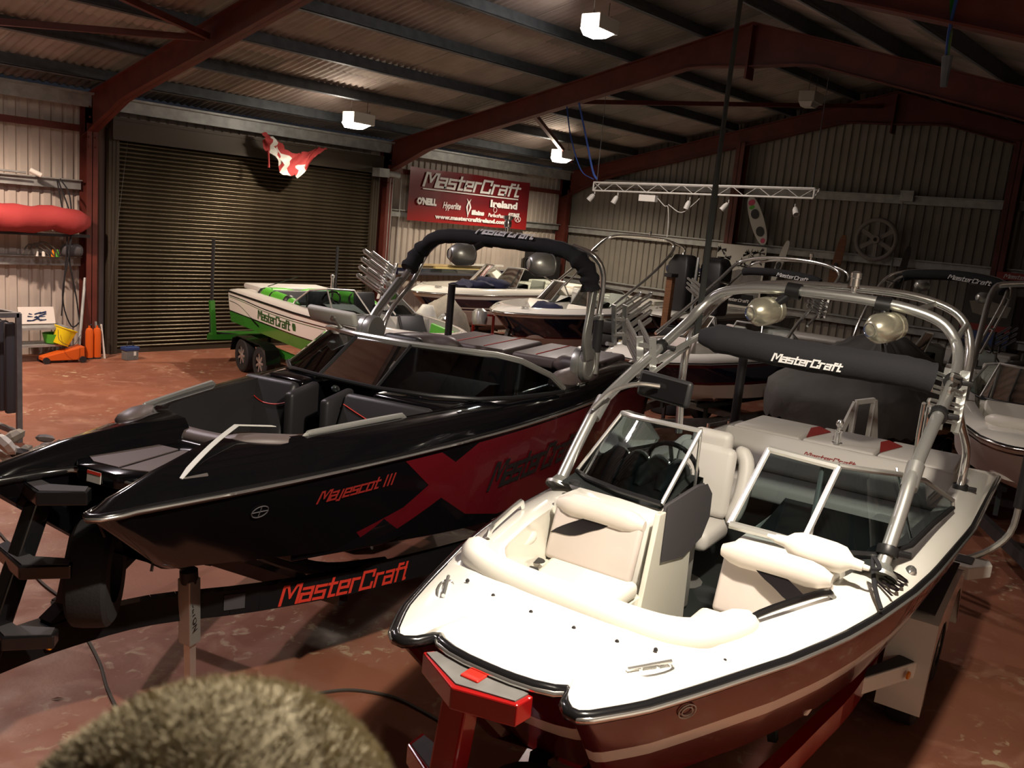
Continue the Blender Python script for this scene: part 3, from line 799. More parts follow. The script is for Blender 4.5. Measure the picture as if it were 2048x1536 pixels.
# windscreen
bs = [(3.7, 1.00, 1.80), (3.0, 1.00, 1.855), (2.5, .97, 1.88), (2.28, .90, 1.89), (2.17, .76, 1.90), (2.08, .50, 1.905), (2.03, .215, 1.91)]
tp = [(3.7, .985, 1.86), (3.2, .90, 2.11), (2.75, .82, 2.22), (2.50, .74, 2.265), (2.40, .62, 2.28), (2.36, .42, 2.29), (2.34, .16, 2.295)]
windshield(T, bs, tp, mull=(), posts=(0, 3, 6), fr=.014)
bs = [(2.02, -.60, 1.91), (2.08, -.78, 1.90), (2.22, -.92, 1.89), (2.6, -1.0, 1.86), (3.3, -1.02, 1.82), (4.0, -1.05, 1.77)]
tp = [(2.34, -.54, 2.27), (2.40, -.64, 2.26), (2.50, -.74, 2.245), (2.85, -.84, 2.18), (3.4, -.92, 2.05), (4.0, -1.04, 1.82)]
windshield(T, bs, tp, posts=(0, 5), fr=.014)
wd = windshield(T, [(1.97, -.20, 1.92), (1.99, -.40, 1.915), (2.0, -.575, 1.91)], [(2.31, -.25, 2.285), (2.30, -.43, 2.28), (2.29, -.63, 2.275)], posts=(0, 2), fr=.019, name='walkthrough_window', bm_='frame_alu')
mb = MB(); mb.tube([(2.34, .16, 2.31), (2.42, .18, 1.9)], .009, 6); mb.build('window_stay', 'chrome', T); mb = MB(); mb.tube([(2.9, -.82, 2.2), (2.75, -.98, 1.86)], .008, 6); mb.build('window_stay', 'chrome', T)
# mirror on arm
mr = MB(); mr.tube(cat_rom([(2.45, .93, 2.26), (2.55, .85, 2.38), (2.62, .72, 2.44), (2.70, .60, 2.44)], 5), .016, 8); mro = mr.build('mirror_arm', 'chrome', T)
mb = MB(); mb.box(-.03, .02, -.19, .19, -.085, .085, T=Matrix.Translation((2.76, .585, 2.42)) @ Euler((0.05, .1, -.1)).to_matrix().to_4x4()); mb.build('mirror_head', 'black_plastic', mro, smooth=40, bevel=.03, seg=3)
mb = MB(); mb.box(-.034, -.031, -.165, .165, -.065, .065, T=Matrix.Translation((2.76, .585, 2.42)) @ Euler((0.05, .1, -.1)).to_matrix().to_4x4()); mb.build('mirror_glass', 'black_gloss', mro, smooth=0)
# helm seat
def helm(p, m1, m2, k=1):
    u, v, z = p
    s_ = backrest('helm_backrest', (u, v-.22, z+.05), (u, v+.22, z+.05), (u+.10, v+.20, z+.52), (u+.10, v-.20, z+.52), -.10, m1, T, .05)
    mb = MB(); mb.box(u+.04, u+.16, v-.14, v+.14, z+.46, z+.62); mb.build('headrest', m1, T, smooth=50, bevel=.045, seg=3)
    for sg in (-1, 1): roll('side_bolster', [(u-.05, v+sg*.24, z+.04), (u+.02, v+sg*.27, z+.2), (u+.12, v+sg*.25, z+.42), (u+.16, v+sg*.17, z+.52)], .055, m1, T)
    cushion('helm_cushion', [(u-.42, v-.23), (u+.02, v-.23), (u+.02, v+.23), (u-.42, v+.23)], z-.08, z+.06, m1, T, .05)
    mb = MB(); mb.lathe([(.16, 0), (.16, .02), (.05, .03), (.05, .30), (.14, .32)], (u-.2, v, z-.40), (0, 0, 1), 14); mb.build('seat_pedestal', 'alu', T)
helm((3.22, .42, 1.48), 'light_vinyl', 'grey_vinyl')
# rear cockpit: side bolsters, bench, back bulkhead, sunpads
for sg in (-1, 1):
    backrest('side_lounge_backrest', (3.4, sg*.93, 1.42), (4.9, sg*.95, 1.40), (4.9, sg*1.0, 1.66), (3.4, sg*.96, 1.70), sg*-.10, 'light_vinyl', T, .04)
    cushion('side_lounge_cushion', [(3.5, sg*.92), (3.5, sg*.48), (4.9, sg*.48), (4.9, sg*.92)], 1.30, 1.44, 'light_vinyl', T, .04)
cushion('rear_bench_cushion', [(4.62, -.92), (4.62, .92), (5.1, .92), (5.1, -.92)], 1.30, 1.46, 'light_vinyl', T, .04)
backrest('rear_bench_backrest', (5.02, .95, 1.44), (5.02, -.95, 1.44), (5.22, -.95, 1.72), (5.22, .95, 1.72), .10, 'light_vinyl', T, .04)
eh = MB(); eh.prism([(5.2, .98), (5.2, -.98), (6.05, -.95), (6.05, .95)], 1.3, 1.70); eho = eh.build('engine_hatch', 'cream_gel', T, smooth=40, bevel=.03)
for i in range(3): cushion('sunpad_cushion', [(5.24, -.92+i*.62), (5.24, -.32+i*.62), (5.95, -.32+i*.6), (5.95, -.90+i*.6)], 1.70, 1.76, 'light_vinyl', T, .025)
for v in (.30, -.31):
    mb = MB(); mb.prism([(5.3, v-.02), (5.75, v-.12), (5.9, v+.02), (5.75, v+.06)], 1.761, 1.767); mb.build('red_inset', 'logo_darkred', T, smooth=0)
logo(plane_map((5.045, .22, 1.648), (0, -1, 0), (.2, 0, .28), off=.004), 'MasterCraft', .42, 'lettering', 'logo_darkred', T, asp=1.15)
mb = MB(); mb.lathe([(.045, 0), (.045, .015), (.03, .02), (.028, .10), (.035, .11), (.035, .125), (.018, .13), (.018, .15), (.032, .165), (.034, .19), (.02, .215), (0, .22)], (5.3, .02, 1.76), (0, 0, 1), 14); mb.build('ski_pylon', 'chrome', T)
mb = MB(); mb.lathe([(.055, 0), (.05, .012), (.02, .014), (0, .012)], (4.45, .85, 1.60), (-.2, -1, .1), 16); mb.build('cockpit_speaker', 'black_plastic', T)
# deck hardware
cleat(T, (.42, .49, 1.815), (.9, .55, 0)); cleat(T, (.40, -.47, 1.815), (.9, -.5, 0))
grab(T, (1.03, .70, 1.83), (1.62, .87, 1.815), r=.02, h=.045); 
mb = MB(); mb.tube(cat_rom([(.98, -.60, 1.80), (1.08, -.655, 1.87), (1.55, -.80, 1.86), (1.68, -.83, 1.80)], 5), .018, 8, flat=.6); mb.build('grab_handle', 'black_gloss', T)
for i in range(7):
    u = .72+.32*i
    if i < 6: pass
    mb = MB(); v = -(wb_.w(u)-.075); mb.lathe([(.009, 0), (.009, .006), (.005, .012), (0, .012)], (u, v, Z(u)+.035), (0, -.3, 1), 8); mb.build('snap_stud', 'dark_steel', T)
for (u, v) in ((.52, .45), (.47, .28), (.45, .08), (.45, -.12), (.47, -.30), (.52, -.44)):
    mb = MB(); mb.lathe([(.009, 0), (.009, .006), (.005, .012), (0, .012)], (u, v, Z(u)+.075), (0, 0, 1), 8); mb.build('snap_stud', 'dark_steel', T)
mb = MB(); mb.ball((2.50, -1.035, 1.755), .035, 12, sc=(1.5, .9, .9)); mb.build('nav_light', 'chrome', T)
mb = MB(); mb.lathe([(.035, 0), (.035, .012), (.02, .02), (0, .02)], (2.02, .77, 1.895), (0, 0, 1), 12); mb.build('air_vent', 'black_plastic', T)
tx = text_obj('7880', .15, (1.98, -1.025, 1.765), (1, -.09, -.03), (.0, 1, .32), 'logo_dark', T, off=.012, bold=.003, width=.34)
wb_.hull_logo('MasterCraft', 2.4, 1.50, 1.5, -.03, 'red_paint', asp=1.2, off=.006)
mb = MB(); P0 = wb_.side(.42, .16, -1, .004)
ringp = [wb_.side(.42+.045*math.cos(t), .16+.07*math.sin(t), -1, .005) for t in [2*PI*k/20 for k in range(20)]]; mb.tube(ringp, .003, 4, closed=True)
ringp = [wb_.side(.42+.028*math.cos(t), .16+.043*math.sin(t), -1, .005) for t in [2*PI*k/16 for k in range(16)]]; mb.tube(ringp, .003, 4, closed=True); mb.build('round_emblem', 'board_white', T)
# tower: paired bent tubes, arch near u=4
def W_leg(sg, du=0, r=.036, dv=0):
    a = .95+dv
    return [(2.14+du, sg*.94, 1.83), (2.40+du, sg*a, 2.10), (2.60+du, sg*a, 2.27), (3.05+du, sg*a, 2.45), (3.55+du, sg*a, 2.62), (3.88+du, sg*.93, 2.76), (4.0+du, sg*.87, 2.89), (4.02+du, sg*.76, 2.99), (4.02+du, sg*.56, 3.045), (4.02+du, sg*.3, 3.07), (4.02+du, 0, 3.075)]
tw = MB(); L_ = W_leg(1); Rr = W_leg(-1); tw.tube(cat_rom(L_[:-1]+[Vector(L_[-1])]+Rr[::-1][1:], 4), .036, 12)
tower = tw.build('tower', 'alu', T, smooth=60)
tw = MB(); L_ = [(4.02, .95, 1.86), (4.0, .97, 2.3), (4.02, .96, 2.6), (4.25, .95, 2.78), (4.42, .88, 2.93), (4.46, .74, 3.03), (4.46, .45, 3.09), (4.46, 0, 3.12), (4.46, -.45, 3.12), (4.46, -.72, 3.07), (4.45, -.86, 2.98), (4.42, -.93, 2.82), (4.30, -.95, 2.6), (4.15, -.96, 2.42), (4.3, -.98, 2.28), (4.75, -1.0, 2.05), (4.9, -1.0, 1.85), (4.85, -1.0, 1.66)]
tw.tube(cat_rom(L_, 4), .030, 10); tw.build('rear_hoop', 'chrome', tower, smooth=60)
for pts_, nm in (([(2.52, .95, 2.19), (2.64, .95, 2.30)], 'leg_sleeve'), ([(2.52, -.95, 2.19), (2.64, -.95, 2.30)], 'leg_sleeve')):
    mb = MB(); mb.tube(pts_, .046, 12); mb.build(nm, 'alu', tower)
for (a, b) in (((4.02, -.6, 3.04), (4.46, -.66, 3.08)), ((4.02, .6, 3.03), (4.46, .66, 3.05)), ((3.95, -.88, 2.87), (4.44, -.88, 2.96)), ((3.55, .95, 2.62), (4.25, .95, 2.78))):
    mb = MB(); mb.tube([a, b], .020, 8); mb.build('cross_tube', 'alu', tower)
mb = MB(); mb.tube([(3.3, .90, 2.50), (3.85, .82, 2.66)], .022, 8); mb.tube([(3.0, .90, 2.36), (3.75, .86, 2.58)], .014, 8); mb.build('inner_brace', 'alu', tower)
for p in ((2.14, .94), (2.14, -.94)):
    mb = MB(); mb.lathe([(.085, -.01), (.085, .01), (.06, .03), (.045, .06), (0, .06)], (p[0], p[1], 1.81), (.5, 0, .6), 16); mb.build('leg_foot', 'brushed', tower)
for q in (((3.20, -.95, 2.50), (1, 0, .35)), ((3.62, -.95, 2.655), (1, 0, .4)), ((4.87, -1.0, 1.72), (0, 0, 1)), ((2.22, -.945, 1.92), (.6, 0, 1)), ((3.45, .95, 2.59), (1, 0, .35))):
    mb = MB(); mb.lathe([(.055, -.025), (.055, .025), (.03, .025), (.03, -.025), (.055, -.025)], q[0], q[1], 12); mb.bar(Vector(q[0]), Vector(q[0])+Vector((.02, -.11, .0)), .03, .03); mb.build('hose_clamp', 'black_satin', tower, bevel=.004)
tower_speaker(tower, (4.08, .33, 2.92), (.86, -.48, .14), clamp_to=(4.02, .22, 3.07)); tower_speaker(tower, (4.08, -.50, 2.92), (.86, -.48, .14), clamp_to=(4.02, -.40, 3.05))
mb = MB(); mb.lathe([(.02, 0), (.02, .05), (.035, .055), (.035, .11), (.04, .115), (.04, .15), (.02, .165), (0, .165)], (4.25, -.14, 3.09), (0, 0, 1), 12); mb.build('anchor_light', 'chrome', tower)
# rolled cover hanging beneath the tower
cv = MB(); pts_ = cat_rom([(3.35, .62, 2.72), (3.35, .4, 2.72), (3.35, 0, 2.70), (3.35, -.4, 2.70), (3.36, -.7, 2.70), (3.4, -.86, 2.68)], 5)
cv.tube(pts_, [.05+.016*min(i, 3)+.003*math.sin(i*2.3) for i in range(len(pts_))], 14); cvo = cv.build('tower_cover', 'fabric_black', tower, smooth=60)
logo(lambda a, b, e=0: Vector((3.35-.1-e, .08-a, 2.65+b)), 'MasterCraft', .44, 'lettering', 'logo_white', cvo, asp=1.1, th=.25)
board_rack(tower, (3.75, -1.00, 2.38), (-.95, .10, .16), (0, 0, 1), (0, .55, 0), 4, .36)
board_rack(tower, (3.3, 1.02, 2.42), (.5, .5, .3), (-.3, 0, 1), (0, -1, 0), 3, .34)
mb = MB(); mb.tube([(3.15, -.90, 2.55), (3.3, -.88, 2.35), (3.35, -.88, 2.15)], .014, 8); mb.tube([(3.22, -.86, 2.55), (3.37, -.84, 2.35), (3.4, -.84, 2.2)], .012, 8); mb.build('rack_stay', 'chrome', tower)
# ---- lying loose on the white boat: inflated fender with its strap
def fender_obj():
    t = thing('boat_fender', 'cream inflated fender lying on the seat top beside the windscreen of the white boat', 'fender', (0, 0, 0))
    base = wb_.t.matrix_basis
    a = Vector((1.84, -.50, 1.955)); b = Vector((1.86, -.86, 1.93)); d = (b-a).normalized()
    Mx = Matrix.Translation(Vector((2.20, 1.95, 0))) @ Matrix.Rotation(math.radians(8.9), 4, 'Z')
    a = Mx @ a; b = Mx @ b; d = (b-a).normalized(); L = (b-a).length
    mb = MB(); mb.lathe([(.0, -.02), (.022, -.02), (.028, .03), (.055, .06), (.07, .10), (.073, .16), (.073, L-.10), (.066, L-.05), (.03, L-.01), (.024, L+.04), (0, L+.045)], a, d, 20)
    mb.build('fender_body', 'white_vinyl', t, smooth=60)
    mb = MB(); mb.lathe([(.0, -.06), (.012, -.06), (.016, -.02)], a, d, 10); mb.lathe([(.016, L+.03), (.012, L+.07), (0, L+.075)], a, d, 10); mb.build('fender_eye', 'white_vinyl', t)
    p = b+d*.07
    mb = MB(); mb.tube(cat_rom([p, p+Vector((.05, -.03, .0)), Mx @ Vector((1.97, -.92, 1.95)), Mx @ Vector((1.90, -.95, 1.87)), Mx @ Vector((1.84, -.985, 1.815)), Mx @ Vector((1.80, -1.02, 1.77))], 4), .011, 6); mb.build('fender_rope', 'fabric_black', t)
fender_obj()
# ---- trailers
def wheel_part(parent, p, r=.32, w=.2, ax=(0, 1, 0), rim='brushed', name='wheel', sp=7):
    p = Vector(p); ax = Vector(ax).normalized(); mb = MB()
    mb.lathe([(r*.56, -w*.5), (r*.9, -w*.5), (r*.985, -w*.40), (r, -w*.2), (r, w*.2), (r*.985, w*.40), (r*.9, w*.5), (r*.56, w*.5), (r*.56, -w*.5)], p, ax, 28)
    ty = mb.build(name, 'rubber', parent, smooth=35)
    mb = MB(); mb.lathe([(r*.56, -w*.48), (r*.60, -w*.5), (r*.52, -w*.40), (r*.50, w*.2), (.0, w*.2)], p, ax, 24)
    u = ax.cross(Vector((0, 0, 1))).normalized(); v = ax.cross(u)
    for k in range(sp):
        t = 2*PI*k/sp; d = u*math.cos(t)+v*math.sin(t); mb.bar(p-ax*w*.38, p-ax*w*.36+d*r*.55, .045, .03, 1, up=ax)
    mb.lathe([(.0, -w*.5), (.035, -w*.48), (.04, -w*.3)], p, ax, 12, 1)
    mb.build('rim', ['black_gloss', rim], ty, smooth=35); return ty
def trailer_w():
    t = thing('boat_trailer', 'red and white trailer with boarding steps under the white boat', 'trailer', (2.20, 1.95, 0), math.radians(8.9))
    for sg in (-1, 1):
        mb = MB(); P = cat_rom([(-1.0, sg*.03, .55), (-.3, sg*.10, .55), (.6, sg*.30, .55), (1.6, sg*.52, .56), (2.6, sg*.66, .57), (3.6, sg*.74, .57), (6.3, sg*.74, .57)], 4)
        for a, b in zip(P, P[1:]): mb.bar(a, b, .08, .15)
        mb.build('side_rail', 'red_paint', t, smooth=0)
        mb = MB(); mb.bar((2.2, sg*.45, .80), (5.9, sg*.45, .78), .14, .06); 
        for u in (2.4, 3.8, 5.6): mb.bar((u, sg*.5, .58), (u, sg*.45, .78), .05, .05)
        mb.build('bunk', 'carpet', t, smooth=0)
        # fender
        f = MB(); ins = .78 if sg > 0 else -.78; out = sg*1.10
        prof = [(3.92, .30), (3.98, .62), (4.08, .90), (4.3, .95), (5.3, .95), (5.55, .88), (5.68, .6), (5.74, .36)]
        f.loft([[(u, sg*.80, z), (u, out, z), (u, out, z-.02), (u, sg*.80, z-.02)] for u, z in prof], closed=True, cap0=True, cap1=True)
        sk = MB(); sk.add([(3.92, out, .30), (3.98, out, .62), (4.08, out, .90), (4.3, out, .95), (5.3, out, .95), (5.55, out, .88), (5.68, out, .6), (5.74, out, .36), (5.60, out, .60), (5.45, out, .76), (5.2, out, .80), (4.98, out, .72), (4.86, out, .58), (4.76, out, .62), (4.65, out, .74), (4.42, out, .80), (4.2, out, .72), (4.06, out, .55), (4.0, out, .32)], [tuple(range(19))])
        f.add([(v[0], v[1], v[2]) for v in sk.v], sk.f)
        fo = f.build('fender', 'white_gel', t, smooth=30)
        mb = MB(); mb.box(4.12, 5.45, min(sg*.84, sg*1.06), max(sg*.84, sg*1.06), .951, .960); mb.build('fender_grip', 'charcoal_mat', fo, smooth=0)
        mb = MB(); mb.prism([(3.42, sg*.76), (3.62, sg*.74), (4.02, sg*.9), (3.98, sg*1.02)], .52, .64); mb.build('step', 'white_gel', t, smooth=0, bevel=.01)
        mb = MB(); mb.prism([(3.46, sg*.77), (3.62, sg*.76), (4.00, sg*.9), (3.96, sg*1.0)], .641, .648); mb.build('step_grip', 'charcoal_mat', t, smooth=0)
        mb = MB(); mb.lathe([(.03, 0), (.028, .012), (0, .014)], (3.85, sg*.985, .585), (-.2, sg, 0), 12); mb.build('side_marker', 'amber', t)
        for u in (4.37, 5.2): wheel_part(t, (u, sg*.95, .325), .32, .2, (0, 1 if sg < 0 else -1, 0))
        # rear step and guide pole
        mb = MB(); mb.prism([(6.1, sg*.80), (6.45, sg*.80), (6.5, sg*1.22), (6.35, sg*1.26), (6.1, sg*1.1)], .62, .74); mb.build('rear_step', 'white_gel', t, smooth=0, bevel=.01)
        mb = MB(); mb.box(6.2, 6.42, min(sg*.84, sg*1.1), max(sg*.84, sg*1.1), .741, .748); mb.build('step_grip', 'charcoal_mat', t, smooth=0)
        mb = MB(); P = cat_rom([(6.35, sg*.9, .66), (6.5, sg*1.15, .78), (6.6, sg*1.33, 1.0), (6.62, sg*1.36, 1.35)], 4); mb.tube(P, .03, 8); mb.build('guide_pole_arm', 'brushed', t)
        mb = MB(); mb.tube([(6.62, sg*1.36, 1.25), (6.62, sg*1.36, 2.25)], .048, 12); mb.build('guide_pole', 'black_plastic', t)
    for u in (1.0, 3.4, 6.0):
        mb = MB(); w = .34 if u < 2 else .72; mb.bar((u, -w, .54), (u, w, .54), .1, .1); mb.build('crossmember', 'red_paint', t, smooth=0)
    # bow ladder
    po = MB(); po.bar((-.16, .10, .5), (-.02, .06, 1.70), .11, .10); po.build('ladder_post', 'red_paint', t, smooth=0, bevel=.01)
    for k, (z, du) in enumerate(((1.76, 0), (1.40, -.05), (1.06, -.09))):
        o_ = [(.02, .285), (-.11, .05), (-.05, -.19), (.04, -.20)]; i_ = [(.045, -.16), (.035, .04), (.05, .2), (.06, .26)]
        if k: i_ = [(.10, -.14), (.05, .06), (.12, .29)]; 
        poly = [(u+du, v) for u, v in o_+i_]
        mb = MB(); mb.prism(poly, z-.085, z); s_ = mb.build('ladder_step', 'red_paint', t, smooth=0, bevel=.006)
        cx = sum(p[0] for p in poly)/len(poly); cy = sum(p[1] for p in poly)/len(poly)
        mb = MB(); mb.prism([(cx+(x-cx)*.80, cy+(y-cy)*.92) for x, y in poly], z+.0005, z+.006); mb.build('grip_mat', 'grey_paint', s_, smooth=0)
        if k == 0: mb = MB(); mb.box(-.035, .03, -.01, .07, z+.003, z+.014); mb.build('red_reflector', 'red_bright', s_, smooth=0, bevel=.008)
    wheel_part(t, (.30, -.12, .98), .30, .2, (1, .15, 0), name='spare_wheel')
    mb = MB(); mb.bar((-.02, .04, .9), (.55, .02, 1.05), .08, .08); mb.bar((.45, 0, .58), (.55, 0, 1.2), .09, .09); mb.build('winch_post', 'black_gloss', t, smooth=0)
    mb = MB(); mb.tube([(-.85, 0, .62), (-.85, 0, .06)], .03, 10); mb.lathe([(.08, 0), (.08, .02), (.03, .05)], (-.85, 0, 0), (0, 0, 1), 12); mb.build('jockey_jack', 'brushed', t)
    mb = MB(); mb.bar((-1.35, 0, .55), (-.9, 0, .55), .08, .1); mb.ball((-1.38, 0, .55), .06); mb.build('coupling', 'dark_steel', t)
trailer_w()

# ---- black boat with red graphics
WK = [(u*.25, .42+.8*(1-(1-min(1, u*.25/4.88))**1.97)) for u in range(0, 28)]
front_k = [(.50, 0), (.50, .1), (.50, .2), (.45, .26), (.28, .31), (.10, .345), (.02, .375), (.0, .41), (.03, .445), (.12, .475)]
kb = Boat('black wakeboard boat with red hull graphics and a forked bow, on a black trailer', 1.56, 4.41, 17.5, WK, 1.84, 6.7, crown=.16, ub=1.22, ue=6.0, dw=.27, floor=1.22, front=front_k, hd=lambda u: .46+.28*min(1, u/3), R=.55, c0=.74, kd=.3, r=.3)
T = kb.t
kb.valley = [min(1, max(0, (p[1]-.24)/.2)) for p in kb.out[:kb.nf]]
kb.hull([(1, 0)], ['black_gel']); kb.rubrail('black_gloss', 'chrome', r=.024); kb.deck('black_gel', 'black_vinyl', 'charcoal_mat')
kb.decal([(1.97, 1.80), (2.25, 1.58), (2.05, 1.46), (1.70, 1.36), (1.75, 1.31), (2.0, 1.28), (2.42, 1.45), (2.75, 1.25), (3.2, 1.14), (4.4, 1.11), (6.55, 1.11), (6.55, 1.80), (2.75, 1.80), (2.5, 1.70), (2.33, 1.80)], 'red_gel')
kb.hull_logo('Majescot III', 1.30, 1.655, .60, .02, 'logo_darkred', asp=1.15, th=.21, slant=.25)
kb.hull_logo('MasterCraft', 2.98, 1.40, 1.45, .0, 'black_satin', asp=1.35, th=.22, slant=.45, off=.012)
rp = [kb.sidex(.92+.05*math.cos(a), 1.68+.035*math.sin(a), -1, .006) for a in [2*PI*k/16 for k in range(16)]]; mb = MB(); mb.tube(rp, .004, 4, closed=True); mb.tube([rp[0], rp[8]], .004, 4); mb.tube([rp[4], rp[12]], .004, 4); mb.build('round_emblem', 'charcoal_mat', T)
# centre hatch between the bow points
mb = MB(); mb.prism([(.44, .20), (.56, .36), (1.04, .36), (1.12, .1), (1.12, -.22), (.56, -.20), (.44, -.08)], 1.80, 1.885); ht = mb.build('bow_hatch', 'black_gel', T, smooth=30, bevel=.012)
for poly in ([(.52, .17), (.60, .32), (.98, .32), (.99, .03), (.53, .0)], [(.52, -.03), (.58, -.17), (1.0, -.16), (.99, 0)]):
    mb = MB(); mb.prism(poly, 1.886, 1.891); mb.build('grip_mat', 'grey_vinyl', ht, smooth=0)
mb = MB(); mb.slab(((.432, .02, 1.81), (.432, .12, 1.81), (.437, .12, 1.872), (.437, .02, 1.872)), .004); mb.build('warning_label', 'label_white', ht, smooth=0)
mb = MB(); mb.slab(((.434, .02, 1.855), (.434, .12, 1.855), (.437, .12, 1.872), (.437, .02, 1.872)), .006); mb.build('label_band', 'logo_red', ht, smooth=0)
cleat(T, (.72, .32, 1.865), (.3, 1, 0), s=.5)
# arched pads and coaming roll around the bow cockpit
roll('bow_pillow', [(1.0, -.22, 1.95), (1.10, -.34, 1.985), (1.24, -.46, 1.98), (1.45, -.56, 1.95)], .05, 'grey_vinyl', T, flat=1.5)
roll('bow_pillow', [(.98, .50, 1.95), (1.08, .50, 1.985), (1.20, .56, 1.98), (1.36, .62, 1.95)], .05, 'grey_vinyl', T, flat=1.5)
roll('bow_pillow', [(1.20, .44, 1.93), (1.22, .25, 1.91), (1.22, .0, 1.91), (1.22, -.28, 1.93)], .045, 'grey_vinyl', T, flat=1.6)
roll('coaming_roll', [(1.12, .40, 1.875), (1.13, .2, 1.87), (1.13, -.1, 1.87), (1.13, -.28, 1.875)], .035, 'black_gloss', T)
cushion('bow_cushion', [(1.35, .62), (1.35, .12), (2.5, .30), (2.5, .88), (1.9, .84)], 1.46, 1.56, 'black_vinyl', T, .04)
cushion('bow_cushion', [(1.35, -.55), (1.35, -.10), (2.5, -.12), (2.5, -.80), (1.9, -.78)], 1.46, 1.56, 'black_vinyl', T, .04)
cushion('bow_seat_base', [(1.32, .66), (1.32, .10), (2.6, .30), (2.6, .95), (1.9, .88)], 1.23, 1.46, 'black_gel', T, .01)
cushion('bow_seat_base', [(1.32, -.56), (1.32, -.08), (2.6, -.12), (2.6, -.90), (1.9, -.84)], 1.23, 1.46, 'black_gel', T, .01)
for dv in (.25, .55, .72):
    mb = MB(); mb.tube([(1.5, dv-.02+.02*(dv > .6), 1.563), (2.48, dv+.12, 1.563)], .004, 4); mb.build('red_stitching', 'logo_red', T) if dv < .9 else None
for (v0, v1) in ((.90, .40), (-.04, -.78)):
    p = backrest('backrest', (2.42, v0, 1.52), (2.42, v1, 1.52), (2.62, v1, 2.0), (2.62, v0, 2.0), .10, 'black_vinyl', T, .045)
    pts = [(2.42+.2*q-.106*.92, v0+(v1-v0)*t, 1.52+.48*q+.045) for t, q in [(.04, .80), (.25, .70), (.5, .60), (.75, .60), (.97, .66)]]
    mb = MB(); mb.tube(cat_rom(pts, 4), .0045, 5); mb.build('red_stitching', 'logo_red', p)
    ve = v1 if v0 > .5 else v0; s_ = -1 if v0 > .5 else 1
    mb = MB(); mb.loft([[(2.36, ve+s_*.02, z0), (2.36, ve+s_*.10, z0), (2.70, ve+s_*.10, z1), (2.70, ve+s_*.02, z1)] for z0, z1 in ((1.5, 1.5), (1.98, 2.03))], closed=True, cap0=True, cap1=True)
    mb.build('side_wing', 'black_vinyl', p, smooth=50, bevel=.03, seg=3)
    mb = MB(); mb.lathe([(.045, 0), (.045, .02), (.035, .03), (0, .03)], (2.36, ve+s_*.06, 1.60), (-1, 0, .1), 14); mb.bar((2.36, ve+s_*.06, 1.60), (2.28, ve+s_*.06, 1.58), .05, .012); mb.build('hinge', 'brushed', p)
# far coaming side pads
backrest('side_pad', (1.35, .70, 1.66), (2.45, 1.02, 1.66), (2.45, 1.00, 1.93), (1.35, .68, 1.93), .05, 'black_vinyl', T, .03)
sp_ = MB(); c0 = Vector((1.78, .80, 1.67)); d0 = Vector((.1, -1, .1))
sp_.lathe([(.085, 0), (.075, .015), (.07, .0), (0, .005)], c0, d0, 20)
for k in range(6): a = 2*PI*k/6; sp_.bar(c0+d0.normalized()*.012, c0+d0.normalized()*.012+Vector((math.cos(a), 0, math.sin(a)))*.075, .012, .006, up=d0)
sp_.build('cockpit_speaker', 'brushed', T)
# consoles behind the bow seats and dash
for (v0, v1) in ((.44, .84), (-.84, -.16)):
    mb = MB(); mb.prism([(2.66, v0), (3.5, v0), (3.5, v1), (2.70, v1)], 1.23, 2.02); mb.build('console', 'black_gel', T, smooth=40, bevel=.04, seg=3)
    mb = MB(); mb.loft([[(3.0, v0+.02, 2.02), (3.0, v1-.0, 2.02)], [(3.35, v0+.02, 2.10), (3.35, v1, 2.10)], [(3.55, v0+.02, 2.08), (3.55, v1, 2.08)], [(3.56, v0+.02, 1.8), (3.56, v1, 1.8)]]); mb.build('dashboard', 'dash_black', T, smooth=50)
mb = MB(); mb.prism([(3.05, -.16), (3.12, -.16), (3.12, .44), (3.05, .44)], 1.23, 1.98); mb.build('walkthrough_door', 'black_gel', T, smooth=0)
for p in ((2.98, .36, 1.92), (3.03, -.78, 1.905), (3.34, -.9, 1.90)):
    mb = MB(); mb.lathe([(.035, 0), (.035, .012), (.022, .018), (.02, .008), (0, .01)], p, (-.5, -.5, 1), 14); mb.build('deck_fitting', 'chrome', T)
mb = MB(); mb.ball((3.75, -1.04, 1.93), .04, 12, sc=(1.7, .5, .6)); mb.build('nav_light', 'chrome', T)
wheel_obj(T, (3.50, .52, 2.05), .17, (1, 0, .4), m='chrome')
def helm2(p, m1):
    u, v, z = p
    backrest('helm_backrest', (u, v-.24, z), (u, v+.24, z), (u+.12, v+.2, z+.55), (u+.12, v-.2, z+.55), -.12, m1, T, .05)
    cushion('helm_cushion', [(u-.42, v-.24), (u+.02, v-.24), (u+.02, v+.24), (u-.42, v+.24)], z-.10, z+.04, m1, T, .05)
helm2((4.15, .5, 1.68), 'black_vinyl'); helm2((4.25, -.5, 1.62), 'black_vinyl')
bs = [(4.1, 1.12, 1.98), (3.5, 1.06, 2.02), (3.15, .98, 2.035), (2.93, .78, 2.04), (2.83, .42, 2.045), (2.75, -.17, 2.05), (2.86, -.60, 2.045), (3.06, -.88, 2.04), (3.35, -1.02, 2.03), (3.95, -1.12, 2.0), (4.15, -1.14, 1.99)]
tp = [(4.1, 1.10, 2.02), (3.85, 1.02, 2.20), (3.62, .93, 2.29), (3.42, .74, 2.325), (3.24, .36, 2.335), (3.22, -.17, 2.335), (3.32, -.55, 2.33), (3.42, -.82, 2.325), (3.58, -.97, 2.28), (3.95, -1.08, 2.14), (4.15, -1.13, 2.01)]
ws = windshield(T, bs, tp, 'dark_glass', 'brushed', posts=(0, -1), mull=(4, 5), fr=.015)
mb = MB(); mb.tube([Vector(p)+Vector((.01, 0, .008)) for p in tp], .024, 8, flat=1.3); mb.build('top_rail', 'brushed', ws)
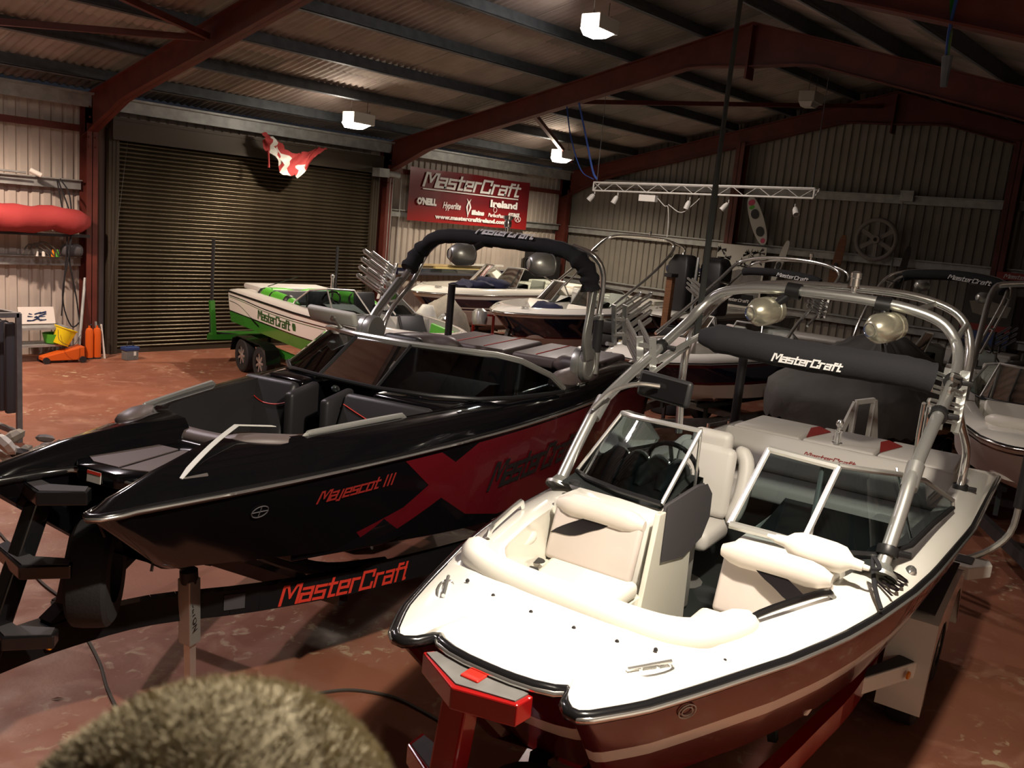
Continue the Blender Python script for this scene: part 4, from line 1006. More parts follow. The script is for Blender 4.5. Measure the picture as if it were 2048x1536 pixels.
for (a, b) in (((2.90, .36, 2.06), (3.08, .33, 2.20)), ((2.84, -.12, 2.06), (3.02, -.15, 2.22))):
    mb = MB(); mb.tube([a, b], .007, 6); mb.build('window_stay', 'chrome', ws)
# mirror with white back on the screen
mo = MB(); mo.tube([(3.40, .62, 2.34), (3.36, .66, 2.42)], .022, 10); mo.lathe([(.05, 0), (.05, .012), (.02, .02)], (3.40, .62, 2.33), (0, 0, 1), 12); mo.ball((3.35, .67, 2.44), .032, 10); mo.build('mirror_mount', 'brushed', ws)
mb = MB(); mb.box(-.03, .03, -.25, .25, -.075, .065, T=Matrix.Translation((3.36, .70, 2.45)) @ Euler((.03, -.5, -.05)).to_matrix().to_4x4()); mb.build('mirror_head', 'board_white', ws, smooth=40, bevel=.028, seg=3)
# handles, cleats
grab(T, (1.22, .58, 1.985), (2.10, .80, 1.995), 'frame_alu', .02, .03); grab(T, (1.36, -.57, 1.985), (2.25, -.74, 1.99), 'frame_alu', .02, .04)
cleat(T, (.52, -.475, 1.90), (1, -.35, .05), s=1.3); cleat(T, (.45, .46, 1.90), (1, .35, .05), s=1.3)
# aft: lounges with curved backs and sun pads
for sg in (-1, 1):
    roll('lounge_backrest', [(4.35, sg*.95, 2.0), (4.7, sg*1.02, 2.03), (5.1, sg*1.02, 2.03), (5.35, sg*.85, 2.02), (5.42, sg*.55, 2.01)], .10, 'grey_vinyl', T)
    cushion('sunpad_cushion', [(5.45, sg*.04), (5.45, sg*.95), (6.5, sg*.95), (6.5, sg*.04)][::sg], 1.93, 2.05, 'grey_vinyl', T, .04)
    for k in range(2):
        mb = MB(); mb.tube([(5.5, sg*(.3+.35*k), 2.053), (6.45, sg*(.3+.35*k), 2.053)], .006, 5); mb.build('red_stitching', 'logo_red', T)
# tower
F = [(4.22, .98, 1.95), (4.31, .96, 2.27), (4.55, .94, 2.5), (4.85, .91, 2.75), (4.97, .84, 2.98), (4.93, .66, 3.13), (4.85, .42, 3.19), (4.75, 0, 3.21), (4.65, -.4, 3.21), (4.56, -.78, 3.20), (4.52, -.98, 3.15), (4.55, -1.12, 3.0), (4.58, -1.15, 2.6), (4.62, -1.12, 2.3)]
mb = MB(); mb.tube(cat_rom(F, 4), .035, 12); tower = mb.build('tower', 'chrome', T, smooth=60)
mb = MB(); mb.tube(cat_rom([(4.50, .96, 2.0), (4.62, .95, 2.35), (4.98, .92, 2.66), (5.12, .86, 2.95), (5.08, .68, 3.11)], 4), .026, 10); mb.build('aft_tube', 'chrome', tower)
mb = MB(); mb.tube(cat_rom([(5.0, -1.06, 2.1), (4.95, -1.1, 2.5), (4.86, -1.14, 2.95), (4.80, -1.05, 3.13), (4.78, -.85, 3.2)], 4), .026, 10); mb.build('aft_tube', 'chrome', tower)
# flat polished leg plates
def plate(pts, w0, w1, m='brushed'):
    mb = MB(); P = cat_rom(pts, 4); n = len(P); r = []
    for i, p in enumerate(P):
        t = i/(n-1); w = w0+(w1-w0)*t; r.append([p+Vector((-w, 0, 0)), p+Vector((w, 0, 0)), p+Vector((w, .03, 0)), p+Vector((-w, .03, 0))])
    mb.loft(r, closed=True, cap0=True, cap1=True); return mb.build('leg_plate', m, tower, smooth=30, bevel=.004)
plate([(4.62, -1.19, 2.22), (4.50, -1.19, 2.42), (4.52, -1.19, 2.65), (4.60, -1.18, 2.95)], .11, .045)
plate([(4.25, .94, 2.15), (4.42, .92, 2.42), (4.75, .90, 2.72)], .10, .05)
for (p, d) in (((4.68, -1.05, 2.17), (.0, -1, .0)), ((4.28, .87, 2.22), (.0, 1, 0))):
    mb = MB(); mb.lathe([(0, -.02), (.14, -.02), (.15, .0), (.15, .045), (.142, .05), (.142, .06), (.15, .065), (.15, .11), (.14, .125), (.115, .128), (.11, .12), (0, .12)], p, d, 32); mb.build('pivot_disc', 'brushed', tower, smooth=30)
for sg, u in ((-1, 4.72), (1, 4.25)):
    v = sg*1.06
    mb = MB(); mb.prism([(u-.12, v-.05), (u+.22, v-.05), (u+.22, v+.05), (u-.12, v+.05)], 1.97, 2.0); mb.loft([[(u-.05, v-.03, 2.0), (u+.2, v-.03, 2.0), (u+.2, v+.03, 2.0), (u-.05, v+.03, 2.0)], [(u-.12, v-.03, 2.2), (u+.06, v-.03, 2.2), (u+.06, v+.03, 2.2), (u-.12, v+.03, 2.2)]], closed=True); mb.build('tower_base', 'brushed', tower, smooth=0, bevel=.006)
mb = MB(); mb.lathe([(.04, 0), (.04, .20), (.045, .205), (.045, .5), (.04, .505), (.04, .56), (0, .56)], (4.95, -1.12, 2.05), (-.02, 0, 1), 14, mis=[1, 1, 0, 0, 1, 1]); mb.tube([(4.6, -1.14, 2.58), (4.95, -1.12, 2.58)], .02, 8, 1); mb.tube(cat_rom([(5.02, -1.08, 2.2), (5.1, -1.08, 2.1), (5.1, -1.06, 1.98)], 3), .016, 8, 1); mb.build('lift_strut', ['black_plastic', 'brushed'], tower)
cvp = cat_rom([(4.86, .90, 2.80), (4.98, .86, 2.97), (4.93, .67, 3.12), (4.85, .42, 3.17), (4.75, 0, 3.18), (4.65, -.4, 3.18), (4.56, -.78, 3.17), (4.52, -.97, 3.12), (4.54, -1.1, 3.0), (4.56, -1.14, 2.84)], 6)
mb = MB(); mb.tube(cvp, [.07+.012*math.sin(i*1.9)*(1 if i < 10 or i > 42 else .25)+.012*(i > 42 or i < 8) for i in range(len(cvp))], 14); cvo = mb.build('tower_cover', 'fabric_black', tower, smooth=60)
def cm(a, b, e=0):
    v = .10-a; u = 4.75-v*-.25; th = .62+b/.085
    return Vector((4.75+.25*v-.087*math.cos(th)-e*.5, v, 3.18+.087*math.sin(th)+e))
logo(cm, 'MasterCraft', .66, 'lettering', 'logo_white', cvo, asp=1.5, step=.02, th=.24)
mb = MB(); mb.lathe([(.02, 0), (.02, .05), (.035, .06), (.035, .10), (.03, .12), (.045, .13), (.045, .16), (0, .165)], (4.70, -.22, 3.25), (0, 0, 1), 12); mb.build('anchor_light', 'chrome', tower)
tower_speaker(tower, (4.62, .07, 3.02), (.80, -.60, .0), 'brushed', lens='black_gloss', clamp_to=(4.76, 0, 3.16), ln=.24); tower_speaker(tower, (4.5, -.78, 3.02), (.80, -.60, .0), 'brushed', lens='black_gloss', clamp_to=(4.6, -.8, 3.16), ln=.24)
board_rack(tower, (4.95, -1.28, 2.40), (.75, -.35, .42), (-.35, 0, .93), (.1, -1, .1), 4, .36)
board_rack(tower, (4.75, 1.05, 2.52), (-.6, .35, .42), (.35, 0, .93), (.1, 1, .1), 4, .30)
# white strap tied from the bow pillow to the cleat
st = MB(); a = Vector((.50, -.47, 1.93)); b = Vector((1.10, -.30, 2.075)); n = 8; r = []
for i in range(n+1):
    p = a.lerp(b, i/n)+Vector((0, 0, .02*math.sin(PI*i/n))); r.append([p+Vector((.0, -.018, 0)), p+Vector((0, .018, 0)), p+Vector((0, .018, .004)), p+Vector((0, -.018, .004))])
e2 = Vector((1.28, -.42, 2.06)); r.append([e2+Vector((0, -.018, 0)), e2+Vector((0, .018, 0)), e2+Vector((0, .018, .004)), e2+Vector((0, -.018, .004))])
st.loft(r, closed=True, cap0=True, cap1=True); so = st.build('mooring_strap', 'board_white', None, smooth=40); so.matrix_world = Matrix.Translation((1.56, 4.41, 0)) @ Matrix.Rotation(math.radians(17.5), 4, 'Z'); tag(so, 'flat white strap stretched over the bow of the black boat to its cleat', 'strap')
def trailer_k():
    t = thing('boat_trailer', 'black trailer with red lettering on its side rail, carrying the black boat', 'trailer', (1.56, 4.41, 0), math.radians(17.5))
    near = [(-1.5, .36, .88), (-.6, .35, .88), (.06, .31, .90), (.44, .26, .90), (.88, .11, .90), (1.42, -.24, .88), (2.21, -.62, .86), (3.38, -.92, .80), (4.3, -.95, .76), (6.4, -.95, .74)]
    P = cat_rom(near, 4)
    mb = MB()
    for a, b in zip(P, P[1:]): mb.bar(a, b, .07, .165)
    mb.build('side_rail', 'black_gloss', t, smooth=30)
    P2 = [Vector((p.x, .72-p.y if p.x > .44 else p.y+.06, p.z)) for p in P if p.x > .1]
    mb = MB()
    for a, b in zip(P2, P2[1:]): mb.bar(a, b, .07, .165)
    mb.build('side_rail', 'black_gloss', t, smooth=30)
    def rm(a, b, e=0):
        # along the near rail face
        L = 0; s0 = .78+a
        Q = [Vector(p) for p in cat_rom([(.88, .11, .90), (1.42, -.24, .88), (2.21, -.62, .86), (3.38, -.92, .80)], 12)]
        for p, q in zip(Q, Q[1:]):
            d = (q-p).length
            if L+d > s0:
                w = p.lerp(q, (s0-L)/d); n = (q-p).cross(Vector((0, 0, 1))).normalized(); return w+n*(.038+e)+Vector((0, 0, b-.062))
            L += d
        return Q[-1]
    logo(rm, 'MasterCraft', 1.02, 'lettering', 'logo_red', t, asp=1.25)
    mb = MB(); mb.add([rm(-.36+x, z) for x, z in ((0, .02), (.13, .02), (.13, .12), (0, .12))], [(0, 1, 2, 3)]); mb.build('grey_label', 'charcoal_mat', t, smooth=0)
    mb = MB(); mb.lathe([(.028, 0), (.026, .012), (0, .014)], (.30, .24, .88), (.2, -1, 0), 12); mb.build('side_marker', 'amber', t)
    # winch post, boarding ladder, spare wheel
    mb = MB(); mb.bar((.0, .33, .9), (.30, .30, 1.72), .10, .10); mb.build('ladder_post', 'black_gloss', t, smooth=0, bevel=.01)
    for k, (z, du) in enumerate(((1.80, 0), (1.43, -.10), (1.08, -.2))):
        # plan shape: shallow chevron
        poly = [(.28+du, .50), (.17+du, .17), (.33+du, -.01), (.40+du, .04), (.29+du, .22), (.36+du, .52)]
        mb = MB(); mb.prism(poly, z-.075, z); s_ = mb.build('ladder_step', 'black_gloss', t, smooth=0, bevel=.008)
        cx = sum(p[0] for p in poly)/6; cy = sum(p[1] for p in poly)/6
        mb = MB(); mb.prism([(cx+(x-cx)*.85, cy+(y-cy)*.94) for x, y in poly], z+.0005, z+.005); mb.build('grip_mat', 'charcoal_mat', s_, smooth=0)
    wheel_part(t, (.50, .12, 1.27), .30, .21, (.75, -1, 0), name='spare_wheel')
    mb = MB(); mb.bar((.35, .30, .95), (1.18, .25, 1.46), .10, .12); mb.bar((.45, .3, .95), (.55, .25, 1.55), .10, .10); mb.tube([(.40, .0, 1.62), (.44, -.02, 1.5)], .012, 6); mb.build('winch_post', 'black_gloss', t, smooth=0)
    mb = MB(); mb.lathe([(.05, -.07), (.05, .07)], (.62, .26, 1.60), (0, 1, 0), 12); mb.build('winch', 'dark_steel', t); mb = MB(); mb.tube([(.68, -.05, 1.48), (.70, -.10, 1.36), (.66, -.12, 1.28)], .01, 6); mb.build('winch_handle', 'brushed', t)
    # jack
    j = MB(); j.bar((1.02, -.05, 1.10), (1.06, -.03, .66), .10, .09); jo = j.build('jack', 'brushed', t, smooth=0, bevel=.008)
    mb = MB(); mb.bar((1.06, -.03, .68), (1.12, .0, .08), .05, .05); mb.box(1.05, 1.20, -.06, .08, 0, .02); mb.build('inner_tube', 'alu', jo, smooth=0)
    mb = MB(); mb.lathe([(.05, -.03), (.055, .0), (.055, .05), (.03, .07), (0, .07)], (1.02, -.05, 1.10), (-.1, 0, 1), 12); mb.tube([(1.02, -.05, 1.16), (.94, -.03, 1.20), (.90, -.03, 1.24)], .018, 8); mb.build('crank_head', 'black_plastic', jo)
    text_obj('FULTON', .055, (1.005, -.091, .98), (.08, -.02, -1), (1, .25, .1), 'logo_dark', jo, off=.002, width=.22, bold=.001)
    for u, w in ((2.0, 1), (3.9, 1), (6.2, 1)):
        mb = MB(); mb.bar((u, -.5 if u < 3 else -.93, .74), (u, 1.15, .74), .1, .1); mb.build('crossmember', 'black_gloss', t, smooth=0)
    for sg in (-1, 1):
        mb = MB(); mb.bar((2.2, sg*.45+.1, 1.0), (6.2, sg*.45+.1, .98), .14, .06); mb.tube(cat_rom([(1.25, sg*.3+.1, 1.30), (1.6, sg*.35+.1, 1.08), (2.0, sg*.45+.1, .90), (2.5, sg*.6+.1, .82)], 4), .05, 8); mb.bar((1.75, sg*.4+.1, .8), (1.9, sg*.35+.1, 1.22), .05, .05); mb.build('bunk', 'black_plastic', t, smooth=30)
        y = -1.02 if sg < 0 else 1.2
        for u in (4.5, 5.35): wheel_part(t, (u, y, .325), .32, .2, (0, -sg, 0))
        mb = MB(); mb.loft([[(u, y-.14, z), (u, y+.14, z), (u, y+.14, z-.02), (u, y-.14, z-.02)] for u, z in ((4.1, .4), (4.15, .66), (4.3, .74), (5.55, .74), (5.7, .66), (5.75, .4))], closed=True, cap0=True, cap1=True); mb.build('fender', 'black_gloss', t, smooth=30)
        if sg > 0: mb = MB(); mb.tube([(6.6, 1.25, .74), (6.6, 1.33, 1.0), (6.6, 1.33, 2.55)], .045, 10); mb.build('guide_pole', 'black_plastic', t)
    mb = MB(); mb.lathe([(.02, 0), (.018, .012), (0, .014)], (3.0, -.90, .83), (-.2, -1, 0), 10); mb.build('side_marker', 'amber', t)
trailer_k()
# ------------------------------------------------------------------ the boats behind
TB = ((0, .10), (.25, .34), (.6, .58), (1, .76), (1.6, .92), (2.4, 1.02), (3.4, 1.08), (6.5, 1.04))
def mini(label, x, y, deg, z, L, bands, mats, deckm='white_gel', vin='white_vinyl', vin2=None, wt=TB, front=((0, 0), (0, .05), (.0, .1)), ub=.55, base=2.2, top=2.85, wsz=.42, side_end=4.0, glassm='clear_glass', floor='carpet', fm='frame_alu', crown=.1, hd=.6, ue=None, dash='dash_black', seats=True, group=None, rail='chrome'):
    b = Boat(label, x, y, deg, wt, z, L, crown=crown, ub=ub, ue=ue or L-.9, dw=.2, floor=z-.5, front=[tuple(p) for p in front], hd=hd, R=.9, c0=.45, kd=.28, group=group, r=.25)
    t = b.t; b.hull(bands, mats); b.rubrail('black_gloss', rail, r=.022); b.deck(deckm, vin, floor)
    zd = z+crown
    v2 = vin2 or vin
    if seats:
        for sg in (-1, 1):
            cushion('bow_cushion', [(ub+.15, sg*.16), (base-.25, sg*.22), (base-.25, sg*(b.w(base-.3)-.32)), (ub+.35, sg*(b.w(ub+.3)-.28))][::sg], z-.28, z-.16, vin, t, .03)
            p = backrest('backrest', (base-.32, sg*.24, z-.16), (base-.32, sg*.74, z-.16), (base-.14, sg*.74, zd+.05), (base-.14, sg*.24, zd+.05), sg*.08, v2, t, .03)
            mb = MB(); v0, v1 = sorted((sg*.22, sg*(b.w(base)-.26))); mb.prism([(base-.12, v0), (base+.7, v0), (base+.7, v1), (base-.12, v1)], z-.5, zd); mb.build('console', deckm, t, smooth=40, bevel=.03)
            mb = MB(); mb.loft([[(base+.05, v0, zd), (base+.05, v1, zd)], [(base+.6, v0, zd+.12), (base+.6, v1, zd+.12)], [(base+.7, v0, zd+.1), (base+.7, v1, zd+.1)], [(base+.7, v0, zd-.15), (base+.7, v1, zd-.15)]]); mb.build('dashboard', dash, t, smooth=50)
            cushion('helm_cushion', [(base+1.0, sg*.25), (base+1.45, sg*.25), (base+1.45, sg*.7), (base+1.0, sg*.7)][::sg], z-.25, z-.12, vin, t, .04)
            backrest('helm_backrest', (base+1.45, sg*.25, z-.12), (base+1.45, sg*.7, z-.12), (base+1.55, sg*.68, z+.33), (base+1.55, sg*.27, z+.33), -sg*.1, v2, t, .04)
        ue_ = b.ue; w = b.w(ue_)-.28
        cushion('rear_bench_cushion', [(ue_-.6, -w), (ue_-.6, w), (ue_-.1, w), (ue_-.1, -w)], z-.25, z-.12, vin, t, .04)
        backrest('rear_bench_backrest', (ue_-.15, w, z-.14), (ue_-.15, -w, z-.14), (ue_, -w, z+.12), (ue_, w, z+.12), .09, v2, t, .04)
        cushion('sunpad_cushion', [(ue_+.05, -w), (L-.1, -w), (L-.1, w), (ue_+.05, w)], zd-.02, zd+.09, vin, t, .04)
    if wsz:
        w1 = b.w(base+.3)-.16; zt = zd+wsz
        bsl = [(side_end, w1+.02, zd), (base+.6, w1+.02, zd), (base+.2, w1-.1, zd+.01), (base, w1-.35, zd+.02), (base-.05, .24, zd+.03)]
        tpl = [(side_end, w1+.0, zd+.05), (base+1.15, w1-.13, zd+wsz*.8), (top+.05, w1-.25, zt), (top-.05, w1-.45, zt), (top-.1, .22, zt)]
        for sg in (1, -1): windshield(t, [(a, sg*v, c_) for a, v, c_ in bsl], [(a, sg*v, c_) for a, v, c_ in tpl], glassm, fm, posts=(0, 2, 4), fr=.014, bm_='black_satin')
    cleat(t, (.45, .32, zd), (1, .4, 0), s=.8); cleat(t, (.45, -.32, zd), (1, -.4, 0), s=.8)
    return b
def mtrailer(label, x, y, deg, zr, L, col, W=1.05, wheels=(3.6, 4.45), rim='alu', poles=True, tongue=-1.0, ph=1.0):
    t = thing('boat_trailer', label, 'trailer', (x, y, 0), math.radians(deg)); zk = zr-.62-.28
    for sg in (-1, 1):
        mb = MB(); P = cat_rom([(tongue, sg*.04, .52), (.2, sg*.15, .52), (1.3, sg*.5, .52), (2.4, sg*.72, .52), (L-.3, sg*.74, .52)], 3)
        for a, b in zip(P, P[1:]): mb.bar(a, b, .07, .13)
        mb.build('side_rail', col, t, smooth=0)
        mb = MB(); zb = max(.66, zk+.12); mb.bar((1.6, sg*.42, zb), (L-.4, sg*.42, zb), .12, .05)
        for u in (1.8, L-.7): mb.bar((u, sg*.42, .52), (u, sg*.42, zb-.02), .05, .05)
        mb.build('bunk', 'carpet', t, smooth=0)
        for u in wheels: wheel_part(t, (u, sg*(W-.1), .325), .32, .19, (0, -sg, 0), rim=rim)
        mb = MB(); mb.loft([[(u, sg*(W-.24), z), (u, sg*(W+.04), z), (u, sg*(W+.04), z-.02), (u, sg*(W-.24), z-.02)] for u, z in ((wheels[0]-.42, .38), (wheels[0]-.34, .62), (wheels[0]-.1, .69), (wheels[-1]+.1, .69), (wheels[-1]+.34, .62), (wheels[-1]+.42, .38))], closed=True, cap0=True, cap1=True); mb.build('fender', 'black_gloss', t, smooth=30)
        if poles: mb = MB(); mb.tube([(L-.05, sg*.8, .55), (L, sg*(W+.22), .62), (L, sg*(W+.22), zr+ph)], .035, 8); mb.build('guide_pole', 'black_plastic', t)
    for u in (.7, 2.6, L-.4):
        mb = MB(); w = .25 if u < 1 else .74; mb.bar((u, -w, .5), (u, w, .5), .09, .09); mb.build('crossmember', col, t, smooth=0)
    mb = MB(); mb.tube([(tongue+.2, 0, .55), (tongue+.2, 0, .1)], .03, 8); mb.lathe([(.07, 0), (.07, .1)], (tongue+.2, -.03, .07), (0, 1, 0), 12); mb.build('jockey_wheel', 'dark_steel', t)
    mb = MB(); mb.bar((.1, 0, .55), (.45, 0, zr-.35), .08, .08); mb.build('winch_post', col, t, smooth=0)
    return t
# green and white boat beside the roller door
g = mini('white and green ski boat with green and black seats, in front of the roller door', 9.35, 9.3, 81, 1.45, 6.5, [(.62, 0), (.66, 1), (1, 2)], ['white_gel', 'black_gel', 'green_gel'], vin='light_vinyl', vin2='black_vinyl', wt=((0, .22), (.25, .42), (.6, .62), (1, .80), (1.6, .96), (2.4, 1.06), (3.4, 1.12), (6.5, 1.05)), front=((0, 0), (.0, .1), (.0, .2)), base=2.35, top=3.05, side_end=3.8, ub=.5, wsz=.36, glassm='tint_glass', rail='black_gloss')
g.hull_logo('MasterCraft', 4.35, 1.10, 1.35, 0, 'logo_green', sg=1, asp=1.9, th=.2) if False else None
def g_map(x0, z0):
    # starboard side towards the camera: text runs from stern to bow
    return lambda a, b, e=0: g.sidex(x0-a, z0+b, 1, .010+e)
logo(g_map(5.0, 1.13), 'MasterCraft', 1.45, 'lettering', 'logo_green', g.t, asp=1.1, th=.2)
def strip(b, pts, w, m, sg=1, name='pin_stripe'):
    mb = MB(); P = cat_rom([(x, z, 0) for x, z in pts], 6); r = []
    for p in P: r.append([b.sidex(p.x, p.y+w/2, sg, .006), b.sidex(p.x, p.y-w/2, sg, .006)])
    mb.loft(r); return mb.build(name, m, b.t, smooth=40)
strip(g, [(6.45, 1.38), (5.6, 1.37), (4.6, 1.34), (3.2, 1.35), (1.2, 1.38)], .018, 'black_gel'); strip(g, [(6.45, 1.35), (5.6, 1.335), (4.6, 1.30), (3.2, 1.31), (1.2, 1.34)], .010, 'logo_green')
strip(g, [(6.45, 1.27), (6.0, 1.25), (5.6, 1.16), (5.2, 1.02)], .012, 'black_gel'); strip(g, [(5.35, 1.07), (5.2, 1.02), (5.02, .97)], .045, 'black_gel'); strip(g, [(6.28, 1.38), (6.27, 1.1)], .015, 'black_gel')
g.decal([(3.35, 1.14), (3.45, 1.14), (3.47, 1.22), (3.45, 1.27), (3.35, 1.27), (3.33, 1.22)], 'logo_green', 'emblem', 1)
for (u, a, c_) in ((4.9, -.8, .8), (5.6, -.85, .85)):
    pass
for sg in (-1, 1):
    roll('lounge_backrest', [(3.9, sg*.80, 1.50), (4.6, sg*.82, 1.54), (5.3, sg*.80, 1.54), (5.6, sg*.6, 1.52), (5.65, 0, 1.51)], .12, 'green_vinyl', g.t)
    for u0 in (4.1, 4.7, 5.2): roll('black_panel', [(u0, sg*.82, 1.535), (u0+.22, sg*.82, 1.54)], .128, 'black_vinyl', g.t)
    backrest('bow_side_backrest', (.9, sg*.48, 1.2), (1.9, sg*.72, 1.2), (1.9, sg*.76, 1.50), (.9, sg*.54, 1.50), sg*.06, 'green_vinyl', g.t, .03)
    backrest('bow_side_backrest', (.65, sg*.34, 1.2), (.9, sg*.46, 1.2), (.9, sg*.52, 1.505), (.65, sg*.40, 1.505), sg*.06, 'black_vinyl', g.t, .03)
mb = MB(); mb.tube([(4.2, 0, 1.2), (4.2, 0, 2.0)], .028, 8); mb.lathe([(.04, 0), (.04, .05), (.02, .06)], (4.2, 0, 2.0), (0, 0, 1), 10); mb.build('ski_pylon', 'chrome', g.t)
wheel_obj(g.t, (3.25, .5, 1.70), .17, (1, 0, .4))
tg = mtrailer('green trailer with black fenders, under the green and white boat', 9.35, 9.3, 81, 1.45, 6.6, 'green_gel', W=1.12, wheels=(4.75, 5.6))
mb = MB(); mb.prism([(6.5, -1.3), (6.95, -1.2), (6.95, 1.2), (6.5, 1.45)], .48, .58); mb.build('rear_step', 'green_gel', tg, smooth=0)
for sg in (-1, 1):
    mb = MB(); mb.bar((6.55, sg*1.3, .55), (6.6, sg*1.34, 1.25), .09, .09); mb.build('pole_bracket', 'green_gel', tg, smooth=0)
# pennant on a stick at the stern: mooring line
mb = MB(); mb.tube([(4.75, .4, 1.95), (6.2, .6, 1.52)], .009, 5); mb.build('boat_hook', 'black_plastic', g.t)
# white boat with blue band at the back wall
a = mini('white boat with a navy stripe and pink bottom, moored furthest back along the wall', 13.5, 15.1, 3, 1.55, 6.0, [(.14, 0), (.42, 1), (.46, 0), (.52, 1), (.56, 0), (1, 2)], ['white_gel', 'navy_gel', 'pink_vinyl'], crown=.14, base=2.5, top=3.1, side_end=4.4, wsz=.48, hd=.72)
for k in range(1): pass
def heap(name, pts, r, m, parent, seed=1, sc=.12, label=None):
    rd = random.Random(seed); mb = MB()
    for p, q in pts: mb.ball(p, 1, 18, sc=q)
    o = mb.build(name, m, parent, smooth=70)
    for v in o.data.vertices:
        n = v.co; s_ = math.sin(n.x*19+seed)*math.cos(n.y*17+seed*2)+math.sin(n.z*23+n.x*7); v.co += Vector((s_*.5, math.cos(n.x*13+n.z*11)*.5, s_))*sc*.3
    return o
def cloth_thing(name, label, cat, pose, pts, m, seed):
    t = thing(name, label, cat, (pose[0], pose[1], 0), math.radians(pose[2])); heap('crumpled_cloth', pts, 1, m, t, seed); return t
cloth_thing('folded_cover', 'crumpled navy cover heaped over the bow of the white boat with the navy stripe', 'cover', (13.5, 15.1, 3), [((1.75, -.35, 1.76), (.42, .45, .10)), ((2.3, -.35, 1.78), (.35, .5, .13)), ((1.3, -.3, 1.74), (.4, .28, .07))], 'fabric_navy', 3)
mtrailer('dark trailer under the white boat with the navy stripe', 13.5, 15.1, 3, 1.55, 6.0, 'dark_steel', W=1.0, wheels=(3.6,), poles=False, tongue=-.6)
# white and navy boat with a tall bare tower
b_ = mini('small white boat with a navy hull and a tall bare chrome tower', 12.1, 11.2, 6, 1.65, 5.7, [(.10, 0), (.70, 1), (.75, 2), (1, 3)], ['white_gel', 'navy_gel', 'red_gel', 'pink_vinyl'], base=2.2, top=2.7, side_end=3.8, wsz=.42, hd=.66, group=None)
cloth_thing('folded_cover', 'small crumpled navy cover on the bow seat of the boat with the tall bare tower', 'cover', (12.1, 11.2, 6), [((1.75, .05, 1.66), (.28, .35, .11)), ((1.5, -.2, 1.63), (.2, .25, .07))], 'fabric_navy', 8)
TW = [(2.8, .98, 1.74), (3.5, .95, 2.15), (4.3, .92, 2.58), (4.95, .86, 3.0), (5.15, .74, 3.16), (5.22, .5, 3.22), (5.24, 0, 3.24), (5.22, -.5, 3.23), (5.15, -.86, 3.18), (4.95, -1.0, 3.0), (4.3, -.96, 2.55), (3.5, -.92, 2.15), (2.7, -.86, 1.78)]
mb = MB(); mb.tube(cat_rom(TW, 4), .032, 10); bt = mb.build('tower', 'chrome', b_.t, smooth=60)
for pts_ in ([(3.4, .95, 1.78), (4.2, .93, 2.35), (4.75, .9, 2.86)], [(5.25, -.80, 3.2), (5.5, -1.0, 3.08), (5.45, -1.02, 2.9), (5.15, -1.0, 2.5), (5.1, -1.0, 2.45)], [(4.75, -1.0, 2.86), (5.05, -1.02, 2.88), (5.35, -1.02, 2.85)], [(4.6, .9, 2.78), (4.9, .9, 2.82)]):
    mb = MB(); mb.tube(cat_rom(pts_, 4), .022, 8); mb.build('tower_tube', 'chrome', bt, smooth=60)
mb = MB(); mb.lathe([(.02, 0), (.02, .06), (.035, .07), (.03, .12), (0, .13)], (5.23, -.25, 3.25), (0, 0, 1), 10); mb.build('anchor_light', 'chrome', bt)
mtrailer('dark trailer under the boat with the tall bare tower', 12.1, 11.2, 6, 1.65, 5.7, 'dark_steel', W=1.0, wheels=(3.2,), poles=False, tongue=-.5)
# dark hull boat with tall black padded pods and a post
h_ = mini('dark hulled boat with two tall black padded covers standing on its deck', 15.3, 9.75, 0, 1.72, 4.8, [(1, 0)], ['navy_gel'], deckm='white_gel', wt=((0, .3), (.4, .6), (1, .72), (4.8, .75)), seats=False, wsz=0, ub=.6, ue=1.2)
for (v, dx) in ((.05, .6), (-.52, .95)):
    mb = MB(); mb.loft([[(dx, v-.25, z_), (dx+.5, v-.25, z_), (dx+.5, v+.25, z_), (dx, v+.25, z_)] for z_ in (1.80, 2.3, 2.8)]+[[(dx+.08, v-.18, 2.98), (dx+.42, v-.18, 2.98), (dx+.42, v+.18, 2.98), (dx+.08, v+.18, 2.98)]], closed=True, cap0=True, cap1=True); mb.build('padded_cover', 'black_vinyl', h_.t, smooth=50, bevel=.06, seg=3)
mb = MB(); mb.tube(cat_rom([(.8, -.30, 2.95), (.72, -.34, 2.6), (.68, -.36, 2.2), (.66, -.38, 1.84)], 4), .03, 8); mb.build('grey_hose', 'galv_light', h_.t)
mtrailer('dark trailer under the dark hulled boat with the black padded covers', 15.3, 9.75, 0, 1.72, 4.8, 'dark_steel', W=.85, wheels=(3.2,), poles=False, tongue=-.35)
t_ = thing('wooden_post', 'reddish brown wooden prop standing in front of the black padded covers', 'post', (14.98, 9.35, 0)); mb = MB(); mb.bar((0, 0, 0), (.05, .02, 2.55), .14, .12); mb.build('post_timber', 'wood', t_, smooth=0, bevel=.01)
mb = MB(); mb.box(-.07, .17, -.06, .10, 2.55, 2.62); mb.build('post_head', 'dark_steel', t_, smooth=0)
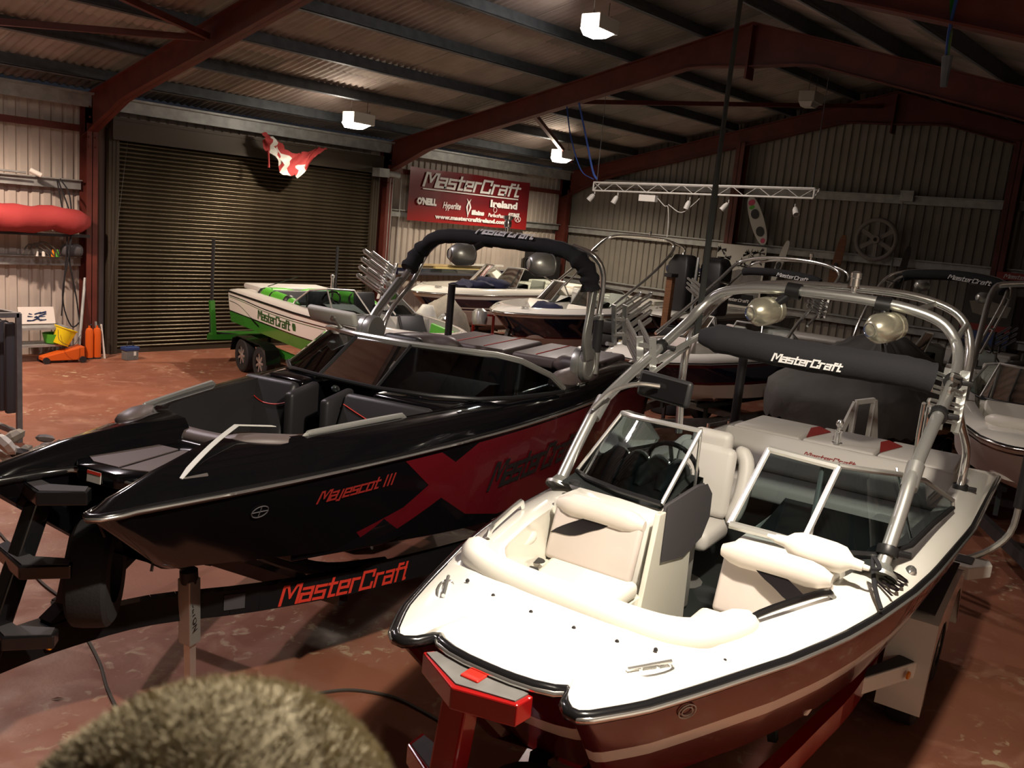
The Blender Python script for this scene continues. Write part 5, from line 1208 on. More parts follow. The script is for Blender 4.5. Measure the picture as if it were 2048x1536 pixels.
# navy hull with red lines
c_b = mini('white and navy boat with two red hull lines, behind the white boat tower', 10.8, 7.4, -3, 1.52, 6.2, [(.03, 0), (.10, 1), (.52, 2), (.60, 1), (1, 0)], ['white_gel', 'red_gel', 'navy_gel'], vin='light_vinyl', vin2='pink_vinyl', wt=((0, .35), (.4, .62), (1, .85), (2, 1.0), (3.4, 1.05), (6.5, 1.03)), front=((0, 0), (.0, .18), (.0, .33)), base=2.4, top=2.8, side_end=3.9, crown=.12)
TC = [(2.1, .95, 1.68), (2.9, .95, 2.1), (3.8, .95, 2.6), (4.25, .9, 2.92), (4.35, .72, 3.04), (4.4, .3, 3.12), (4.4, -.3, 3.14), (4.4, -.8, 3.10), (4.38, -1.05, 3.0), (4.25, -1.1, 2.85), (3.9, -1.0, 2.5), (3.3, -.98, 2.1), (2.9, -.96, 1.68)]
def mtower(b, pts, r=.03, m='chrome', cover=None, text=True, cr_=.07):
    mb = MB(); mb.tube(cat_rom(pts, 4), r, 10); tw_ = mb.build('tower', m, b.t, smooth=60)
    P = [(x+.42, y*.98, z-.03) for x, y, z in pts]
    mb = MB(); mb.tube(cat_rom(P[1:-1], 4), r*.8, 8); mb.build('tower_tube', m, tw_, smooth=60)
    for k in (2, 3, -3, -4):
        mb = MB(); mb.tube([pts[k], P[k]], r*.6, 6); mb.build('cross_tube', m, tw_)
    if cover:
        mb = MB(); mb.tube(cat_rom(cover, 5), cr_, 12); cv_ = mb.build('tower_cover', 'fabric_black', tw_, smooth=60)
        m0, m1 = Vector(cover[len(cover)//2-1]), Vector(cover[len(cover)//2+1]); mid = (m0+m1)/2
        if text:
            d = (m1-m0).normalized(); w = (m1-m0).length*.85
            logo(plane_map(mid-d*w/2+Vector((-cr_-.012, 0, -.045)), d, (0, 0, 1)), 'MasterCraft', w, 'lettering', 'logo_white', cv_, asp=1.0)
    return tw_
ct = mtower(c_b, TC, cover=[(4.0, .55, 2.83), (4.0, .35, 2.86), (4.0, -.1, 2.88), (4.0, -.45, 2.87), (4.0, -.8, 2.84), (4.0, -.92, 2.80)])
mb = MB(); mb.lathe([(.02, 0), (.02, .06), (.035, .07), (.035, .12), (0, .14)], (4.5, -.45, 3.14), (0, 0, 1), 10); mb.build('anchor_light', 'chrome', ct)
board_rack(ct, (3.6, 1.05, 2.25), (-.4, .6, .5), (0, 0, 1), (0, 1, 0), 3, .3, name='board_rack'); board_rack(ct, (3.7, -1.15, 2.3), (-.7, .3, .3), (.2, 0, 1), (0, -1, 0), 3, .3)
mtrailer('grey trailer under the boat with the red hull lines', 10.8, 7.4, -3, 1.52, 6.2, 'grey_paint', W=1.0, wheels=(3.8, 4.6), poles=False)
# covered boat
d_b = Boat('boat under a fitted dark grey cover, its black tower cover reading in white', 12.0, 4.8, 0, ((0, .55), (.3, .85), (1, .98), (2.5, 1.02), (6.5, 1.0)), 1.36, 3.6, crown=.05, ub=.6, ue=3.0, floor=.95, front=((0, 0), (0, .25), (.02, .5)), hd=.5, c0=.8, R=.4, kd=.2)
d_b.hull([(1, 0)], ['black_gel'])
rings = []; 
for k, (sc, dz) in enumerate(((1.06, -.42), (1.07, -.30), (1.08, -.1), (1.06, .05), (.98, .12), (.8, .30), (.55, .55), (.3, .74), (.08, .80))):
    rg = []
    for i in range(56):
        a_ = 2*PI*i/56; ca, sa = math.cos(a_), math.sin(a_); e = .5
        x = 1.8+1.85*sc*math.copysign(abs(ca)**e, ca); y = 1.02*sc*math.copysign(abs(sa)**e, sa)
        fold = .018*math.sin(i*2.7+k)+.012*math.sin(i*5.1+k*2)
        rg.append((x+fold, y+fold, 1.36+dz+fold*1.5+(.03*math.sin(x*4) if k > 3 else 0)))
    rings.append(rg)
mb = MB(); mb.loft(rings, closed=True, cap1=True); mb.build('fitted_cover', 'grey_cover', d_b.t, smooth=60)
TD = [(2.9, .80, 1.60), (3.0, .84, 2.0), (3.3, .80, 2.55), (3.55, .70, 2.95), (3.65, .50, 3.10), (3.7, .1, 3.18), (3.7, -.5, 3.2), (3.68, -.98, 3.17), (3.6, -1.15, 3.08), (3.5, -1.2, 2.9), (3.3, -1.1, 2.4), (3.1, -1.02, 2.0), (2.9, -.98, 1.62)]
dt = mtower(d_b, TD, r=.026, cover=[(3.55, .40, 3.04), (3.6, .25, 3.09), (3.65, -.25, 3.14), (3.65, -.62, 3.14), (3.63, -1.02, 3.09), (3.55, -1.16, 2.98)], cr_=.085)
tower_speaker(dt, (3.5, 0, 2.93), (.85, -.5, 0), 'brushed', r=.09, ln=.2); tower_speaker(dt, (3.5, -.95, 2.85), (.85, -.5, 0), 'brushed', r=.09, ln=.2)
board_rack(dt, (3.35, -1.2, 2.1), (-.2, -.6, .5), (0, 0, 1), (0, -1, 0), 3, .28, m='dark_steel')
mtrailer('grey trailer under the covered boat', 12.0, 4.8, 0, 1.36, 3.7, 'grey_paint', W=.95, wheels=(2.6,), poles=False, tongue=-.5)
# grey boat behind it
e_b = mini('grey boat with a framed windscreen behind the covered boat', 16.3, 5.1, 0, 1.36, 5.0, [(1, 0)], ['grey_paint'], deckm='grey_paint', wt=((0, .2), (.4, .55), (1, .8), (5, 1.0)), base=1.5, top=2.0, side_end=3.2, wsz=.5, hd=.55, vin='light_vinyl')
text_obj('MC', .01, (0, 0, 0), (1, 0, 0), (0, 0, 1), 'logo_white', e_b.t) if False else None
e_b.hull_logo('MasterCraft', .5, 1.12, 1.3, 0, 'galv_light', asp=1.1)
mtrailer('grey trailer under the grey boat behind the covered boat', 16.3, 5.1, 0, 1.36, 5.0, 'grey_paint', W=.95, wheels=(3.2,), poles=False, tongue=-.4)
# white boat at the right edge
f_b = mini('white boat cut off by the right edge of the picture, bow towards the camera', 9.7, 1.45, 14, 1.66, 6.2, [(.12, 0), (.16, 1), (1, 2)], ['white_gel', 'black_gel', 'pink_vinyl'], wt=((0, .55), (.3, .75), (1, .95), (2, 1.05), (6.5, 1.1)), front=((0, 0), (.02, .25), (.0, .45), (.02, .52)), base=2.3, top=2.8, side_end=4.0, hd=.6)
TF = [(2.0, .95, 1.76), (2.3, .95, 2.1), (2.9, .93, 2.6), (3.5, .88, 3.05), (3.6, .7, 3.16), (3.65, 0, 3.22), (3.6, -.7, 3.16), (3.5, -.88, 3.05), (2.9, -.93, 2.6), (2.3, -.95, 2.1), (2.0, -.95, 1.76)]
mtower(f_b, TF, r=.032, m='alu')
roll('bow_bolster', [(.7, .72, 1.80), (.55, .5, 1.81), (.5, 0, 1.82), (.55, -.5, 1.81), (.7, -.72, 1.80)], .07, 'white_vinyl', f_b.t)
mtrailer('brown trailer under the white boat at the right edge', 9.7, 1.45, 14, 1.66, 6.2, 'dark_steel', W=1.0, wheels=(3.6,), poles=False, tongue=-.4)
# boat at the far left, mostly out of the picture
l_b = mini('white boat at the left edge, seen behind the dark steel rack', 4.55, 14.4, 172, 1.45, 6.0, [(1, 0)], ['white_gel'], wt=((0, .2), (.3, .5), (1, .8), (6, 1.0)), hd=.55)
mtower(l_b, [(1.6, .9, 1.6), (1.9, .92, 2.1), (2.3, .9, 2.5), (2.9, .8, 2.8), (3.1, 0, 2.9), (2.9, -.8, 2.8), (2.3, -.9, 2.5), (1.9, -.92, 2.1), (1.6, -.9, 1.6)], r=.03, m='alu')
mtrailer('dark trailer under the white boat at the left edge', 4.55, 14.4, 172, 1.45, 6.0, 'dark_steel', W=1.0, wheels=(3.6,), poles=False, tongue=-.3)
# ------------------------------------------------------------------ things on the back wall
YW = 17.52
def gradient_banner():
    m = bpy.data.materials.new('banner_print'); m.use_nodes = True; nt = m.node_tree; b = nt.nodes['Principled BSDF']; L = nt.links.new
    tc = nt.nodes.new('ShaderNodeTexCoord'); sx = nt.nodes.new('ShaderNodeSeparateXYZ'); L(tc.outputs['Generated'], sx.inputs[0])
    r = nt.nodes.new('ShaderNodeValToRGB'); e = r.color_ramp.elements
    e[0].position = 0; e[0].color = (.27, .010, .010, 1); e[1].position = 1; e[1].color = (.17, .008, .012, 1)
    k = e.new(.45); k.color = (.10, .006, .010, 1)
    L(sx.outputs[2], r.inputs[0]); L(r.outputs[0], b.inputs['Base Color']); b.inputs['Roughness'].default_value = .35; MATS['banner_print'] = m
gradient_banner()
t = thing('wall_banner', 'large red printed banner with white lettering, hung on the cladding right of the roller door', 'banner', (15.25, YW, 0))
mb = MB(); n = 24; r0 = []; r1 = []
for i in range(n+1):
    x = 4.62*i/n; w = .012*math.sin(i*.9)+.008*math.sin(i*2.1); r0.append((x, w, 3.08+.004*math.sin(i))); r1.append((x, w, 4.43-.012*math.sin(PI*i/n*3)))
mb.loft([r0, r1]); mb.build('banner_sheet', 'banner_print', t, smooth=60)
def bl_(x, z, e=.02): return (x, -e-.012, z)
logo(plane_map((.46, -.035, 4.0), (1, 0, 0), (0, 0, 1)), 'MasterCraft', 3.72, 'lettering', 'logo_white', t, asp=.92, th=.2, slant=.3)
mb = MB(); mb.box(.44, 4.12, -.037, -.034, 3.90, 3.93); mb.build('underline', 'logo_white', t, smooth=0)
for (s_, sz, x, z, w, sh, bd) in (('Ireland', .26, 2.98, 3.64, 1.12, 0, .012), ("O'NEILL", .22, .28, 3.52, .68, 0, .016), ('Hyperlite', .24, 1.18, 3.47, .66, .3, .004), ('illains', .16, 2.28, 3.38, .50, 0, .012), ('PerfectPass', .14, 2.93, 3.36, .66, .2, .004), ('ACCURATE', .14, 3.75, 3.42, .50, .4, .01), ('www.mastercraftireland.com', .15, .95, 3.19, 2.75, 0, .008)):
    text_obj(s_, sz, (x, -.036, z), (1, 0, 0), (0, 0, 1), 'logo_white', t, shear=sh, bold=bd, off=0, width=w)
mb = MB(); mb.tube([(2.12, -.036, 3.30), (2.22, -.036, 3.56), (2.16, -.036, 3.70), (2.22, -.036, 3.78)], [.006, .03, .02, .004], 6, flat=.2); mb.tube([(2.14, -.036, 3.30), (2.08, -.036, 3.56), (2.13, -.036, 3.70), (2.06, -.036, 3.78)], [.006, .03, .02, .004], 6, flat=.2); mb.build('horned_mark', 'logo_white', t)
mb = MB(); mb.tube([(3.2+.07*math.cos(a_), -.036, 3.56+.07*math.sin(a_)) for a_ in [2*PI*k/16 for k in range(16)]], .008, 4, closed=True); mb.build('round_mark', 'logo_white', t)
mb = MB(); mb.tube([(4.18+.12*math.cos(a_), -.036, 3.36+.08*math.sin(a_)) for a_ in [2*PI*k/16 for k in range(16)]], .010, 4, closed=True); mb.tube([(4.12, -.036, 3.31), (4.18, -.036, 3.41), (4.24, -.036, 3.31)], .014, 4, flat=.3); mb.build('oval_mark', 'logo_white', t)
# crumpled red flag over the roller door
t = thing('hanging_flag', 'crumpled red and white flag hanging from the roller door drum', 'flag', (10.6, 16.87, 0))
mb = MB(); nu, nv = 26, 8; g_ = []
for j in range(nv+1):
    row = []
    for i in range(nu+1):
        u = i/nu; v = j/nv; topz = 4.66-.14*u-.34*math.sin(PI*u)**2*.8; dep = .10+.42*math.sin(PI*min(1, u*1.15+.02))**.6*(1 if u < .8 else .6)+.05*math.sin(u*23)
        row.append((1.55*u+.03*math.sin(j*2+i), .06*math.sin(u*21+j*.9)+.03*math.sin(j*3.1), topz-dep*v+.02*math.sin(i*1.9+j)))
    g_.append(row)
def fmi(j, i):
    u = i/nu; v = j/nv
    return 1 if ((.10 < u < .16+.12*v) or (.30-.1*(1-v) < u < .42 and v > .2) or (.5 < u < .68 and .45 < v)) else 0
mb.loft(g_, mif=fmi); mb.build('flag_cloth', ['red_cloth', 'board_white'], t, smooth=70)
mb = MB(); mb.tube([(.12, .0, 4.3), (.16, .02, 4.05), (.15, 0, 3.95)], [.03, .02, .03], 6); mb.build('flag_tail', 'red_cloth', t)
# long red rolled sail bag on the shelf rail, hoses, cushion, cctv
t = thing('red_roll', 'long red rolled cover lying along the wall beside the steel column', 'cover', (5.2, 17.2, 0))
mb = MB(); P = [(i*.165, 0, 2.58+.02*math.sin(i)) for i in range(13)]; mb.tube(P, [.12, .2, .23, .24, .245, .24, .24, .235, .22, .23, .235, .2, .10], 16); rr = mb.build('rolled_cloth', 'red_cloth', t, smooth=60)
for v in rr.data.vertices: v.co.z += .02*math.sin(v.co.x*11+v.co.y*9); v.co.y += .02*math.sin(v.co.x*7)
mb = MB(); mb.box(-.05, 2.0, .0, .30, 2.28, 2.33); mb.build('roll_shelf', 'dark_steel', t, smooth=0)
t = thing('seat_cushion', 'dark grey cushion lying on the galvanised rail beside the red column', 'cushion', (6.75, 17.42, 0)); mb = MB(); mb.box(0, .38, -.15, .10, 1.90, 2.14); mb.build('cushion_body', 'charcoal_mat', t, smooth=60, bevel=.09, seg=3)
mb = MB()
for k in range(3): mb.tube(cat_rom([(6.05+.1*k, 17.3, 1.93), (6.15+.1*k, 17.3, 2.10+.03*k), (6.35+.12*k, 17.3, 2.06), (6.5+.08*k, 17.3, 1.92)], 4), .014, 6)
o = mb.build('cable_coil', 'cable', None); o['kind'] = 'stuff'; tag(o, 'loops of grey cable lying on the galvanised rail left of the grey cushion', 'cable')
for i, (x, m_) in enumerate(((6.30, 'label_white'), (6.42, 'label_white'), (6.58, 'amber'), (6.66, 'green_vinyl'))):
    mb = MB(); mb.lathe([(.03, 0), (.03, .08), (.012, .1), (.012, .13), (0, .13)], (x, 17.33, 1.90), (0, 0, 1), 10); o = mb.build('small_bottle', m_, None)
    tag(o, ['small white bottle on the rail, leftmost of four by the grey cushion', 'small white bottle on the rail, second from the left of four', 'small orange bottle on the rail beside the grey cushion', 'small green bottle on the rail touching the grey cushion'][i], 'bottle', 'small bottles on the galvanised rail')
t = thing('security_camera', 'white security camera on the upper rail left of the steel column', 'camera', (6.25, 17.35, 3.37)); mb = MB(); mb.tube([(-1.2, .05, .02), (-.1, .05, .0)], .02, 6); mb.build('conduit_arm', 'galv_light', t); mb = MB(); mb.tube([(-.05, .0, .06), (.12, -.06, -.02)], .045, 10); mb.build('camera_body', 'label_white', t)
for k, (pts_) in enumerate(([(6.64, 17.3, 3.3), (6.75, 17.3, 2.7), (6.80, 17.25, 2.3), (6.78, 17.3, 1.6), (6.72, 17.3, .8)], [(6.66, 17.3, 3.3), (6.86, 17.22, 2.6), (6.84, 17.25, 1.9), (6.98, 17.3, 1.2), (7.05, 17.3, .7)], [(6.70, 17.3, 3.32), (6.83, 17.2, 3.0), (6.85, 17.2, 2.2), (6.74, 17.3, 1.2), (6.9, 17.3, .6), (7.1, 17.25, .75)])):
    mb = MB(); mb.tube(cat_rom(pts_, 5), .013, 6); o = mb.build('black_hose', 'fabric_black', None)
    tag(o, ['leftmost black hose hanging down the wall over the red rolled cover', 'black hose hanging nearest the steel column', 'black hose crossing the other two and looping up at its end'][k], 'hose', 'black hoses hanging on the wall')
# bench with picture, tubs
t = thing('work_bench', 'low grey bench against the wall under the black hoses', 'bench', (6.1, 17.15, 0)); mb = MB(); mb.box(-.6, .62, -.2, .3, .60, .64); mb.build('bench_top', 'galv_light', t, smooth=0)
mb = MB(); mb.box(-.6, .62, -.18, .3, .28, .32); mb.build('shelf', 'galv_light', t, smooth=0)
for (x, y) in ((-.58, -.17), (.58, -.17), (-.58, .27), (.58, .27)): mb = MB(); mb.bar((x, y, 0), (x, y, .6), .04, .04); mb.build('leg', 'grey_paint', t, smooth=0)
t = thing('picture_board', 'white board with blue scribbles leaning on the wall above the low bench', 'picture', (5.98, 17.28, .66)); mb = MB(); mb.slab(((0, 0, 0), (.62, 0, 0), (.62, .1, .30), (0, .1, .30)), .02); mb.build('board', 'cream_vinyl', t, smooth=0)
rd = random.Random(4); mb = MB()
for k in range(16): x = .08+rd.random()*.3; z = .05+rd.random()*.17; mb.tube([(x, z*.33-.028, z), (x+.12, z*.33-.02, z+rd.uniform(-.05, .05))], .013, 5, flat=.3)
mb.build('blue_marks', 'lens_blue', t); MATS['lens_blue'].node_tree.nodes['Principled BSDF'].inputs['Roughness'].default_value = .2
t = thing('green_tub', 'green plastic tub on the lower shelf of the bench', 'tub', (6.5, 17.1, .33)); mb = MB(); mb.lathe([(.0, 0), (.13, 0), (.18, .18), (.19, .18), (.15, .01)], (0, 0, 0), (0, 0, 1), 16); mb.build('tub_body', 'green_vinyl', t)
t = thing('trolley_jack', 'orange trolley jack on the floor under the yellow bucket', 'jack', (6.2, 16.9, 0)); mb = MB(); mb.loft([[(0, -.1, .05), (0, .1, .05), (0, .1, .12), (0, -.1, .12)], [(.72, -.16, .05), (.72, .16, .05), (.72, .16, .30), (.72, -.16, .30)]], closed=True, cap0=True, cap1=True); mb.build('jack_frame', 'orange', t, smooth=0, bevel=.01)
for (x, y) in ((.05, -.14), (.05, .14), (.68, -.18), (.68, .18)): mb = MB(); mb.lathe([(0, -.02), (.06, -.02), (.06, .02), (0, .02)], (x, y, .06), (0, 1, 0), 14); mb.build('castor', 'dark_steel', t)
t = thing('yellow_bucket', 'yellow plastic bucket tipped on its side against the wall', 'bucket', (6.62, 16.98, .32)); mb = MB(); mb.lathe([(0, 0), (.14, 0), (.19, .30), (.205, .30), (.205, .32), (.185, .32), (.135, .02), (0, .02)], (-.05, 0, 0), (.35, 0, .94), 22); mb.build('bucket_body', 'yellow', t)
mb = MB(); mb.tube(cat_rom([(-.15, -.17, .30), (-.17, -.3, .12), (.05, -.32, .02), (.24, -.2, .20)], 5), .005, 5); mb.build('bucket_handle', 'dark_steel', t)
for k in range(2):
    t = thing('orange_canister', ['orange gas canister beside the column, left one of a pair', 'orange gas canister beside the column, right one of a pair'][k], 'canister', (7.13+.145*k, 17.05, 0), group='orange canisters by the column')
    mb = MB(); mb.lathe([(0, .02), (.068, .02), (.07, .05), (.07, .52), (.055, .58), (.02, .60), (.02, .64), (0, .64)], (0, 0, 0), (0, 0, 1), 16); mb.build('canister_body', 'orange', t); mb = MB(); mb.lathe([(.075, 0), (.075, .03), (0, .03)], (0, 0, 0), (0, 0, 1), 16); mb.tube([(0, 0, .64), (.05, 0, .66)], .015, 6); mb.build('canister_base', 'black_plastic', t)
def leaner(name, label, cat, p, q, w, h, m, grp=None):
    t = thing(name, label, cat, p); mb = MB(); d = Vector(q)-Vector(p); mb.bar((0, 0, 0), d, w, h); mb.build(name+'_body', m, t, smooth=0); return t
t = thing('white_pipe', 'white plastic pipe leaning on the wall beside the yellow bucket', 'pipe', (6.88, 16.95, 0)); mb = MB(); mb.tube([(0, 0, .0), (.33, .5, 1.50)], .028, 10); mb.build('pipe_body', 'galv_light', t)
leaner('white_board', 'narrow white board standing against the red column', 'board', (7.40, 17.0, 0), (7.36, 17.08, .66), .05, .02, 'label_white')
leaner('grey_board', 'narrow grey board standing behind the white one against the red column', 'board', (7.33, 17.1, 0), (7.29, 17.15, .70), .05, .02, 'galv_light')
# battery
t = thing('battery', 'dark battery with a blue top standing on the floor before the roller door', 'battery', (7.66, 16.75, 0), .1); mb = MB(); mb.box(0, .25, -.09, .09, 0, .19); mb.build('battery_case', 'grey_paint', t, smooth=0, bevel=.01); mb = MB(); mb.box(-.02, .27, -.10, .10, .19, .26); mb.build('battery_lid', 'blue_plastic', t, smooth=0, bevel=.012)
mb = MB(); mb.tube(cat_rom([(.05, 0, .26), (.08, 0, .34), (.15, 0, .35), (.2, 0, .26)], 4), .01, 6); mb.build('battery_handle', 'dark_steel', t); mb = MB(); mb.box(.15, .20, -.093, -.090, .09, .17); mb.build('battery_label', 'label_white', t, smooth=0)
# timber and dark steel on the rail under the banner
for k in range(4):
    t = thing('timber_plank', ['long pale plank on the wall rail under the banner, nearest the roller door', 'upper pale plank on the wall rail under the banner', 'yellowish plank on the wall rail, end nearest the corner', 'thin white plank lying on top of the others under the banner'][k], 'plank', (14.9+k*.55, 17.3-.06*k, 1.90+.06*(k % 2)+.05*(k == 3))); mb = MB(); mb.box(0, 2.6-.2*k, -.06, .06, 0, .05); mb.build('plank_body', ['pale_wood', 'pale_wood', 'label_yellow', 'white_paint'][k], t, smooth=0)
t = thing('steel_beam', 'dark blue steel beam on wall brackets under the planks', 'beam', (14.8, 17.3, 1.72)); mb = MB(); mb.box(0, 4.6, -.1, .1, 0, .17); mb.build('beam_body', 'navy_gel', t, smooth=0)
t = thing('dark_cabinet', 'dark cupboard in the corner by the red column', 'cabinet', (19.9, 17.0, 0)); mb = MB(); mb.box(0, 1.1, 0, .5, 0, 2.55); mb.build('cabinet_body', 'dark_steel', t, smooth=0, bevel=.01); mb = MB(); mb.box(.03, .53, -.02, 0, .05, 2.5); mb.build('door', 'dark_steel', t, smooth=0); mb = MB(); mb.box(.56, 1.07, -.02, 0, .05, 2.5); mb.build('door', 'dark_steel', t, smooth=0)
# ------------------------------------------------------------------ gable wall things
XW = 21.45
def yz(y, z, x=XW): return (x, y, z)
t = thing('wakeboard', 'white wakeboard with dark foot pads and pink tips, leaning on the gable post', 'board', (21.58, 11.35, 3.25))
o_ = []; 
for i in range(28):
    a_ = 2*PI*i/28; o_.append((.19*math.copysign(abs(math.sin(a_))**.8, math.sin(a_)), .66*math.cos(a_)))
Tm = Euler((0, .0, 0)).to_matrix().to_4x4()
def brd(parent, name, outline, x0, th, m, cy, cz, tilt):
    mb = MB(); n = len(outline); f = lambda y, z, x: (x, cy+y*math.cos(tilt)+z*math.sin(tilt), cz+z*math.cos(tilt)-y*math.sin(tilt))
    vs = [f(y, z, x0) for y, z in outline]+[f(y, z, x0-th) for y, z in outline]
    mb.add(vs, [tuple(range(n)), tuple(range(n, 2*n))[::-1]]+[(i, (i+1) % n, n+(i+1) % n, n+i) for i in range(n)]); return mb.build(name, m, parent, smooth=30)
bw = brd(t, 'board_deck', o_, 0, .03, 'board_white', -.27, .66, .45)
circ = [(.11*math.cos(2*PI*i/16), .13*math.sin(2*PI*i/16)) for i in range(16)]
brd(t, 'foot_pad', [(a, b+.18) for a, b in circ], -.031, .02, 'black_plastic', -.27, .66, .45); brd(t, 'foot_pad', [(a, b-.30) for a, b in circ], -.031, .02, 'black_plastic', -.27, .66, .45)
brd(t, 'pink_tip', [(a*.9, b*.6+.50) for a, b in circ], -.031, .004, 'pink', -.27, .66, .45); brd(t, 'pink_tip', [(a*.6, b*.5-.55) for a, b in circ], -.031, .004, 'pink', -.27, .66, .45); brd(t, 'green_patch', [(a*.7+.03, b*.4+.38) for a, b in circ], -.031, .004, 'green_vinyl', -.27, .66, .45)
# big cast wheel
t = thing('cast_wheel', 'large grey spoked wheel hung on the gable wall', 'wheel', (21.46, 7.93, 3.69)); mb = MB(); mb.tube([(0, .46*math.cos(a_), .46*math.sin(a_)) for a_ in [2*PI*k/36 for k in range(36)]], .055, 8, closed=True); mb.build('wheel_rim', 'cement_wheel', t, smooth=60)
mb = MB(); mb.lathe([(.10, -.05), (.11, 0), (.10, .06), (.045, .06), (.045, -.05)], (0, 0, 0), (-1, 0, 0), 18); mb.build('hub', 'cement_wheel', t)
for k in range(6):
    a_ = 2*PI*k/6+.5; mb = MB(); mb.bar((0, .09*math.cos(a_), .09*math.sin(a_)), (0, .44*math.cos(a_), .44*math.sin(a_)), .04, .10, up=(0, math.cos(a_+PI/2), math.sin(a_+PI/2))); mb.build('spoke', 'cement_wheel', t, smooth=0)
def ski(label, y, z0, z1, w, m, tilt, m2=None):
    t = thing('water_ski', label, 'ski', (21.40, y, z0)); L = z1-z0; ol = []
    for i in range(24):
        a_ = 2*PI*i/24; ol.append((w*math.copysign(abs(math.sin(a_))**.7, math.sin(a_)), L/2*math.copysign(abs(math.cos(a_))**.8, math.cos(a_))))
    brd(t, 'ski_body', ol, 0, .02, m, 0, L/2, tilt); brd(t, 'binding', [(a*.5, b*.8-.1) for a, b in circ], -.021, .05, m2 or 'black_plastic', 0, L/2, tilt); return t
ski('white water ski leaning on the gable wall below the wakeboard', 10.2, 2.35, 3.5, .09, 'board_white', -.25); ski('brown water ski leaning on the gable wall left of the big wheel', 8.75, 2.35, 3.75, .11, 'wood', -.12); ski('narrow black ski with a pointed tip right of the big wheel', 7.2, 2.3, 3.62, .08, 'black_gloss', -.12)
# printed boards on the gable wall
t = thing('palm_poster', 'pale poster with dark palm leaves and a boat scene on the gable wall', 'poster', (21.38, 12.0, 1.85)); mb = MB(); mb.box(-.02, 0, -1.4, 0, 0, 1.4); mb.build('poster_sheet', 'board_white', t, smooth=0)
rd = random.Random(11); mb = MB()
for (cy, cz) in ((-.12, 1.25), (-.25, 1.05), (-.95, 1.2), (-1.15, 1.05), (-.8, .95), (-1.2, 1.25)):
    for k in range(14):
        a_ = rd.random()*2*PI; r_ = .05+rd.random()*.17; y_ = min(-.01, max(-1.39, cy+math.cos(a_)*r_)); z_ = min(1.39, cz+math.sin(a_)*r_*.8); mb.add([(-.024, cy, cz), (-.024, y_, z_), (-.024, y_+.0, z_-.06)], [(0, 1, 2)])
mb.build('palm_print', 'dark_steel', t, smooth=0)
mb = MB(); mb.add([(-.024, -.05, .55), (-.024, -.7, .78), (-.024, -1.35, .72), (-.024, -1.35, .1), (-.024, -.05, .1)], [(0, 1, 2, 3, 4)]); mb.build('scene_print', 'grey_paint', t, smooth=0)
t = thing('wall_calendar', 'black and white calendar with a maker name at the top, behind the tower light', 'calendar', (21.30, 11.62, 1.1)); mb = MB(); mb.box(-.02, 0, -.86, 0, 0, .9); mb.build('calendar_back', 'fabric_black', t, smooth=0)
mb = MB(); mb.box(-.03, -.02, -.80, -.04, .02, .60); mb.build('date_sheet', 'board_white', t, smooth=0)
logo(plane_map((-.035, -.06, .70), (0, -1, 0), (0, 0, 1)), 'MasterCraft', .72, 'lettering', 'logo_white', t, asp=1.0)
for k in range(3): mb = MB(); mb.box(-.032, -.031, -.74, -.10, .30+.09*k, .305+.09*k); mb.build('print_line', 'grey_paint', t, smooth=0)
t = thing('boat_poster', 'tall poster of a pale blue boat on the gable wall behind the right hand tower', 'poster', (21.40, 5.75, 1.55)); mb = MB(); mb.box(-.02, 0, -1.0, 0, .0, 1.35); mb.build('poster_sheet', 'grey_cover', t, smooth=0)
mb = MB(); mb.add([(-.025, -.1, 1.0), (-.025, -.45, 1.05), (-.025, -.95, .95), (-.025, -.9, .72), (-.025, -.55, .68), (-.025, -.2, .75)], [(0, 1, 2, 3, 4, 5)]); mb.build('boat_print', 'tarp', t, smooth=0)
mb = MB(); mb.box(-.025, -.021, -1.0, 0, .38, .52); mb.build('dark_red_band', 'logo_darkred', t, smooth=0); mb = MB(); mb.box(-.026, -.022, -1.0, 0, .08, .36); mb.build('blue_band', 'blue_plastic', t, smooth=0)
t = thing('wall_sign', 'dark red strip sign with white lettering beside the right hand post', 'sign', (21.35, 5.2, 3.08)); mb = MB(); mb.box(-.02, 0, -1.1, 0, 0, .16); mb.build('sign_board', 'logo_darkred', t, smooth=0); logo(plane_map((-.025, -.15, .04), (0, -1, 0), (0, 0, 1)), 'MasterCraft', .8, 'lettering', 'logo_white', t, asp=1.0)
# navy rolled cover on a stand near the gable wall
t = thing('rolled_tower_cover', 'navy rolled cover with white letters hanging beside the palm poster', 'cover', (20.9, 12.9, 2.42)); mb = MB(); mb.tube(cat_rom([(0, .25, 0), (0, .1, .03), (0, -.5, .02), (0, -1.05, -.01), (0, -1.15, -.04)], 4), .12, 12); mb.build('cover_roll', 'fabric_navy', t); logo(plane_map((-.13, -.25, -.06), (0, -1, 0), (0, 0, 1)), 'MasterCraft', .85, 'lettering', 'logo_white', t, asp=1.0)
mb = MB(); mb.tube([(.05, .1, 0), (.05, .1, -2.42)], .02, 6); mb.tube([(.05, -1.0, 0), (.05, -1.0, -2.42)], .02, 6); mb.build('stand_legs', 'galv', t)
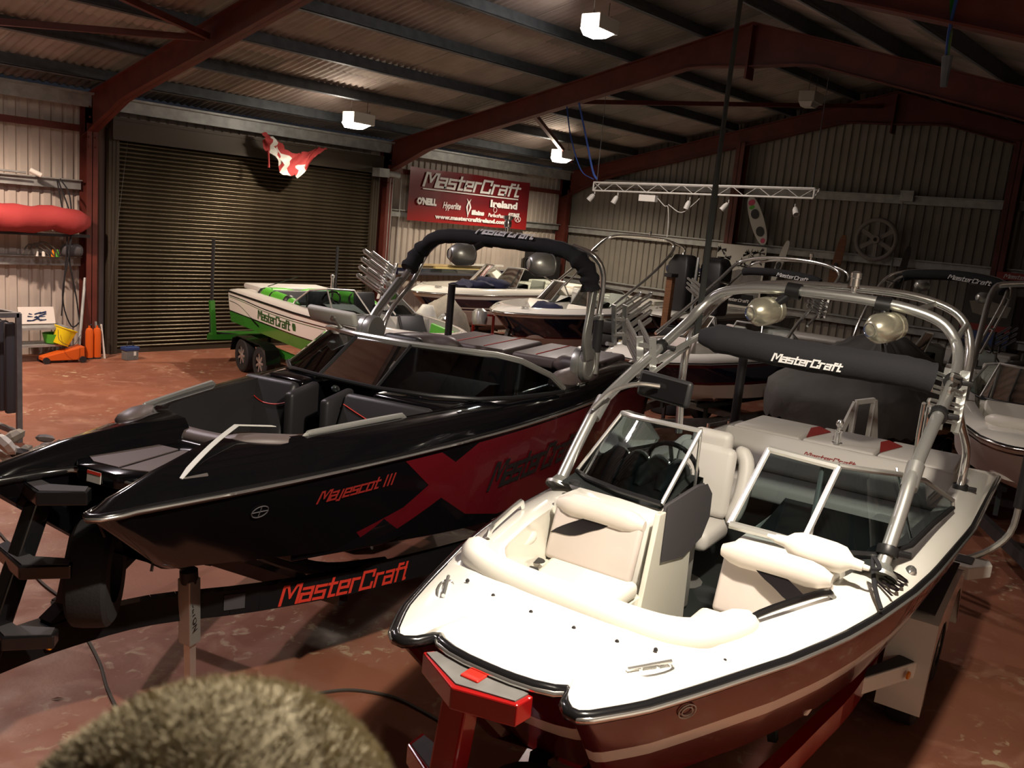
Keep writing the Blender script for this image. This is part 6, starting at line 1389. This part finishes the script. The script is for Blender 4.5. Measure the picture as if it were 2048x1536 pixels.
# ------------------------------------------------------------------ lighting truss and slings
t = thing('lighting_truss', 'white lighting truss with small spotlights, slung under the roof', 'truss', (14.5, 11.1, 4.16))
e0 = Vector((0, 0, 0)); e1 = Vector((0, -4.6, .10))
for dz, dx in ((.0, 0), (.16, 0), (.16, .2)):
    mb = MB(); mb.tube([e0+Vector((dx, 0, dz-.08)), e1+Vector((dx, 0, dz-.08))], .017, 8); mb.build('chord', 'white_paint', t)
N = 18
for k in range(N):
    a = e0.lerp(e1, k/N); b = e0.lerp(e1, (k+1)/N); z0, z1 = (-.08, .08) if k % 2 else (.08, -.08); mb = MB(); mb.tube([a+Vector((0, 0, z0)), b+Vector((0, 0, z1))], .006, 5); mb.build('lattice_bar', 'white_paint', t)
for e in (e0, e1): mb = MB(); mb.tube([e+Vector((0, 0, -.08)), e+Vector((0, 0, .08)), e+Vector((.2, 0, .08)), e+Vector((0, 0, -.08))], .017, 6); mb.build('end_frame', 'white_paint', t)
for y, d in ((-.05, (-.3, .35, -.6)), (-.62, (-.2, .25, -.7)), (-2.25, (-.1, .1, -.5)), (-3.05, (-.2, .3, -.5)), (-4.3, (-.2, -.2, -.3))):
    p = Vector((0, y, -.09)); q = Vector(d).normalized(); mb = MB(); mb.lathe([(0, 0), (.03, 0), (.05, .05), (.055, .16), (.045, .16), (.03, .06)], p-Vector((0, 0, .05))+q*.02, q, 12); mb.tube([p, p-Vector((0, 0, .06))], .01, 5); mb.build('spotlight', 'white_paint', t)
mb = MB(); mb.box(-.05, .05, -1.52, -1.15, -.22, -.10); mb.build('ballast_box', 'label_white', t, smooth=0)
mb = MB(); mb.tube(cat_rom([(0, -1.55, -.15), (0, -1.72, -.28), (0, -1.8, -.30), (0, -1.85, -.6), (0, -1.86, -.85)], 4), .008, 5); mb.tube(cat_rom([(0, -1.8, -.25), (0, -2.1, -.38), (0, -2.35, -.2), (0, -2.45, -.1)], 4), .008, 5); mb.build('dangling_cable', 'white_paint', t)
mb = MB(); mb.tube([(.1, 0, .11), (.1, .02, UP(11.1)-4.16)], .006, 4); mb.build('hanging_wire', 'galv', t); mb = MB(); mb.tube([(.1, -4.5, .11), (.1, -4.5, UP(6.6)-4.1)], .006, 4); mb.build('hanging_wire', 'galv', t)
for k, (top, bot) in enumerate((((14.5, 12.0, LOW(12.0)+.02), (14.5, 11.12, 4.30)), ((14.5, 11.7, LOW(11.7)+.02), (14.52, 11.05, 4.30)))):
    a = Vector(top); b = Vector(bot); r = []
    mb = MB(); mb.tube(cat_rom([a, a.lerp(b, .4)+Vector((0, .16*(1-k), -.05)), a.lerp(b, .8)+Vector((0, .16*(1-k), -.12)), b], 5), .022, 6, flat=.35); o = mb.build('blue_sling', 'blue_strap', None); tag(o, ['looser blue webbing sling bowing out to the end of the lighting truss', 'taut blue webbing sling holding the end of the lighting truss'][k], 'sling')
# ropes from the roof
P = [(6.0, 3.45, 2.62), (6.0, 3.45, 3.0), (5.99, 3.45, 3.6), (6.0, 3.46, 4.4), (6.0, 3.45, UP(3.45)+.1)]
mb = MB(); mb.tube(cat_rom(P, 5), [.026]*4+[.024]*8+[.018]*9, 8); o = mb.build('hanging_rope', 'rope_dark', None); tag(o, 'long dark rope hanging from the roof to the tower of the white boat', 'rope')
t = thing('green_sling', 'bunch of green webbing hanging from the rafter in the top right corner', 'sling', (7.25, 2.38, 4.76)); 
for k in range(3): mb = MB(); mb.tube(cat_rom([(0, .0+.03*k, .62), (.02*k, .02, .3), (0, .0, .05+.02*k)], 4), .03, 6, flat=.3); mb.build('green_strap', 'green_gel' if k else 'blue_strap', t)
mb = MB(); mb.tube([(0, 0, .12), (0, -.01, -.1)], [.04, .025], 8); mb.build('strap_end', 'galv', t)
# ------------------------------------------------------------------ loose things between the boats
def tyre_obj(t, z, rim=False):
    wheel = MB(); r, w = .33, .235; wheel.lathe([(r*.60, 0), (r*.85, .0), (r*.97, .02), (r, .06), (r, w-.06), (r*.97, w-.02), (r*.85, w), (r*.60, w), (r*.56, w*.5), (r*.60, 0)], (0, 0, z), (0, 0, 1), 26); return wheel
protos = {}
for si, (x, y, n, rim) in enumerate(((13.9, 9.75, 7, False), (14.6, 8.8, 7, True))):
    for k in range(n):
        place = 'left stack beside the boat hulls' if si == 0 else 'right stack with rims showing'
        lv = ['bottom tyre', 'second tyre from the bottom', 'third tyre from the bottom', 'fourth tyre from the bottom', 'third tyre from the top', 'second tyre from the top', 'top tyre'][k]
        t = thing('car_tyre', 'black %s of the %s' % (lv, place), 'tyre', (x+.02*math.sin(k*2), y+.02*math.cos(k*3), .237*k), k*.8, 'tyres in the '+place)
        if 'm' not in protos: protos['m'] = tyre_obj(t, 0).build('tyre_body', 'rubber', t, smooth=35)
        else: inst(protos['m'], (0, 0, 0), parent=t)
        if (si == 0 and k in (4, 5)):
            a_ = -2.3-k*.8+(0 if k == 5 else .45); r0 = []; r1 = []
            for j in range(5): aa = a_+j*.12; r0.append((.334*math.cos(aa), .334*math.sin(aa), .075)); r1.append((.334*math.cos(aa), .334*math.sin(aa), .16))
            mb = MB(); mb.loft([r0, r1]); mb.build('tyre_label', 'label_yellow', t, smooth=60)
        if rim and k == n-1:
            mb = MB(); mb.lathe([(.19, .2), (.2, .14), (.0, .12)], (0, 0, 0), (0, 0, 1), 20); [mb.bar((0, 0, .16), (.18*math.cos(2*PI*j/7), .18*math.sin(2*PI*j/7), .19), .03, .02) for j in range(7)]; mb.build('rim', 'alu', t)
t = thing('flame_board', 'black board with orange and yellow flames leaning on the right tyre stack', 'board', (13.6, 8.65, 0)); mb = MB(); mb.slab(((0, .0, 1.3), (.35, -.5, 1.05), (.42, -.5, 1.25), (.05, 0, 1.55)), .03); mb.build('board_deck', 'black_gloss', t, smooth=0); mb = MB(); mb.slab(((-.02, -.04, 1.34), (.28, -.44, 1.13), (.35, -.45, 1.22), (.03, -.06, 1.50)), -.008); mb.build('flame_print', 'orange_yellow', t, smooth=0); mb = MB(); mb.bar((.2, -.25, 0), (.2, -.25, 1.2), .05, .05); mb.build('support', 'dark_steel', t, smooth=0)
t = thing('covered_engine', 'beige tarpaulin bundle standing behind the black boat stern', 'tarpaulin', (12.9, 13.4, 0)); heap('tarp_sheet', [((0, 0, .85), (.55, .55, .80))], 1, 'tarp', t, 5, .16)
t = thing('plastic_bag', 'crumpled clear plastic bag around silver parts in front of the beige tarpaulin', 'bag', (12.15, 13.2, 0)); heap('bag_film', [((0, 0, .75), (.32, .32, .72))], 1, 'board_white', t, 9, .2); mb = MB(); mb.lathe([(.12, 0), (.14, .25), (.10, .3)], (.15, -.25, 1.1), (.3, -.5, .7), 14); mb.build('silver_part', 'alu', t)
t = thing('cardboard_box', 'open cardboard box left of the beige tarpaulin', 'box', (12.0, 14.2, 0), .4); mb = MB()
for (x0, x1, y0, y1) in ((0, .6, 0, .02), (0, .6, .48, .5), (0, .02, 0, .5), (.58, .6, 0, .5)): mb.box(x0, x1, y0, y1, .8, 1.32)
mb.box(0, .6, 0, .5, .8, .82); mb.build('box_body', 'cardboard', t, smooth=0); mb = MB(); mb.box(-.05, .65, -.05, .55, 0, .8); mb.build('crate_under', 'wood', t, smooth=0); mb = MB(); mb.slab(((0, 0, 1.32), (.6, 0, 1.32), (.65, -.2, 1.38), (-.02, -.2, 1.38)), .01); mb.build('box_flap', 'cardboard', t, smooth=0)
t = thing('gas_cylinder', 'dull yellow gas cylinder between the green boat and the hulls behind', 'cylinder', (12.6, 14.6, 0)); mb = MB(); mb.lathe([(0, 0), (.15, 0), (.16, .05), (.16, .95), (.10, 1.08), (.04, 1.12), (.04, 1.2), (0, 1.2)], (0, 0, 0), (0, 0, 1), 18); mb.build('cylinder_body', 'label_yellow', t)
t = thing('hand_truck', 'red hand truck with a grey motor strapped on, behind the black boat', 'trolley', (12.9, 12.25, 0), .6); 
for sy in (-.2, .2): mb = MB(); mb.tube([(0, sy, .1), (-.15, sy, 1.45)], .03, 8); mb.build('upright', 'red_paint', t)
mb = MB(); mb.bar((-.1, -.2, 1.0), (-.1, .2, 1.0), .04, .04); mb.bar((-.15, -.2, 1.45), (-.15, .2, 1.45), .04, .04); mb.build('crossbar', 'red_paint', t, smooth=0); mb = MB(); mb.lathe([(0, 0), (.14, 0), (.16, .1), (.15, .26), (.08, .32), (0, .32)], (-.25, .05, 1.25), (.2, .1, 1), 14); mb.build('motor_body', 'alu', t); wheel_part(t, (.05, -.28, .16), .16, .07); wheel_part(t, (.05, .28, .16), .16, .07)
t = thing('outboard_motor', 'cream and black outboard motor parts on a stand behind the mirror of the white boat', 'motor', (9.0, 6.35, 0), .3); heap('motor_cowl', [((0, 0, 1.55), (.20, .16, .17)), ((.12, .1, 1.42), (.14, .12, .12))], 1, 'cream_gel', t, 6, .3); mb = MB(); mb.tube([(0, 0, 1.45), (.05, 0, 1.1), (.0, 0, .7)], [.06, .05, .045], 10); mb.bar((.2, -.05, 1.55), (.35, -.2, 1.75), .05, .05); mb.build('motor_leg', 'white_paint', t); mb = MB(); mb.bar((0, -.25, 0), (0, 0, 1.3), .05, .05); mb.bar((0, .25, 0), (0, 0, 1.3), .05, .05); mb.bar((.3, 0, 0), (0, 0, 1.2), .05, .05); mb.build('stand', 'dark_steel', t, smooth=0)
t = thing('trestle', 'white painted steel trestle frame behind the white boat', 'trestle', (9.45, 3.85, 0)); 
for q in (((0, .1, 0), (.42, -.28, 1.74)), ((.42, -.28, 0), (.42, -.28, 1.74)), ((.58, -.42, 0), (.58, -.42, 1.78)), ((.9, -.6, 0), (.58, -.42, 1.78)), ((.42, -.28, 1.74), (.58, -.42, 1.78))): mb = MB(); mb.bar(q[0], q[1], .05, .05); mb.build('frame_bar', 'white_paint', t, smooth=0)
t = thing('portable_pump', 'small engine pump with chrome parts behind the transom of the white boat', 'pump', (9.4, 4.75, 0)); mb = MB(); mb.box(-.25, .25, -.2, .2, .75, 1.15); mb.build('pump_body', 'black_plastic', t, smooth=30, bevel=.05); mb = MB(); mb.tube([(-.25, -.2, .7), (-.25, -.2, 1.25), (.25, -.2, 1.25), (.25, -.2, .7)], .02, 6); mb.build('roll_frame', 'chrome', t); mb = MB(); mb.tube([(-.25, .2, .7), (-.25, .2, 1.25), (.25, .2, 1.25), (.25, .2, .7)], .02, 6); mb.build('roll_frame', 'chrome', t); mb = MB(); mb.box(-.3, .3, -.25, .25, 0, .74); mb.build('plinth_box', 'cardboard', t, smooth=0)
# engine stand and dark engine on the right
t = thing('engine_stand', 'bare boat engine on a stand at the right edge beside the white boat', 'engine', (7.3, .55, 0), .3); mb = MB(); mb.box(-.22, .22, -.18, .18, .55, .95); mb.build('engine_block', 'dark_steel', t, smooth=30, bevel=.04)
for k in range(7): mb = MB(); mb.lathe([(.0, 0), (.05, 0), (.05, .08), (0, .08)], (-.2+.07*k, -.2, .7+.05*(k % 3)), (0, -1, .3), 10); mb.build('engine_part', ['brushed', 'dark_steel', 'label_yellow'][k % 3], t)
for q in ((-.2, -.2), (.2, -.2), (-.2, .2), (.2, .2)): mb = MB(); mb.bar((q[0]*1.3, q[1]*1.4, 0), (q[0], q[1], .55), .04, .04); mb.build('leg', 'dark_steel', t, smooth=0)
# steel rack and rubble at the left edge
t = thing('steel_rack', 'dark steel frame with padded black uprights at the left edge', 'rack', (4.09, 11.9, 0))
for (a, b) in (((0, -.05, 0), (0, -.05, 1.66)), ((-.10, .75, 0), (-.10, .75, 1.62)), ((0, -.05, 1.64), (-.12, .95, 1.60)), ((0, -.05, .12), (-.12, .95, .1)), ((-.9, -.05, 0), (-.9, -.05, 1.66)), ((-.9, -.05, 1.64), (0, -.05, 1.64))): mb = MB(); mb.bar(a, b, .06, .06); mb.build('frame_bar', 'grey_paint', t, smooth=0)
for (x, y) in ((-.04, .13), (-.06, .30), (-.08, .5)): mb = MB(); mb.bar((x, y, .35), (x, y, 1.52), .09, .12); mb.build('padded_upright', 'charcoal_mat', t, smooth=30, bevel=.02)
rd = random.Random(2)
for k in range(13):
    r_ = .09+.10*rd.random(); x = 3.35+rd.random()*.8; y = 10.6+rd.random()*.75; z = r_*.55+(.22 if k > 8 else 0); mb = MB(); mb.ball((0, 0, 0), r_, 8, sc=(1, rd.uniform(.7, 1.1), rd.uniform(.45, .75))); o = mb.build('scrap_block', ['cement_wheel', 'tarp', 'dark_steel', 'white_paint'][k % 4], None, smooth=20); o.location = (x, y, z); o.rotation_euler = (rd.random(), rd.random(), rd.random()*3)
    o['label'] = 'rough stony lump in the rubble heap under the steel rack at the left edge'; o['category'] = 'lump'; o['group'] = 'rubble lumps under the steel rack'
# cables on the floor
for k, (pts_, lb) in enumerate((([(2.64, 6.34), (2.55, 5.89), (2.45, 5.54), (2.37, 5.14), (2.3, 4.7), (2.2, 4.2)], 'dark cable coming out under the black trailer beam towards the camera'), ([(3.2, 4.75), (3.46, 4.64), (3.71, 4.52), (3.88, 4.28), (3.93, 4.02), (3.95, 3.6)], 'dark cable curving over the bare floor between the two front boats'), ([(2.85, 8.8), (2.79, 8.03), (2.74, 7.44), (2.76, 6.84), (2.66, 6.5)], 'dark cable on the floor behind the boarding ladder of the black trailer'))):
    mb = MB(); mb.tube(cat_rom([(x, y, .013) for x, y in pts_], 7), .012, 6); o = mb.build('floor_cable', 'cable', None); tag(o, lb, 'cable')
for k, (x, y) in enumerate(((2.0, 4.95), (3.0, 6.8), (2.2, 5.6), (5.9, 1.1), (6.4, .4))):
    mb = MB(); mb.add([(0, 0, .004), (.05, .012, .012), (.09, 0, .004), (.05, -.012, .010)], [(0, 1, 2, 3)]); o = mb.build('dry_leaf', 'wood', None, smooth=0); o.location = (x, y, 0); o.rotation_euler = (0, 0, k*1.3)
    o['label'] = ['dry brown leaf on the floor left of the trailer jack', 'dry brown leaf on the floor under the black hull', 'dry brown leaf on the floor at the lower left', 'dry brown leaf on the floor right of the white trailer', 'dry brown leaf on the floor at the right edge'][k]; o['category'] = 'leaf'
# ------------------------------------------------------------------ steel gallery by the front wall where the picture is taken, and the person in front of the lens
t = thing('viewing_platform', 'timber topped steel platform below the camera', 'platform', (-.9, -1.6, 0))
for k in range(12): mb = MB(); mb.box(.01+k*.15, .145+k*.15, 0, 2.5, 1.30, 1.34); mb.build('deck_board', 'deck_wood', t, smooth=0)
for (x, y) in ((.05, .05), (1.75, .05), (.05, 2.45), (1.75, 2.45)): mb = MB(); mb.bar((x, y, 0), (x, y, 1.24), .08, .08); mb.build('leg', 'red_steel', t, smooth=0)
mb = MB(); mb.box(0, 1.8, 0, .06, 1.22, 1.30); mb.box(0, 1.8, 2.44, 2.5, 1.22, 1.30); mb.build('frame_beam', 'red_steel', t, smooth=0)
pr = thing('person', 'person with short fuzzy fair hair seen from behind, at the bottom of the picture', 'person', (0, 0, 0))
hc = Vector((.222, .382, 3.028)); vd = Vector((cf.x, cf.y, 0)).normalized(); fw = (Vector((vd.y, -vd.x, 0))*.92+vd*.39).normalized(); sd = Vector((fw.y, -fw.x, 0))
def skin(verts, edges, radii, name, m, parent, lv=2):
    me = bpy.data.meshes.new(name); me.from_pydata([tuple(v) for v in verts], edges, []); me.materials.append(MATS[m])
    o = bpy.data.objects.new(name, me); C.objects.link(o); md = o.modifiers.new('skin', 'SKIN'); md.use_smooth_shade = True
    for i, r_ in enumerate(radii): me.skin_vertices[0].data[i].radius = r_ if isinstance(r_, tuple) else (r_, r_)
    me.skin_vertices[0].data[0].use_root = True; s_ = o.modifiers.new('s', 'SUBSURF'); s_.levels = lv; s_.render_levels = lv; o.parent = parent; return o
base = Vector((hc.x, hc.y, 0))-fw*.03
J = [(0, 0, 2.24), (0, 0, 2.42), (0, 0, 2.62), (0, .0, 2.78), (0, .01, 2.88), (0, .01, 2.95),
     (-.18, 0, 2.77), (-.23, -.02, 2.5), (-.22, .04, 2.27), (-.22, .06, 2.20),
     (.18, 0, 2.77), (.23, -.02, 2.5), (.22, .04, 2.27), (.22, .06, 2.20),
     (-.09, 0, 2.20), (-.10, .01, 1.82), (-.10, -.01, 1.43), (-.10, .14, 1.37), (.09, 0, 2.20), (.10, .01, 1.82), (.10, -.01, 1.43), (.10, .14, 1.37)]
JV = [base+sd*x+fw*y+Vector((0, 0, z)) for x, y, z in J]
ED = [(0, 1), (1, 2), (2, 3), (3, 4), (4, 5), (3, 6), (6, 7), (7, 8), (8, 9), (3, 10), (10, 11), (11, 12), (12, 13), (0, 14), (14, 15), (15, 16), (16, 17), (0, 18), (18, 19), (19, 20), (20, 21)]
RA = [(.15, .11), (.14, .10), (.16, .11), (.12, .09), .055, .06, .07, .048, .035, .03, .07, .048, .035, .03, .09, .065, .045, .035, .09, .065, .045, .035]
body = skin(JV, ED, RA, 'body', 'skin', pr)
# clothes follow the same skeleton, a little fuller
skin([JV[i] for i in (0, 1, 2, 3, 6, 7, 8, 10, 11, 12)], [(0, 1), (1, 2), (2, 3), (3, 4), (4, 5), (5, 6), (3, 7), (7, 8), (8, 9)], [(.17, .13), (.16, .12), (.18, .13), (.14, .105), .085, .062, .048, .085, .062, .048], 'jacket', 'jacket', pr)
skin([JV[i] for i in (0, 14, 15, 16, 18, 19, 20)], [(0, 1), (1, 2), (2, 3), (0, 4), (4, 5), (5, 6)], [(.16, .12), .105, .08, .06, .105, .08, .06], 'trousers', 'trousers', pr)
for sg in (-1, 1):
    w = base+sd*(sg*.22)+fw*.07+Vector((0, 0, 2.20)); vs = [w]; es = []; rr_ = [.03]
    vs.append(w+fw*.01+Vector((0, 0, -.06))); es.append((0, 1)); rr_.append((.034, .018)); o_h = skin(vs, es, rr_, 'palm', 'skin', pr, 1)
    for f_ in range(4):
        a = w+Vector((0, 0, -.09))+fw*(.03-.02*f_); L_ = (.07, .078, .072, .056)[f_]; skin([a+Vector((0, 0, .03)), a+Vector((0, 0, -L_*.5))-sd*sg*.004, a+Vector((0, 0, -L_))-sd*sg*.02], [(0, 1), (1, 2)], [.009, .008, .007], 'finger', 'skin', pr, 1)
    a = w+fw*.03+Vector((0, 0, -.03)); skin([a, a+fw*.025+Vector((0, 0, -.03)), a+fw*.03+Vector((0, 0, -.06))], [(0, 1), (1, 2)], [.012, .010, .008], 'thumb', 'skin', pr, 1)
    mb = MB(); p = base+sd*(sg*.10); mb.loft([[p+fw*(y_)+sd*x_+Vector((0, 0, z_)) for x_, y_ in ((-.05, -.10), (.05, -.10), (.055, .10), (.03, .19), (-.03, .19), (-.055, .10))] for z_ in (1.342, 1.38)]+[[p+fw*(y_)+sd*x_+Vector((0, 0, 1.44)) for x_, y_ in ((-.04, -.08), (.04, -.08), (.04, .04), (.03, .10), (-.03, .10), (-.04, .04))]], closed=True, cap0=True, cap1=True); mb.build('shoe', 'black_plastic', pr, smooth=60, bevel=.01)
# head: skull, face, ears
hd_ = MB(); nn_ = 28; vs = []; fs = []
Rm = Matrix((sd, fw, Vector((0, 0, 1)))).transposed().to_4x4()
def skull(th, ph):
    x = math.sin(th)*math.cos(ph); y = math.sin(th)*math.sin(ph); z = math.cos(th)
    rx, ry, rz = .086, .106, .112
    X = rx*x; Y = ry*y; Z = rz*z
    if z < 0: X *= 1-.28*(-z)**1.5; Y *= 1-.15*(-z); Z *= 1.12
    if y > 0.3: # face
        ex = math.exp(-((x/.22)**2)-((z+.22)/.16)**2); Y += .022*ex*(y > 0)
        for sx in (-1, 1): Y -= .010*math.exp(-(((x-sx*.38)/.16)**2)-((z-.02)/.12)**2)
        Y += .006*math.exp(-((x/.3)**2)-((z+.52)/.09)**2); Y += .008*math.exp(-((x/.3)**2)-((z+.85)/.15)**2)
    return Vector((X, Y, Z))
for i in range(nn_+1):
    for k in range(nn_*2): vs.append(skull(PI*i/nn_, 2*PI*k/(nn_*2)))
tilt_ = Matrix.Rotation(.05, 4, 'Y') @ Matrix.Rotation(-.38, 4, 'X')
HM = Matrix.Translation(hc) @ Rm @ tilt_
W2 = nn_*2
mb = MB(); mb.add([HM @ v for v in vs], [(i*W2+k, (i+1)*W2+k, (i+1)*W2+(k+1) % W2, i*W2+(k+1) % W2) for i in range(nn_) for k in range(W2)]); head = mb.build('head', 'skin', pr, smooth=80)
for sg in (-1, 1):
    mb = MB(); mb.ball(HM @ Vector((sg*.080, .0, -.015)), .03, 12, sc=(.35, .6, 1)); mb.build('ear', 'skin', head)
    mb = MB(); mb.ball(HM @ Vector((sg*.031, .085, .0)), .012, 12); mb.build('eye', 'label_white', head)
    mb = MB(); mb.ball(HM @ Vector((sg*.031, .096, .0)), .0045, 8); mb.build('pupil', 'black_plastic', head)
mb = MB(); mb.tube([HM @ Vector((x, .100-abs(x)*.4, -.062)) for x in (-.022, -.01, 0, .01, .022)], .004, 6, mi=0); mb.build('mouth', 'logo_darkred', head)
# hair: cap plus thousands of short strands
cap = MB(); vs = []; rows = 14
for i in range(rows+1):
    for k in range(W2):
        ph = 2*PI*k/W2; lim = 1.95 if math.sin(ph) < .35 else 1.2; th = lim*i/rows; vs.append(HM @ (skull(th, ph)*1.03))
cap.add(vs, [(i*W2+k, (i+1)*W2+k, (i+1)*W2+(k+1) % W2, i*W2+(k+1) % W2) for i in range(rows) for k in range(W2)]); ho = cap.build('hair', 'hair_dark', pr, smooth=80)
rd = random.Random(5); mb = MB(); vs = []; fs = []; mi_ = []
for k in range(42000):
    ph = rd.random()*2*PI; lim = 1.95 if math.sin(ph) < .35 else 1.2; th = math.acos(1-rd.random()*(1-math.cos(lim)))
    b = skull(th, ph)*1.02; n_ = b.normalized(); s_ = Vector((rd.gauss(0, 1), rd.gauss(0, 1), rd.gauss(0, 1)))*.6
    L_ = .003+.005*rd.random(); tip = b+(n_+s_+Vector((.2, -.5, .0))*.8).normalized()*L_; w_ = Vector((rd.gauss(0, 1), rd.gauss(0, 1), rd.gauss(0, 1))).cross(n_).normalized()*.0005
    o0 = len(vs); vs += [HM @ (b-w_), HM @ (b+w_), HM @ tip]; fs.append((o0, o0+1, o0+2)); mi_.append(0 if rd.random() < .75 else 1)
me = bpy.data.meshes.new('hair_strands'); me.from_pydata([tuple(v) for v in vs], [], fs); me.materials.append(MATS['hair']); me.materials.append(MATS['hair_dark']); me.polygons.foreach_set('material_index', mi_)
o = bpy.data.objects.new('hair_strands', me); C.objects.link(o); o.parent = ho; o['kind'] = 'stuff'
